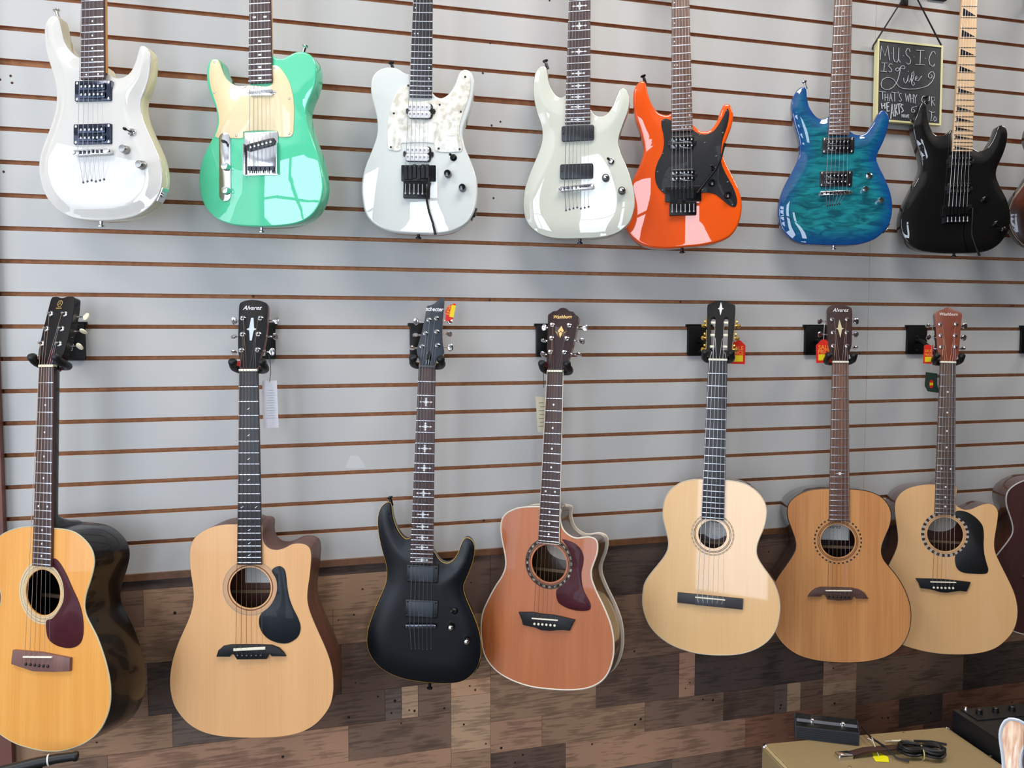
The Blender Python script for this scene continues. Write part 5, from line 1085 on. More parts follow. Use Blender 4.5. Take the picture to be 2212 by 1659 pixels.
# ledge strip under the slatted panels
trimw = wood('ledge_wood', (96, 62, 40), (132, 90, 60), .45, .2, 60, 12)
M_ = MB(); M_.box(((ROOM_X1 - .655) / 2, -.004 + .01, SLAT_LO - .008), ((ROOM_X1 + .655) / 2, .014, .0085)); tag(M_.build('trim_1', trimw, smooth=False), kind='structure')
M_ = MB(); M_.box((-.683, -.004, CEIL / 2), (.029, .022, CEIL / 2)); tag(M_.build('trim_2', mat('redbrown_post', (98, 58, 52), .5, noise=((8, 8, 3), (120, 76, 66), .4, .6)), smooth=False), kind='structure')
# plank wainscot: (x0, x1, z0, z1, colour) printed reclaimed boards
def plankmat(i, c):
    nm = 'plank_%d' % i
    m = bpy.data.materials.new(nm); m.use_nodes = True; nt = m.node_tree; b = nt.nodes['Principled BSDF']; L = nt.links.new
    b.inputs['Roughness'].default_value = .75; b.inputs['Specular IOR Level'].default_value = .25
    tc = nt.nodes.new('ShaderNodeTexCoord')
    def nz(s, det, off):
        mp = nt.nodes.new('ShaderNodeMapping'); mp.inputs['Scale'].default_value = s; mp.inputs['Location'].default_value = (off, off * .7, off * .3)
        n = nt.nodes.new('ShaderNodeTexNoise'); n.inputs['Scale'].default_value = 1; n.inputs['Detail'].default_value = det; L(tc.outputs['Object'], mp.inputs[0]); L(mp.outputs[0], n.inputs['Vector']); return n.outputs[0]
    g1 = nz((14, 14, 160), 3, i * 1.3); g2 = nz((11, 11, 16), 6, i * 2.1)
    ad = nt.nodes.new('ShaderNodeMath'); ad.operation = 'ADD'; L(g1, ad.inputs[0]); L(g2, ad.inputs[1])
    r = nt.nodes.new('ShaderNodeValToRGB'); r.color_ramp.elements[0].position = .72; r.color_ramp.elements[1].position = 1.28
    d = tuple(v * .84 for v in c); u = tuple(min(255, v * 1.12) for v in c)
    r.color_ramp.elements[0].color = lin(d); r.color_ramp.elements[1].color = lin(u)
    e = r.color_ramp.elements.new(.95); e.color = lin(c)
    mm = nt.nodes.new('ShaderNodeMath'); mm.operation = 'MULTIPLY'; mm.inputs[1].default_value = 1.0; L(ad.outputs[0], mm.inputs[0]); L(mm.outputs[0], r.inputs[0]); L(r.outputs[0], b.inputs['Base Color'])
    return m
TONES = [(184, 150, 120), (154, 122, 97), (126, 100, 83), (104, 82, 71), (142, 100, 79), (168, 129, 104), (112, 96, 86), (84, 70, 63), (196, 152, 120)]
PM = [plankmat(i, c) for i, c in enumerate(TONES)]
def cz(z): return 1.53 + z
P = []   # x0, x1, ztop, zbot (relative to eye height), tone
def row(zt, zb, segs):
    for a, b_, t in segs: P.append((a, b_, zt, zb, t))
# first panel
row(-.606, -.632, [(-.655, .416, 7)])  # thin dark strip directly below the ledge, along this panel only
row(-.632, -.725, [(-.655, -.36, 2), (-.36, -.1, 1), (-.1, .416, 1)])
row(-.725, -.820, [(-.655, -.2, 1), (-.2, .1, 1), (.1, .416, 1)])
row(-.820, -.955, [(-.655, -.355, 2), (-.355, .12, 7), (.12, .416, 3)])
row(-.955, -1.043, [(-.655, -.30, 1), (-.30, -.05, 6), (-.05, .235, 3), (.235, .28, 6), (.28, .325, 0), (.325, .416, 2)])
row(-1.043, -1.142, [(-.655, -.452, 2), (-.452, .137, 5), (.137, .416, 2)])
row(-1.142, -1.235, [(-.655, -.2, 1), (-.2, .416, 5)])
row(-1.235, -1.335, [(-.655, .1, 3), (.1, .416, 1)])
row(-1.335, -1.53, [(-.655, -.1, 4), (-.1, .416, 6)])
# vertical board
row(-.606, -.77, [(.416, .529, 3)]); row(-.77, -.955, [(.416, .529, 1)]); row(-.955, -1.0, [(.416, .529, 8)]); row(-1.0, -1.16, [(.416, .529, 0)]); row(-1.16, -1.53, [(.416, .529, 1)])
# second panel
row(-.606, -.756, [(.529, .72, 3), (.72, 1.2, 7), (1.2, 1.612, 3)])
row(-.756, -.85, [(.529, .9, 6), (.9, 1.2, 2), (1.2, 1.612, 3)])
row(-.85, -.948, [(.529, .9, 1), (.9, 1.16, 2), (1.16, 1.612, 2)])
row(-.948, -1.085, [(.529, .845, 1), (.845, 1.11, 3), (1.11, 1.162, 5), (1.162, 1.612, 7)])
row(-1.085, -1.176, [(.529, .68, 5), (.68, 1.0, 1), (1.0, 1.26, 2), (1.26, 1.437, 3), (1.437, 1.482, 6), (1.482, 1.53, 0), (1.53, 1.612, 2)])
row(-1.176, -1.272, [(.529, .752, 3), (.752, 1.337, 5), (1.337, 1.612, 4)])
row(-1.272, -1.37, [(.529, 1.09, 6), (1.09, 1.4, 2), (1.4, 1.612, 4)]); row(-1.37, -1.53, [(.529, 1.1, 1), (1.1, 1.612, 2)])
row(-.606, -.9, [(1.612, 1.735, 2)]); row(-.9, -1.02, [(1.612, 1.735, 3)]); row(-1.02, -1.10, [(1.612, 1.735, 5)]); row(-1.10, -1.14, [(1.612, 1.735, 0)]); row(-1.14, -1.26, [(1.612, 1.735, 1)]); row(-1.26, -1.53, [(1.612, 1.735, 2)])
# third panel
row(-.606, -.76, [(1.735, 2.3, 7), (2.3, 3.0, 3)]); row(-.76, -.95, [(1.735, 2.4, 3), (2.4, 3.0, 2)])
row(-.95, -1.04, [(1.735, 2.35, 4), (2.35, 3.0, 1)])
row(-1.04, -1.186, [(1.735, 2.155, 2), (2.155, 3.0, 7)])
row(-1.186, -1.282, [(1.735, 1.902, 4), (1.902, 2.074, 7), (2.074, 2.7, 4), (2.7, 3, 1)])
row(-1.282, -1.53, [(1.735, 2.0, 4), (2.0, 3.0, 3)])
row(-.606, -1.0, [(3.0, 5.2, 3)]); row(-1.0, -1.53, [(3.0, 5.2, 2)])
for i in range(9):
    pass
M_ = MB()
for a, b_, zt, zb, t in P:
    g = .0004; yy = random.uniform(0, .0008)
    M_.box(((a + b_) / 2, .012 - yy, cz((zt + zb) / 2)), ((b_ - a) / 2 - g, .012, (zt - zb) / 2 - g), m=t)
darkgap = mat('plank_gap', (28, 22, 20), .8)
# nail heads and knots
rn = random.Random(3)
for a, b_, zt, zb, t in P:
    for k in range(rn.randint(0, 2)):
        x = rn.uniform(a + .01, b_ - .01); z = cz(rn.uniform(zb + .012, zt - .012)); r = rn.uniform(.0015, .004)
        M_.lathe((x, -.0012, z), (0, -1, 0), [(r, 0), (r * .7, .0003)], 8, m=9)
M_.box((2.27, .02, .46), (2.93, .002, .46), m=9)
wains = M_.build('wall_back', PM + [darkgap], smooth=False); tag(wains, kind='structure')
# marks on the laminate: screw holes, torn paint
M_ = MB()
for x, z in WALLD['holes'][1]: M_.lathe((x, .0002, z), (0, -1, 0), [(.0035, 0), (.0025, .0005)], 8)
for x, z in WALLD['tear'][1][:0]: pass
mk = M_.build('wall_mark', mat('bare_hole', (70, 44, 34), .9), wb, smooth=False)
M_ = MB(); M_.prism([(x, z) for x, z in WALLD['tear'][1]], 0, .0004); 
M_.build('wall_mark', mat('bare_plaster', (205, 205, 206), .8), wb, smooth=False, mw=Matrix.Rotation(PI / 2, 4, 'X'))
# rest of the shop: floor, ceiling, side and front walls with window openings
floorm = mat('floor_vinyl', (96, 90, 84), .45, noise=((3, 3, 3), (80, 76, 70), .4, .6))
M_ = MB(); M_.box(((ROOM_X0 + ROOM_X1) / 2, ROOM_Y / 2 + .02, -.02), ((ROOM_X1 - ROOM_X0) / 2, -ROOM_Y / 2 + .03, .02)); tag(M_.build('floor', floorm, smooth=False), kind='structure')
M_ = MB(); M_.box(((ROOM_X0 + ROOM_X1) / 2, ROOM_Y / 2 + .02, CEIL + .02), ((ROOM_X1 - ROOM_X0) / 2, -ROOM_Y / 2 + .03, .02)); tag(M_.build('ceiling', mat('ceiling_tile', (215, 213, 208), .8), smooth=False), kind='structure')
M_ = MB(); M_.box((ROOM_X1 + .02, ROOM_Y / 2, CEIL / 2), (.02, -ROOM_Y / 2 + .05, CEIL / 2)); tag(M_.build('wall_right', mat('right_wall', (84, 78, 72), .8), smooth=False), kind='structure')
frontm = mat('front_wall', (70, 64, 58), .8)
M_ = MB(); xs = [ROOM_X0] + [v for wn_ in WINS for v in wn_[:2]] + [ROOM_X1]
for i in range(0, len(xs), 2): M_.box(((xs[i] + xs[i + 1]) / 2, ROOM_Y - .02, CEIL / 2), ((xs[i + 1] - xs[i]) / 2, .02, CEIL / 2))
for x0, x1, z0, z1 in WINS:
    M_.box(((x0 + x1) / 2, ROOM_Y - .02, z0 / 2), ((x1 - x0) / 2, .02, z0 / 2)); M_.box(((x0 + x1) / 2, ROOM_Y - .02, (z1 + CEIL) / 2), ((x1 - x0) / 2, .02, (CEIL - z1) / 2))
tag(M_.build('wall_front', frontm, smooth=False), kind='structure')
M_ = MB(); M_.box((ROOM_X0 - .02, ROOM_Y / 2, CEIL / 2), (.02, -ROOM_Y / 2 + .05, CEIL / 2)); tag(M_.build('wall_left', plain, smooth=False), kind='structure')
for i, (x0, x1, z0, z1) in enumerate(WINS):
    M_ = MB(); f = .03
    for xx in (x0, x1, ) + (((x0 + x1) / 2,) if x1 - x0 > 1 else ()): M_.box((xx, ROOM_Y + .03, (z0 + z1) / 2), (f, .02, (z1 - z0) / 2))
    for zz in (z0, z1, 2.35): M_.box(((x0 + x1) / 2, ROOM_Y + .03, zz), ((x1 - x0) / 2, .02, f))
    tag(M_.build('window_%d' % (i + 1), mat('window_frame', (60, 56, 52), .5), smooth=False), kind='structure')

# ------------------------------------------------------------------ upper row of electrics
white_paint = paint('pearl_white_paint', (208, 206, 200), .3)
cream_side = paint('cream_white_paint', (226, 218, 182), .3)
mint = paint('mint_paint', (82, 205, 158), .25)
olive_white = paint('vintage_white_paint', (208, 210, 197), .2)
snow = paint('snow_white_paint', (218, 222, 218), .2)
orange = paint('orange_paint', (244, 88, 4), .3, 0)
red_side = paint('orange_side_paint', (180, 40, 10), .3, 0)
blk = paint('black_paint', (5, 5, 6), .15)
satin_blk = mat('satin_black_paint', (8, 12, 19), .34, 0, .0, spec=.38)
pgcream = mat('cream_pickguard', (236, 214, 168), .25, 0, .7)
pgblack = mat('black_pickguard', (24, 24, 27), .5, 0, .1, .3)
pgpearl = mat('pearl_pickguard', (236, 234, 224), .2, 0, .8, noise=((60, 60, 60), (206, 200, 184), .45, .62))
# quilted blue top: blue rim fading to teal in the middle, rippled figure
def quilt(sp):
    m = bpy.data.materials.new('quilted_blue'); m.use_nodes = True; nt = m.node_tree; b = nt.nodes['Principled BSDF']; L = nt.links.new
    b.inputs['Roughness'].default_value = .45; b.inputs['Specular IOR Level'].default_value = .1; b.inputs['Coat Weight'].default_value = 1; b.inputs['Coat Roughness'].default_value = .012; b.inputs['Coat IOR'].default_value = 1.8
    tc = nt.nodes.new('ShaderNodeTexCoord'); mp = nt.nodes.new('ShaderNodeMapping'); mp.inputs['Scale'].default_value = (18, 62, 30)
    n = nt.nodes.new('ShaderNodeTexNoise'); n.inputs['Scale'].default_value = 1; n.inputs['Detail'].default_value = 4; n.inputs['Distortion'].default_value = 1.2
    L(tc.outputs['Object'], mp.inputs[0]); L(mp.outputs[0], n.inputs['Vector'])
    r = nt.nodes.new('ShaderNodeValToRGB'); r.color_ramp.elements[0].position = .36; r.color_ramp.elements[1].position = .66
    r.color_ramp.elements[0].color = lin((4, 78, 92)); r.color_ramp.elements[1].color = lin((24, 136, 144)); L(n.outputs[0], r.inputs[0])
    at = nt.nodes.new('ShaderNodeAttribute'); at.attribute_name = 'burst'
    mx = nt.nodes.new('ShaderNodeMix'); mx.data_type = 'RGBA'; mx.inputs['B'].default_value = lin((2, 66, 136))
    L(at.outputs['Fac'], mx.inputs['Factor']); L(r.outputs[0], mx.inputs['A']); L(mx.outputs['Result'], b.inputs['Base Color']); return m
qm = quilt(None)

GROUP = None
U = {}
U['U1'] = electric('U1', 'pearl white double-cut electric guitar with chrome-ringed pickups, far left of the top row', dict(t=.044, r=.003, rb=.006, arch=.011, aw=.03, akind='l', face=white_paint, side=cream_side, fb=rosewood, neck=neck_amber, hface=white_paint, hside=neck_amber, pukind='ringmetal', km=mat('smooth_steel', (160, 158, 156), .25, 1), hw=chrome, ferr=dchrome, dotr=.0022, strm=(steel, steel)))
def tele(root, g):
    M_ = MB(); cc = np.array(g['cp']); a, b = cc[2], cc[3]; M_.prism(rrect((a + b) / 2, (0, 1), np.linalg.norm(b - a) / 2, .0145, .0144, 8), .0001, .0028, .0008); cp = M_.build('control_plate', chrome, root)
    k = g['cpk']; knob(root, k[1][0], k[1][1], chrome, .016, .0095); knob(root, k[2][0], k[2][1], chrome, .016, .0095)
    M_ = MB(); M_.box((k[0][0], k[0][1], .008), (.0016, .0028, .006)); M_.lathe((k[0][0], k[0][1], .012), (0, 0, 1), [(.0035, 0), (.0045, .004), (.0035, .009), (.001, .010)], 12); M_.build('selector_switch', black_p, root)
    c, ux, hx, hy = quad(g['plate']); M_ = MB(); M_.prism(rrect(c, ux, hx, hy, .003), .0002, .0024, .0006)
    wall_ = [(c - ux * hx), (c + ux * hx)]
    for s_ in (-1, 1):
        p = c + ux * s_ * (hx - .001); M_.box((p[0], p[1] - hy * .25, .006), (.001, hy * .72, .004))
    br = M_.build('bridge', chrome, root)
    a, b = np.array(g['bpu'][0]), np.array(g['bpu'][1]); d = (b - a) / np.linalg.norm(b - a); cc = (a + b) / 2
    M_ = MB(); M_.prism(rrect(cc, d, np.linalg.norm(b - a) / 2 + .004, .0085, .0084, 8), .002, .0065, .0008); pk = M_.build('pickup', black_p, root)
    for i in range(6): p = cc + d * ((i / 5 - .5) * .051); M_ = MB(); M_.lathe((p[0], p[1], .0064), (0, 0, 1), [(.0028, 0), (.0028, .001), (.0010, .0012)], 10); M_.build('pole_piece', chrome, pk)
    c3, u3, hx3, hy3 = quad(g['sadb'])
    for i in range(6):
        p = c3 + u3 * ((i / 5 - .5) * 2 * (hx3 - .005)); M_ = MB(); M_.box((p[0], p[1], .0075), (.0045, hy3 * .55, .0035)); M_.tube([(p[0], p[1] - hy3 * .4, .008), (p[0], p[1] - hy3 * 1.2, .008)], .0014, 6); M_.build('bridge_saddle', dchrome, br)
    a, b = np.array(g['npu'][0]), np.array(g['npu'][1]); cc = (a + b) / 2; d = b - a
    M_ = MB(); M_.prism(rrect(cc, d, np.linalg.norm(d) / 2 - .004, .0085, .006, 6), .001, .0075, .0015)
    M_.prism(rrect(cc, d, np.linalg.norm(d) / 2 + .002, .003, .0028, 4), .001, .0035, .0005); M_.build('pickup', chrome, root)
    g['_sx'] = (c3[0] - .0265, c3[0] + .0265); g['_sy'] = c3[1] + .004; g['_zs'] = .0125
U['U2'] = electric('U2', 'mint green single-cut electric guitar with cream pickguard and chrome control plate', dict(t=.044, r=.004, rb=.005, face=mint, side=mint, fb=rosewood, neck=neck_maple, hface=neck_maple, hside=neck_maple, pgm=pgcream, extra=tele, inlay='square', nutm=bone, strm=(steel, steel), pukind='open'))
U['U3'] = electric('U3', 'white single-cut electric guitar with pearl pickguard, white pickups and black tremolo', dict(t=.043, r=.005, rb=.006, face=snow, side=snow, fb=ebony, neck=neck_maple, hface=snow, hside=neck_maple, pgm=pgpearl, pukind='zebra', km=black_g, hw=black_m, inlay='offset', dotr=.0018, screwm=mat('grey_screw', (60, 62, 62), .4, .6), strm=(steel, steel)))
U['U4'] = electric('U4', 'vintage white seven-string electric guitar with two black soapbar pickups and cross inlays', dict(t=.044, r=.003, rb=.006, arch=.009, aw=.05, face=olive_white, side=olive_white, bind=black_p, bindr=.0014, fb=rosewood, neck=neck_amber, hface=olive_white, hside=neck_amber, pukind='emg', km=dchrome, kdome=chrome, ns=7, inlay='cross', swm=chrome, hw=dchrome, ferr=dchrome, strm=(steel, steel)))
U['U5'] = electric('U5', 'bright orange double-cut electric guitar with black pickguard and black tremolo', dict(t=.044, r=.007, rb=.007, face=orange, side=red_side, fb=rosewood_l, neck=neck_maple, hface=orange, hside=neck_maple, pgm=pgblack, pukind='open', km=black_g, hw=black_m, inlay='offset', dotr=.0018, screwm=mat('dim_screw', (90, 90, 90), .35, .8), strm=(steel, steel)))
U['U6'] = electric('U6', 'blue and teal quilted-top electric guitar with two black-ringed pickups', dict(t=.042, r=.004, rb=.006, arch=.009, aw=.045, face=qm, side=paint('blue_side', (12, 50, 110), .3), fb=rosewood_l, neck=mahog, hface=blk, hside=mahog, pukind='ring', km=chrome, inlay='dots', dotr=.0018, strm=(steel, steel)))
U['U7'] = electric('U7', 'glossy black electric guitar with pale maple fretboard and sharkfin inlays', dict(t=.043, r=.004, rb=.006, arch=.010, aw=.05, face=blk, side=blk, fb=maple, neck=maple, hface=blk, hside=maple, pukind='open', km=black_g, hw=black_m, inlay='fin', inm=black_p, fretdark=mat('worn_fret', (120, 110, 100), .35, .8), nutm=black_m, strm=(steel, steel)))
sunb = mat('brown_burst', (92, 40, 20), .25, 0, 1.0, noise=((7, 7, 7), (40, 18, 14), .4, .6))
U['U8'] = electric('U8', 'glossy red-brown single-cut electric guitar cut off by the right edge of the view', dict(t=.048, r=.004, rb=.006, arch=.012, aw=.06, face=sunb, side=paint('dark_brown_side', (34, 18, 14), .3), bind=mat('old_cream_binding', (196, 176, 140), .4), fb=rosewood, neck=mahog_g, hface=blk, hside=mahog_g, pukind='ring', km=black_g, inlay='dots', strm=(steel, steel)))
# burst attribute for the quilted top
for ch in U['U6'][0].children:
    if ch.name.startswith('body'):
        me = ch.data; at = me.attributes.new('burst', 'FLOAT', 'POINT'); co = np.array([v.co[:2] for v in me.vertices]); sp_ = spline(GD['U6']['body'], .008)
        d = dist_to(co, sp_); v = np.clip(1 - d / .05, 0, 1) ** 1.1; at.data.foreach_set('value', v.astype(np.float32))

# ------------------------------------------------------------------ lower row
pale = mat('pale_binding', (214, 206, 184), .4); dkb = mat('dark_binding', (46, 34, 28), .4); ln = mat('rosette_line', (120, 80, 56), .5); lgt = mat('rosette_light', (214, 190, 150), .5); dkw = mat('rosette_dark', (60, 38, 28), .5)
redpg = mat('tortoise_red', (62, 10, 22), .45, 0, .1, .2, noise=((40, 40, 40), (70, 16, 28), .4, .65))
silver_ink = mat('silver_lettering', (225, 225, 228), .35); gold_ink = mat('gold_lettering', (206, 170, 100), .35, .3)
top1 = wood('aged_spruce_top', (226, 150, 62), (240, 172, 84), .3, .5, 300, 22)
top2 = wood('natural_spruce_top', (226, 168, 110), (238, 184, 126), .45, .1, 300, 16)
top4 = wood('cedar_top', (168, 90, 44), (188, 108, 58), .4, .35, 300, 22)
top5 = wood('gloss_spruce_top', (238, 188, 126), (246, 202, 142), .25, .9, 300, 10)
top6 = wood('amber_spruce_top', (190, 124, 72), (220, 158, 98), .3, .6, 260, 22)
top7 = wood('pale_spruce_top', (226, 174, 118), (234, 188, 134), .35, .4, 300, 12)
blackside = mat('black_sides', (14, 11, 10), .3, 0, .35, .3)
drk = (24, 16, 18)
L = {}
L['L1'] = acoustic('L1', 'orange-gold aged acoustic guitar with glossy black sides and dark red pickguard', dict(t=.102, top=top1, side=blackside, bind=mat('ageing_binding', (190, 184, 150), .4), fb=rosewood, neck=black_neck, hface=mat('black_face', (16, 12, 14), .5, spec=.25), hside=black_neck, pgm=redpg, brm=wood('plum_rosewood', (104, 70, 66), (130, 92, 84), .45), pinm=black_p, ros=[(.0515, .0535, lgt, None, 0), (.0545, .0705, lgt, None, 0), (.058, .059, ln, None, 0), (.065, .066, ln, None, 0)], inlay='dots', buttonm=ivory, logo=None, nolab=True, dotr=.0024, sg=1.0, nutm=ivory, hdepth=.017, bang=[.1, .1, 1.2, -.2, 1.3, 1.0]))
L['L2'] = acoustic('L2', 'natural cutaway acoustic guitar with long teardrop black pickguard and white paper tag', dict(t=.105, top=top2, side=mahog, bind=mat('thin_grey_binding', (104, 96, 92), .5), br=.0012, fb=ebony, neck=mahog, hface=mat('black_face2', (14, 14, 18), .5, spec=.25), hside=mahog, pgm=mat('slate_pickguard', (16, 22, 30), .4, 0, .08, .25), brm=mat('ebony_bridge', (26, 27, 30), .5, spec=.3), pinm=dchrome, ros=[(.052, .055, ln, None, 0), (.057, .064, mat('rosette_rose', (206, 160, 120), .5), None, 0), (.0645, .0662, mat('rosette_grey', (170, 150, 135), .5), None, 0)], inlay='slash', logo=('Alvarez', .35, silver_ink, 0), dstyle='star', dtip=.26, dm=mat('abalone', (196, 208, 214), .3), labtext='Alvarez', sadw=.003))
L['L4'] = acoustic('L4', 'reddish cedar-topped cutaway acoustic guitar with white binding and tortoise red pickguard', dict(t=.098, top=top4, side=walnut_g, bind=mat('white_binding', (226, 214, 196), .35), br=.0022, bind2=True, fb=rosewood, fbbind=mat('white_binding2', (226, 214, 196), .35), neck=mahog_g, hface=mat('plum_face', (40, 18, 22), .5, 0, .1, .3), hside=mahog_g, pgm=redpg, brm=mat('ebony_bridge', (26, 27, 30), .5, spec=.3), pinm=bone, ros=[(.0525, .0545, dkw, None, 0), (.056, .066, dkw, None, 0), (.0585, .0635, mat('rosette_shell', (206, 196, 176), .4), dkw, 24)], inlay='dots', logo=('Washburn', .3, gold_ink, 0), dstyle='flame', dm=mat('gold_inlay', (222, 184, 110), .4), lab_oval=True, labm=mat('oval_label', (216, 200, 186), .7), sadw=.0016, bang=[.1, 1.4, .9, .1, .8, 1.3]))
L['L5'] = acoustic('L5', 'glossy pale classical guitar with slotted black headstock and rectangular black bridge', dict(t=.090, top=top5, side=mahog_g, bind=mat('ash_binding', (200, 190, 170), .4), fb=ebony, neck=mahog_g, hface=mat('black_face3', (8, 8, 9), .5, spec=.25), hside=black_neck, brm=mat('charcoal_bridge', (52, 50, 54), .5), pinm=bone, ros=[(.046, .0475, dkw, None, 0), (.049, .0505, dkw, None, 0), (.054, .0585, mat('rosette_mosaic', (186, 160, 130), .5), mat('rosette_mosaic_light', (214, 186, 150), .5), 30)], inlay='none', slots=True, dstyle='star', dm=pearl, labtext='Alvarez', strm=(nylon, nylon), sg=1.2))
L['L6'] = acoustic('L6', 'amber small-bodied acoustic guitar without pickguard and with curved-horn dark bridge', dict(t=.100, top=top6, side=mat('umber_gloss', (44, 26, 22), .2, 0, .9), bind=dkb, fb=rosewood_l, neck=mahog_g, hface=mat('brown_face', (46, 22, 22), .5, spec=.3), hside=mahog_g, brm=wood('brown_bridge', (70, 46, 40), (90, 62, 54), .5), pinm=black_p, ros=[(.052, .0535, dkw, None, 0), (.0555, .057, dkw, None, 0), (.063, .0675, mat('rosette_rope', (196, 150, 104), .5), dkw, 34)], inlay='mid12', logo=('Alvarez', .35, silver_ink, 0), dstyle='star', dm=mat('olive_inlay', (196, 190, 150), .4), labtext='Alvarez', sadw=.0016, bang=[.9, .7, 1.0, .2, .9, 1.4]))
L['L7'] = acoustic('L7', 'pale cutaway acoustic guitar with large rounded black pickguard and checkered soundhole ring', dict(t=.100, top=top7, side=mahog_g, bind=dkb, br=.0013, fb=wood('grey_rosewood', (66, 54, 50), (96, 82, 76), .5, 0, 600, 120), neck=mahog_g, hface=wood('red_mahogany', (106, 48, 32), (132, 66, 44), .4, .2), hside=mahog_g, pgm=mat('matte_black_pickguard', (12, 12, 13), .5), brm=mat('ebony_bridge', (26, 27, 30), .5, spec=.3), pinm=bone, ros=[(.053, .0575, mat('rosette_tan', (196, 150, 108), .5), None, 0), (.059, .068, dkw, mat('rosette_check', (180, 172, 160), .4), 26)], inlay='dots', logo=('Washburn', .3, mat('pale_lettering', (220, 214, 206), .4), 0), lab_oval=True, labm=mat('oval_label2', (196, 184, 172), .7), sadw=.0016, bang=[1.3, .9, .2, .3, .6, 1.3]))
GD['L8']['hole'] = [GD['L8']['hole'][0], GD['L8']['hole'][1], GD['L8']['hole'][2]]
L['L8'] = acoustic('L8', 'dark mahogany acoustic guitar with pale grey binding, cut off by the right edge', dict(t=.095, top=wood('dark_mahogany_top', (62, 34, 34), (80, 46, 44), .4, .5, 400, 40), side=mahog_g, bind=mat('grey_binding', (186, 182, 178), .4), br=.0022, fb=rosewood, neck=mahog_g, hface=mat('brown_face', (46, 22, 22), .5, spec=.3), hside=mahog_g, brm=rosewood, pinm=bone, ros=[(.053, .057, lgt, None, 0)], inlay='dots', nolab=True))
L['L3'] = electric('L3', 'satin black electric guitar with yellow-edged body and cross inlays in the lower row', dict(t=.044, r=.003, rb=.006, arch=.012, aw=.06, face=satin_blk, side=mat('dark_side', (18, 16, 15), .3, 0, .5), bind=mat('yellow_binding', (216, 170, 60), .35), bindr=.0023, fb=rosewood, neck=neck_amber, hface=mat('slate_face', (32, 42, 56), .42), hside=neck_amber, pukind='ringcover', km=black_g, kdome=chrome, hw=black_m, ferr=dchrome, brm=mat('black_chrome', (90, 92, 100), .25, 1), inlay='cross', nutm=mat('grey_nut', (70, 72, 80), .5), tuner=chrome, swm=black_m, strm=(steel, steel)))
c, l_, r_ = [np.array(p) for p in GD['L3']['logo']]
text('schecter', .0150, mat('silver_lettering', (225, 225, 228), .35), L['L3'][1], Matrix.Translation((c[0], c[1], .0003)), .1, bold=.0003, sx=.86)
# tuning-fork roundel on the black headstock
c, l_, r_ = [np.array(p) for p in GD['L1']['logo']]
M_ = MB(); hs = L['L1'][1]
M_.tube([(c[0] + .0065 * math.cos(a), c[1] + .0075 * math.sin(a), .0003) for a in np.linspace(0, 2 * PI, 25)[:-1]], .0006, 5, closed=True)
for a in (90, 210, 330): M_.tube([(c[0], c[1], .0004), (c[0] + .005 * math.cos(math.radians(a)), c[1] + .0055 * math.sin(math.radians(a)), .0004)], .0006, 5)
M_.build('headstock_emblem', gold_ink, hs); text('YAMAHA', .0042, gold_ink, hs, Matrix.Translation((c[0] - .001, c[1] - .0115, .0003)), bold=.0001)
# truss rod covers
for k_, px_, mm in (('L1', .012, redpg), ('L3', .006, black_g)):
    M_ = MB(); hs = L[k_][1]; x0 = px_ * .35
    M_.prism([(x0 - .006, .006), (x0 + .007, .006), (x0 + .007, .032), (x0 + .003, .042), (x0 - .001, .042), (x0 - .006, .03)], .0001, .0016, .0006); M_.build('truss_rod_cover', mm, hs)

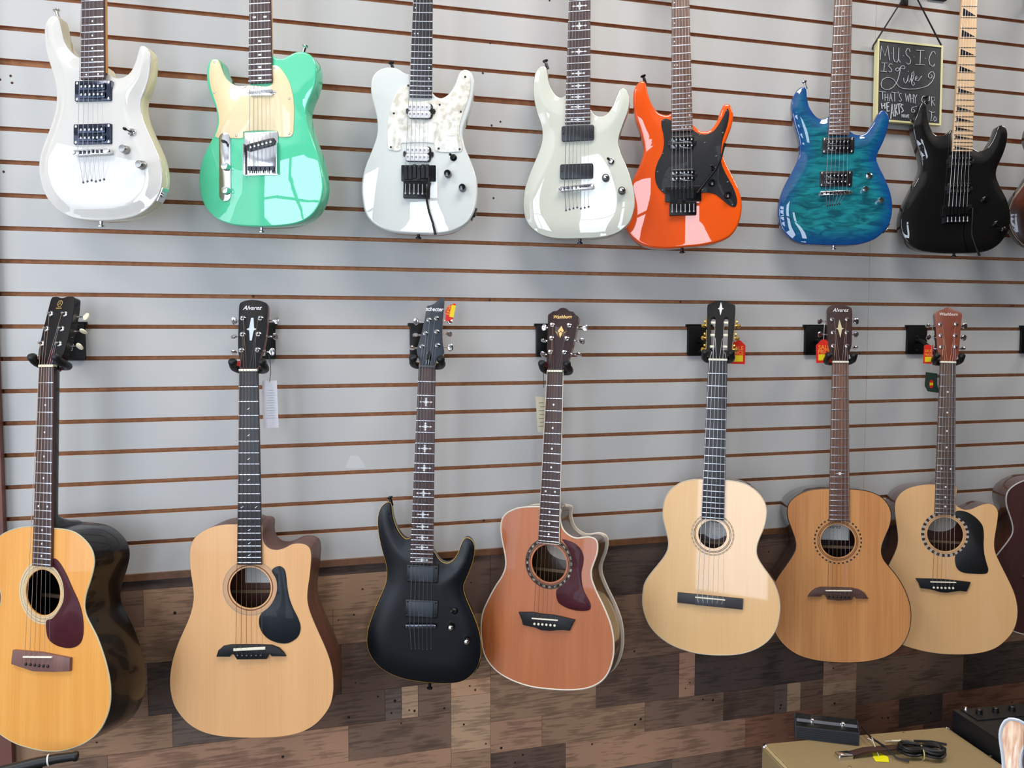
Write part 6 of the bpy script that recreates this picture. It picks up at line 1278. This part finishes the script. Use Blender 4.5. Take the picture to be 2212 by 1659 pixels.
# ------------------------------------------------------------------ hangers
def hanger(key, plate_x, label, tall=True):
    g = GD[key]; G_ = matx(g['M']); zc = 1.53 - .0165 if key[0] == 'L' else None
    nutw = G_ @ Vector((0, g['nut'] + .008, 0))
    if zc is None: zc = nutw.z + .03; plate_x = nutw.x - .01
    root = empty('guitar_hanger', Matrix.Translation((plate_x, 0, zc))); tag(root, label, 'guitar hanger', 'black guitar hangers on the slatted wall')
    M_ = MB(); M_.prism(rrect((0, 0), (1, 0), .037, .043, .004), .0005, .009, .001)
    M_.build('wall_plate', mat('hanger_black', (10, 11, 12), .4, .2), root, mw=Matrix.Rotation(PI / 2, 4, 'X'))
    M_ = MB(); M_.box((0, -.004, .0445), (.042, .0042, .004)); M_.build('slot_hook', mat('hanger_black', (10, 11, 12), .4, .2), root)
    M_ = MB()
    for sx, sz in ((0, .012), (0, -.032)): M_.lathe((sx, -.009, sz), (0, -1, 0), [(.004, 0), (.0035, .0015), (.001, .002)], 10)
    M_.build('screw', mat('hanger_screw', (60, 60, 62), .35, .8), root)
    inv = root.matrix_world.inverted() @ G_ if False else Matrix.Translation((-plate_x, 0, -zc)) @ G_
    def q(x, y, z): return inv @ Vector((x, g['nut'] + y, z))
    hb = -.030
    path = [q(-.0345, .022, .014), q(-.0365, .014, .008), q(-.037, .007, -.006), q(-.028, .002, -.026), q(0, .002, hb - .008), q(.028, .002, -.026), q(.037, .007, -.006), q(.0365, .014, .008), q(.0345, .022, .014)]
    # smooth the path
    pp = []
    for i in range(len(path) - 1):
        a = path[max(i - 1, 0)]; b = path[i]; c_ = path[i + 1]; d = path[min(i + 2, len(path) - 1)]
        for t in (0, .25, .5, .75): pp.append(.5 * ((2 * b) + (c_ - a) * t + (2 * a - 5 * b + 4 * c_ - d) * t * t + (3 * b - a - 3 * c_ + d) * t ** 3))
    pp.append(path[-1]); n = len(pp)
    M_ = MB(); M_.tube(pp, [.0085 if 2 < i < n - 3 else .0098 for i in range(n)], 12)
    for e in (pp[0], pp[-1]): M_.lathe(e - Vector((0, 0, .0005)), ((pp[0] - pp[1]) if e is pp[0] else (pp[-1] - pp[-2])), [(.0095, -.006), (.0105, -.002), (.0102, .002), (.008, .0055), (.002, .0075)], 14)
    M_.build('cradle', rubber, root)
    M_ = MB(); M_.tube([Vector((0, -.006, 0)), Vector((0, -.03, -.004)), q(0, .002, hb - .008) * .5 + Vector((0, -.02, 0)), q(0, .002, hb - .008)], .0075, 10); M_.build('support_arm', black_m, root)
    return root
HL = {'L1': (-.508, 'black hanger holding the headstock of the orange-gold acoustic'), 'L2': (-.070, 'black hanger holding the headstock of the cutaway with the white tag'), 'L3': (.346, 'black hanger holding the satin black electric guitar'),
      'L4': (.696, 'black hanger holding the reddish cedar-topped acoustic'), 'L5': (1.158, 'black hanger beside the slotted classical headstock'), 'L6': (1.551, 'black hanger holding the amber small-bodied acoustic'),
      'L7': (1.923, 'black hanger holding the acoustic with the reddish-brown headstock'), 'L8': (2.375, 'black hanger at the right edge of the view')}
for k_, (x_, lb_) in HL.items(): hanger(k_, x_, lb_)
UL = {'U1': 'pearl white electric guitar', 'U2': 'mint green electric guitar', 'U3': 'white electric guitar with pearl pickguard', 'U4': 'seven-string white electric guitar', 'U5': 'orange electric guitar', 'U6': 'blue quilted electric guitar', 'U7': 'glossy black electric guitar', 'U8': 'red-brown electric guitar at the right edge'}
for k_, t_ in UL.items(): hanger(k_, 0, 'black hanger above the ' + t_)

# ------------------------------------------------------------------ tags
red = mat('red_card', (222, 44, 34), .5); yel = mat('yellow_patch', (240, 214, 40), .5); ora = mat('orange_print', (250, 160, 60), .5); thr = mat('thread', (225, 222, 215), .7)
def card(key, name, label, m, cat='tag', group=None, thick=.0006):
    d, pts = WALLD[key]; p = np.array(pts); c = p.mean(0)
    root = empty(name, Matrix.Translation((c[0], -d, c[1]))); tag(root, label, cat, group)
    q = p - c; M_ = MB(); M_.prism(q, 0, thick); M_.build('card', m, root, smooth=False, mw=Matrix.Rotation(PI / 2, 4, 'X'))
    return root, q, c, d
def thread(root, c, d, key, r=.0006, m=None):
    dd, pts = WALLD[key]; M_ = MB(); M_.tube([(x - c[0], -(dd - d), z - c[1]) for x, z in pts], r, 6); M_.build('thread', m or thr, root)
RX = Matrix.Rotation(PI / 2, 4, 'X')
def sale(root, q, flip=False, rot=0.0, texts=True, yellow=(.5, .25)):
    lo, hi = q.min(0), q.max(0); W_, H_ = hi - lo
    M_ = MB(); cx = (lo[0] + hi[0]) / 2
    R = RX @ Matrix.Translation((cx, 0, .0008)) @ Matrix.Rotation(rot, 4, 'Z')
    w_ = W_ * .34 if not rot else H_ * .34; h_ = H_ * .13 if not rot else W_ * .2; yy = lo[1] + H_ * .24 if not rot else 0
    M_.prism([(-w_, -h_), (w_, -h_), (w_, h_), (-w_, h_)], 0, .0003)
    M_.build('price_patch', yel, root, smooth=False, mw=R @ Matrix.Translation((0, yy if not rot else -W_ * .18, 0)))
    if texts:
        s_ = W_ * .34 if not rot else H_ * .25
        text('SALE', s_, ora, root, R @ Matrix.Translation((0, lo[1] + H_ * .66 if not rot else W_ * .22, 0)), bold=.0002)
        text('PRICE', s_ * .86, ora, root, R @ Matrix.Translation((0, lo[1] + H_ * .47 if not rot else W_ * .04, 0)), bold=.0002)
r, q, c, d = card('tag_l5', 'price_tag', 'red SALE PRICE tag beside the slotted classical headstock', red); sale(r, q); thread(r, c, d, 'tw_l5')
r, q, c, d = card('tag_l6', 'price_tag', 'red price tag left of the amber guitar headstock', red); sale(r, q); thread(r, c, d, 'tw_l6')
r, q, c, d = card('tag_l7', 'price_tag', 'red price tag left of the reddish-brown headstock', red); sale(r, q); thread(r, c, d, 'tw_l7')
r, q, c, d = card('tag_l3', 'price_tag', 'tilted red and yellow price tag at the satin black headstock', red); sale(r, q, rot=math.radians(78))
r, q, c, d = card('tag_l1', 'price_tag', 'small red tag edge below the far left hanger', red)
r, q, c, d = card('tag_l2', 'price_tag', 'small yellow and red tag behind the neck with the white nut and paper tag', red); sale(r, q, texts=False)
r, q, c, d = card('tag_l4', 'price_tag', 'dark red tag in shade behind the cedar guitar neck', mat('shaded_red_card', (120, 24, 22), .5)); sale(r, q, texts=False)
r, q, c, d = card('tag_white', 'paper_tag', 'long white paper tag hanging right of the natural cutaway guitar neck', mat('white_card', (240, 242, 252), .6)); thread(r, c, d, 'tw_white', .0008, mat('grey_thread', (90, 92, 96), .6))
for i in range(12):
    M_ = MB(); M_.box((.002, -.0010, .035 - i * .0062), (.007 + .004 * ((i * 7) % 3) / 2, .0001, .0004)); M_.build('print_line', mat('pale_print', (206, 208, 222), .6), r)
r, q, c, d = card('tag_beige', 'paper_tag', 'beige string tag hanging left of the cedar guitar neck', mat('beige_card', (206, 198, 172), .6)); thread(r, c, d, 'tw_beige', .0008, mat('dark_thread', (50, 50, 52), .6))
for i in range(7):
    M_ = MB(); M_.box((.001 + .003 * ((i % 2) - .5), -.0010, .032 - i * .0105), (.007, .0001, .0008)); M_.build('print_line', mat('faint_ink', (140, 130, 104), .6), r)
r, q, c, d = card('tag_green', 'paper_tag', 'dark green hang tag with red and yellow oval beside the rightmost full guitar neck', mat('green_card', (44, 62, 52), .5)); thread(r, np.array([c[0], c[1]]), d, 'tw_l7', .0006)
M_ = MB(); M_.prism([(-.003 + .0075 * math.cos(a), -.002 + .013 * math.sin(a)) for a in np.linspace(0, 2 * PI, 24)[:-1]], .0007, .0009); M_.build('oval_print', red, r, smooth=False, mw=RX)
M_ = MB(); M_.box((-.003, -.0011, -.002), (.006, .0001, .004)); M_.build('oval_patch', yel, r)

# ------------------------------------------------------------------ music sign
d, cr = WALLD['sign']; cr = np.array(cr); ctr = cr.mean(0)
root = empty('chalkboard_sign', Matrix.Translation((ctr[0], -d, ctr[1]))); tag(root, 'small chalkboard sign lettered MUSIC IS LIFE in a pale yellow frame', 'sign')
c0, ux, hx, hy = quad(cr - ctr); fw = .0055
M_ = MB(); M_.prism(rrect(c0, ux, hx - fw, hy - fw, .0005, 1), -.008, -.001); M_.build('chalkboard', mat('chalkboard', (50, 52, 56), .6), root, smooth=False, mw=RX)
uy = np.array([-ux[1], ux[0]]); M_ = MB()
for s_ in (-1, 1):
    M_.prism(rrect(c0 + uy * s_ * (hy - fw / 2), ux, hx, fw / 2, .0005, 1), -.014, .0015); M_.prism(rrect(c0 + ux * s_ * (hx - fw / 2), ux, fw / 2, hy - fw, .0005, 1), -.014, .0015)
M_.build('frame', mat('yellow_frame', (232, 226, 170), .4), root, smooth=False, mw=RX)
chalk = mat('chalk', (206, 208, 212), .7)
for q in SIGND['w'] + SIGND['h']:
    rq_ = .0018 if q in SIGND['h'] else .0010
    q = np.array(q) - ctr
    M_ = MB(); M_.tube([(p[0], -.0004 + 0.0, p[1]) for p in q], rq_, 6); M_.build('chalk_stroke', chalk, root)
sd, sp_ = WALLD['straps']; sp_ = np.array(sp_) - ctr
la, lb_, ra, rb_ = sp_[0], sp_[1], sp_[2], sp_[3]
ap = lb_ + (lb_ - la) * .30
M_ = MB(); M_.tube([(la[0] - .002, .004, la[1] - .012), (la[0], .003, la[1]), (ap[0], .002, ap[1]), (rb_[0], .003, rb_[1] - .001)], .0026, 8); M_.build('strap', mat('black_strap', (14, 14, 15), .6), root)
hroot = empty('wall_hook', Matrix.Translation((ctr[0] + ap[0], 0, ctr[1] + ap[1]))); tag(hroot, 'black wall hook above the chalkboard sign', 'hook')
M_ = MB(); M_.box((0, -.003, -.022), (.012, .0025, .024)); M_.tube([(0, -.004, -.004), (0, -.03, -.006), (0, -.05, -.006), (0, -.056, .006)], .003, 8); M_.build('hook', black_m, hroot)

# ------------------------------------------------------------------ tweed amplifier and what stands on it
A0 = Vector((AMPD['top'][0][0], AMPD['top'][0][1], 0)); A1 = Vector((AMPD['top'][1][0], AMPD['top'][1][1], 0))
adir = (A1 - A0).normalized(); aw_ = (A1 - A0).length + .004; ang = math.atan2(adir.y, adir.x); dep_ = .235; ht = .47
amp = empty('guitar_amplifier', Matrix.Translation(A0) @ Matrix.Rotation(ang, 4, 'Z')); tag(amp, 'tweed-covered combo amplifier with brown handle on the floor at lower right', 'amplifier')
tw = bpy.data.materials.new('tweed'); tw.use_nodes = True; nt = tw.node_tree; b = nt.nodes['Principled BSDF']; b.inputs['Roughness'].default_value = .7
tc = nt.nodes.new('ShaderNodeTexCoord'); mp = nt.nodes.new('ShaderNodeMapping'); mp.inputs['Rotation'].default_value = (0, 0, .9); wv = nt.nodes.new('ShaderNodeTexWave'); wv.inputs['Scale'].default_value = 170; wv.inputs['Distortion'].default_value = 1.5
rr = nt.nodes.new('ShaderNodeValToRGB'); rr.color_ramp.elements[0].color = lin((108, 90, 60)); rr.color_ramp.elements[1].color = lin((176, 154, 110)); rr.color_ramp.elements[0].position = .2; rr.color_ramp.elements[1].position = .8
nt.links.new(tc.outputs['Object'], mp.inputs[0]); nt.links.new(mp.outputs[0], wv.inputs['Vector']); nt.links.new(wv.outputs['Color'], rr.inputs[0]); nt.links.new(rr.outputs[0], b.inputs['Base Color'])
M_ = MB(); M_.prism(rrect((aw_ / 2, ht / 2 + .006), (1, 0), aw_ / 2, ht / 2 - .006, .012, 5), 0, dep_, .006, bevb=.004); M_.build('cabinet', tw, amp, mw=Matrix.Rotation(PI / 2, 4, 'X'))
M_ = MB(); M_.box((aw_ / 2, -dep_ - .001, ht * .40), (aw_ / 2 - .03, .004, ht * .32)); M_.build('speaker_grille', mat('grille_cloth', (70, 56, 48), .8), amp)
M_ = MB(); M_.box((aw_ / 2 + .05, -dep_ - .002, ht - .030), (aw_ / 2 - .10, .003, .012)); M_.build('front_panel', black_p, amp)
for sx in (0, aw_):
    for sy in (0, -dep_):
        M_ = MB(); s1 = 1 if sx == 0 else -1; s2 = -1 if sy == 0 else 1
        M_.lathe((sx + s1 * .006, sy + s2 * .006, ht - .006), (-s1, -s2, 1.6), [(.010, 0), (.0085, .004), (.004, .0065), (.001, .007)], 10); M_.build('corner_protector', chrome, amp)
for x, y in AMPD['studs']:
    p = amp.matrix_world.inverted() @ Vector((x, y, ht)) if False else (Matrix.Rotation(-ang, 4, 'Z') @ (Vector((x, y, 0)) - A0)); M_ = MB(); M_.lathe((p.x, p.y, ht - .001), (0, 0, 1), [(.0042, 0), (.0042, .0014), (.001, .0024)], 10); M_.build('stud', chrome, amp)
for sx in (.05, aw_ - .05):
    for sy in (-.04, -dep_ + .04): M_ = MB(); M_.lathe((sx, sy, 0), (0, 0, 1), [(.015, 0), (.015, .013)], 12); M_.build('foot', rubber, amp)
hp = [Matrix.Rotation(-ang, 4, 'Z') @ (Vector((x, y, 0)) - A0) for x, y in AMPD['handle']]
hy_ = hp[0].y + .012
M_ = MB(); M_.prism([(hp[0].x - .012, ht + .006), (hp[0].x + .03, ht + .012), (hp[0].x + .15, ht + .012), (hp[0].x + .19, ht + .006), (hp[0].x + .19, ht + .011), (hp[0].x + .15, ht + .018), (hp[0].x + .03, ht + .018), (hp[0].x - .012, ht + .011)], -hy_ - .011, -hy_ + .011, .002, bevb=.002); M_.build('handle', mat('brown_leather', (58, 36, 30), .5), amp, mw=Matrix.Rotation(PI / 2, 4, 'X'))
for x in (hp[0].x - .026, hp[0].x + .2): M_ = MB(); M_.prism(rrect((x, hy_), (1, 0), .020, .0125, .004), ht - .001, ht + .013, .004); M_.build('handle_cap', chrome, amp)
# foot switch
f0, f1 = [Vector((p[0], p[1], 0)) for p in AMPD['fs']]; fd = (f1 - f0).normalized(); fl = (f1 - f0).length; fa = math.atan2(fd.y, fd.x)
fs_ = empty('footswitch', Matrix.Translation((f0.x, f0.y, ht + .0006)) @ Matrix.Rotation(fa, 4, 'Z')); tag(fs_, 'black two-button footswitch standing on the tweed amplifier', 'footswitch')
M_ = MB(); M_.prism([(0, .0), (.05, .0), (.05, .046), (.040, .050), (0, .034)], 0, fl, .001); 
o = M_.build('housing', mat('ribbed_charcoal', (52, 56, 64), .5), fs_, smooth=False, mw=Matrix(((0, 0, 1, 0), (1, 0, 0, 0), (0, 1, 0, 0), (0, 0, 0, 1))))
for i in range(6):
    M_ = MB(); M_.box((fl / 2, -.0004, .004 + i * .0050), (fl / 2 - .003, .0007, .0012)); M_.build('rib', mat('rib_black', (30, 33, 40), .5), fs_)
sl = Vector((0, .040, .016)).normalized(); nn_ = Vector((0, -sl.z, sl.y))
M_ = MB(); M_.box(Vector((fl / 2, .020, .042)) + nn_ * .001, (fl / 2 - .002, .021, .0012), (Vector((1, 0, 0)), sl, nn_)); M_.build('top_plate', black_g, fs_)
M_ = MB(); M_.box(Vector((fl / 2, .017, .0408)) + nn_ * .0025, (fl / 2 - .004, .005, .0008), (Vector((1, 0, 0)), sl, nn_)); M_.build('silver_strip', mat('silver_strip', (120, 126, 136), .3, .6), fs_)
for x in (fl * .27, fl * .75):
    M_ = MB(); M_.lathe(Vector((x, .017, .0408)) + nn_ * .001, nn_, [(.007, 0), (.006, .003), (.0035, .0035), (.0035, .010), (.001, .011)], 14); M_.build('foot_button', chrome, fs_)
# yellow tag on the handle
tq = np.array(AMPD['tag']); tc_ = tq.mean(0); tr_ = empty('hang_tag', Matrix.Translation((tc_[0], tc_[1], ht + .0008))); tag(tr_, 'bright yellow tag with white string lying on the tweed amplifier', 'tag')
M_ = MB(); M_.prism(tq - tc_, 0, .0007); M_.build('card', mat('bright_yellow_card', (245, 235, 20), .5), tr_, smooth=False)
M_ = MB(); M_.tube([(p[0] - tc_[0], p[1] - tc_[1], z) for p, z in zip(AMPD['tagstr'], (.030, .027, .010, .002))], .0009, 6); M_.tube([(AMPD['tagstr'][0][0] - tc_[0] + .012, AMPD['tagstr'][0][1] - tc_[1], .030), (AMPD['tagstr'][1][0] - tc_[0] + .002, AMPD['tagstr'][1][1] - tc_[1], .027)], .0009, 6); M_.build('thread', thr, tr_)
# coiled cable
cb = AMPD['coil']; cl = np.array(cb[0]); cm_ = np.array(cb[1]); cr_ = np.array(cb[2])
cab = empty('instrument_cable', Matrix.Translation((cm_[0], cm_[1], ht))); tag(cab, 'coiled black cable with plug, tied in the middle, on the tweed amplifier', 'cable')
ax_ = Vector((cr_[0] - cl[0], cr_[1] - cl[1], 0)); hl = ax_.length / 2 * 1.05; ax_.normalize(); ay_ = Vector((-ax_.y, ax_.x, 0)); rc = random.Random(5); path = []
K = 14 * 20
for i in range(K):
    t = 2 * PI * i / 20; lp = i // 20; rx = hl * (1 - .12 * rc.random() * .3 - .018 * (lp % 5)); ry = .040 * (.5 + .11 * (lp % 5)); pinch = .3 + .7 * abs(math.cos(t)) ** .8
    path.append(ax_ * (rx * math.cos(t)) + ay_ * (ry * math.sin(t) * pinch) + Vector((0, 0, .0140 + .0050 * ((lp * 3) % 6) * (.55 + .45 * abs(math.cos(t + .3 * lp))))))
M_ = MB(); M_.tube(path, .0034, 7); cwm = mat('cable_black', (16, 17, 20), .45); coil = M_.build('cable_coil', cwm, cab)
o = Vector((cm_[0], cm_[1], 0))
M_ = MB(); M_.tube([Vector((x, y, 0)) - o + Vector((0, 0, z)) for (x, y), z in zip(AMPD['cable'], (.02, .018, .020, .006, .006))], .0028, 8); M_.build('cable_lead', cwm, cab)
M_ = MB(); M_.tube([Vector((x, y, .004)) - o for x, y in AMPD['coilback']], .0028, 8); M_.build('cable_lead', cwm, cab)
j0, j1 = [Vector((x, y, .005)) - o for x, y in AMPD['jack']]; M_ = MB(); M_.tube([j0, j0 * .6 + j1 * .4], .0018, 8); M_.tube([j0 * .6 + j1 * .4, j1], .0036, 10); M_.build('plug', mat('pale_plug', (214, 206, 180), .35, .4), cab)
M_ = MB(); M_.tube([ay_ * (.022 * math.cos(a)) + Vector((0, 0, .014 + .015 * math.sin(a))) for a in np.linspace(0, 2 * PI, 17)[:-1]], .0028, 6, closed=True, flat=.6); M_.build('cable_tie', mat('straw_tie', (190, 178, 116), .6), cab)
# black powered mixer / amplifier to the right
mx0 = Vector((1.722, -.395, 0)); mixr = empty('powered_mixer', Matrix.Translation(mx0) @ Matrix.Rotation(ang, 4, 'Z')); tag(mixr, 'black knob-topped amplifier right of the tweed amplifier', 'amplifier')
mh = .515
M_ = MB(); M_.prism([(0, .012), (.62, .012), (.62, mh), (0, mh)], 0, .33, .006, bevb=.008); M_.build('cabinet', mat('navy_black_vinyl', (12, 15, 21), .5, bump=((300, 300, 300), .3)), mixr, mw=Matrix.Rotation(PI / 2, 4, 'X'))
M_ = MB(); M_.box((.31, -.045, mh + .001), (.29, .032, .002)); M_.build('control_panel', mat('panel_black', (10, 11, 13), .6), mixr)
for i in range(11):
    M_ = MB(); M_.lathe((.05 + i * .05, -.045, mh + .002), (0, 0, 1), [(.009, 0), (.008, .013), (.006, .015), (.001, .0155)], 12); M_.build('control_knob', black_p, mixr)
M_ = MB(); M_.lathe((.030, -.02, mh + .002), (0, 0, 1), [(.006, 0), (.006, .003), (.003, .009)], 12); M_.build('jack_socket', chrome, mixr)
for sx in (.04, .58):
    for sy in (-.04, -.29): M_ = MB(); M_.lathe((sx, sy, 0), (0, 0, 1), [(.014, 0), (.014, .013)], 12); M_.build('foot', rubber, mixr)
# ------------------------------------------------------------------ foreground pieces cut by the frame
base = Vector((0.9784, -1.2656, 0.9299))
flm = bpy.data.materials.new('flamed_maple'); flm.use_nodes = True; nt = flm.node_tree; b = nt.nodes['Principled BSDF']; b.inputs['Roughness'].default_value = .25; b.inputs['Coat Weight'].default_value = .8
tc = nt.nodes.new('ShaderNodeTexCoord'); mp = nt.nodes.new('ShaderNodeMapping'); mp.inputs['Rotation'].default_value = (0, 0, .9); mp.inputs['Scale'].default_value = (160, 30, 30); nz_ = nt.nodes.new('ShaderNodeTexNoise'); nz_.inputs['Scale'].default_value = 1; nz_.inputs['Detail'].default_value = 3
rr = nt.nodes.new('ShaderNodeValToRGB'); rr.color_ramp.elements[0].color = lin((206, 150, 118)); rr.color_ramp.elements[1].color = lin((242, 214, 184)); rr.color_ramp.elements[0].position = .35; rr.color_ramp.elements[1].position = .62
nt.links.new(tc.outputs['Object'], mp.inputs[0]); nt.links.new(mp.outputs[0], nz_.inputs['Vector']); nt.links.new(nz_.outputs[0], rr.inputs[0]); nt.links.new(rr.outputs[0], b.inputs['Base Color'])
# a small double-cut body whose left horn reaches into the view, on a floor stand
az_ = 0.8199; hd = Vector((math.sin(az_), math.cos(az_), 0)); rt = Vector((math.cos(az_), -math.sin(az_), 0)); upv = (Vector((0, 0, 1)) * math.cos(.38) + hd * math.sin(.38)).normalized(); nrm = rt.cross(upv)
horn = [(-0.0042, 0.054), (-0.0095, 0.0499), (-0.0141, 0.0401), (-0.0156, 0.0294), (-0.0144, 0.0169), (-0.0118, 0.0026), (-0.0103, -0.0153), (-0.0126, -0.0439), (-0.0202, -0.0778), (-0.0248, -0.1135), (-0.0187, -0.1493), (0.0057, -0.1761), (0.0437, -0.1868), (0.0817, -0.1761), (0.1045, -0.1493), (0.1106, -0.1135), (0.1045, -0.0778), (0.0954, -0.051), (0.0924, -0.0242), (0.0954, 0.0026), (0.0954, 0.0169), (0.0878, 0.024), (0.0802, 0.0169), (0.0756, -0.001), (0.068, -0.0153), (0.0559, -0.0224), (0.0285, -0.0224), (0.0148, -0.0153), (0.0117, 0.0026), (0.014, 0.0151), (0.0209, 0.0329), (0.0178, 0.049), (0.0072, 0.0547)]
zmin = min(p[1] for p in horn)
fgr = empty('electric_guitar', Matrix(((rt.x, upv.x, nrm.x, base.x), (rt.y, upv.y, nrm.y, base.y), (rt.z, upv.z, nrm.z, base.z), (0, 0, 0, 1)))); tag(fgr, 'flamed maple guitar horn with pale grey binding in the bottom right corner', 'guitar')
sp2 = spline(horn, .006)
M_ = MB(); M_.prism(sp2, -.04, 0, .002, bevb=.004); M_.build('body', flm, fgr)
M_ = MB(); M_.tube([(p[0], p[1], -.0005) for p in inset(sp2, .0008)], .0024, 6, closed=True); M_.build('binding', mat('fg_binding', (196, 200, 208), .35), fgr)
M_ = MB(); M_.prism([(0.014, 0.0499), (0.0406, 0.0499), (0.0406, -0.0689), (0.014, -0.0689)], .001, .010, .001); M_.build('fretboard', mat('plum_board', (84, 34, 60), .4), fgr)
bz_ = base.z + zmin * math.cos(.38)
std = empty('guitar_stand', Matrix.Translation((base.x + hd.x * zmin * .37, base.y + hd.y * zmin * .37 + .03, 0))); tag(std, 'black floor stand carrying the flamed maple guitar', 'guitar stand')
ex_ = rt * .12
M_ = MB(); M_.tube([Vector((0, .02, bz_ - .01)) + ex_, Vector((0, .02, .02)) + ex_], .010, 10); M_.build('post', black_m, std)
M_ = MB(); M_.tube([Vector((0, -.06, bz_ - .004)) + ex_ * .3, Vector((0, .02, bz_ - .012)) + ex_, Vector((0, -.06, bz_ - .004)) + ex_ * 1.8], .009, 10); M_.build('cradle', rubber, std)
for a in (0, 2.1, 4.2): M_ = MB(); M_.tube([Vector((0, .02, .12)) + ex_, Vector((.18 * math.cos(a), .02 + .18 * math.sin(a), .010)) + ex_], .008, 8); M_.build('leg', black_m, std)
# black padded stand arm in the bottom left corner
sdp = WALLD['stand']; d0 = sdp[0]; sp3 = [Vector((x, -d0, z)) for x, z in sdp[1]]
ls = empty('guitar_stand', Matrix.Translation((sp3[2].x - .02, -d0, 0))); tag(ls, 'black padded stand arm below the orange-gold acoustic guitar', 'guitar stand')
o = Vector((sp3[2].x - .02, -d0, 0)); q_ = [p - o for p in sp3]; ext = q_[0] + (q_[0] - q_[1]) * 1.2
M_ = MB(); M_.tube([ext] + q_, [.012, .0115, .011, .010, .009], 14); M_.lathe(q_[-1], (q_[-1] - q_[-2]), [(.0105, -.004), (.011, 0), (.009, .004), (.002, .006)], 14); M_.build('padded_arm', rubber, ls)
M_ = MB(); M_.lathe(q_[1] * .4 + q_[2] * .6, (q_[2] - q_[1]), [(.0121, -.0014), (.0121, .0014)], 14); M_.build('white_band', mat('white_band', (226, 224, 220), .5), ls)
M_ = MB(); M_.tube([q_[1], Vector((q_[1].x, 0, .02))], .010, 10); M_.build('post', black_m, ls)
for a in (.5, 2.6, 4.7): M_ = MB(); M_.tube([Vector((q_[1].x, 0, .12)), Vector((q_[1].x + .2 * math.cos(a), .2 * math.sin(a), .010))], .008, 8); M_.build('leg', black_m, ls)
# ceiling fixtures
for x, y in CEILP:
    cf = empty('ceiling_light', Matrix.Translation((x, y, CEIL))); tag(cf, {-1.5: 'rectangular ceiling light panel nearest the left wall', 0.9: 'rectangular ceiling light panel in the middle of three', 3.3: 'rectangular ceiling light panel nearest the right wall'}[x], 'ceiling light', 'ceiling light panels')
    M_ = MB()
    for s1 in (-1, 1): M_.box((s1 * .62, 0, -.012), (.02, .34, .012)); M_.box((0, s1 * .32, -.012), (.60, .02, .012))
    M_.build('frame', mat('fixture_white', (225, 225, 225), .5), cf)
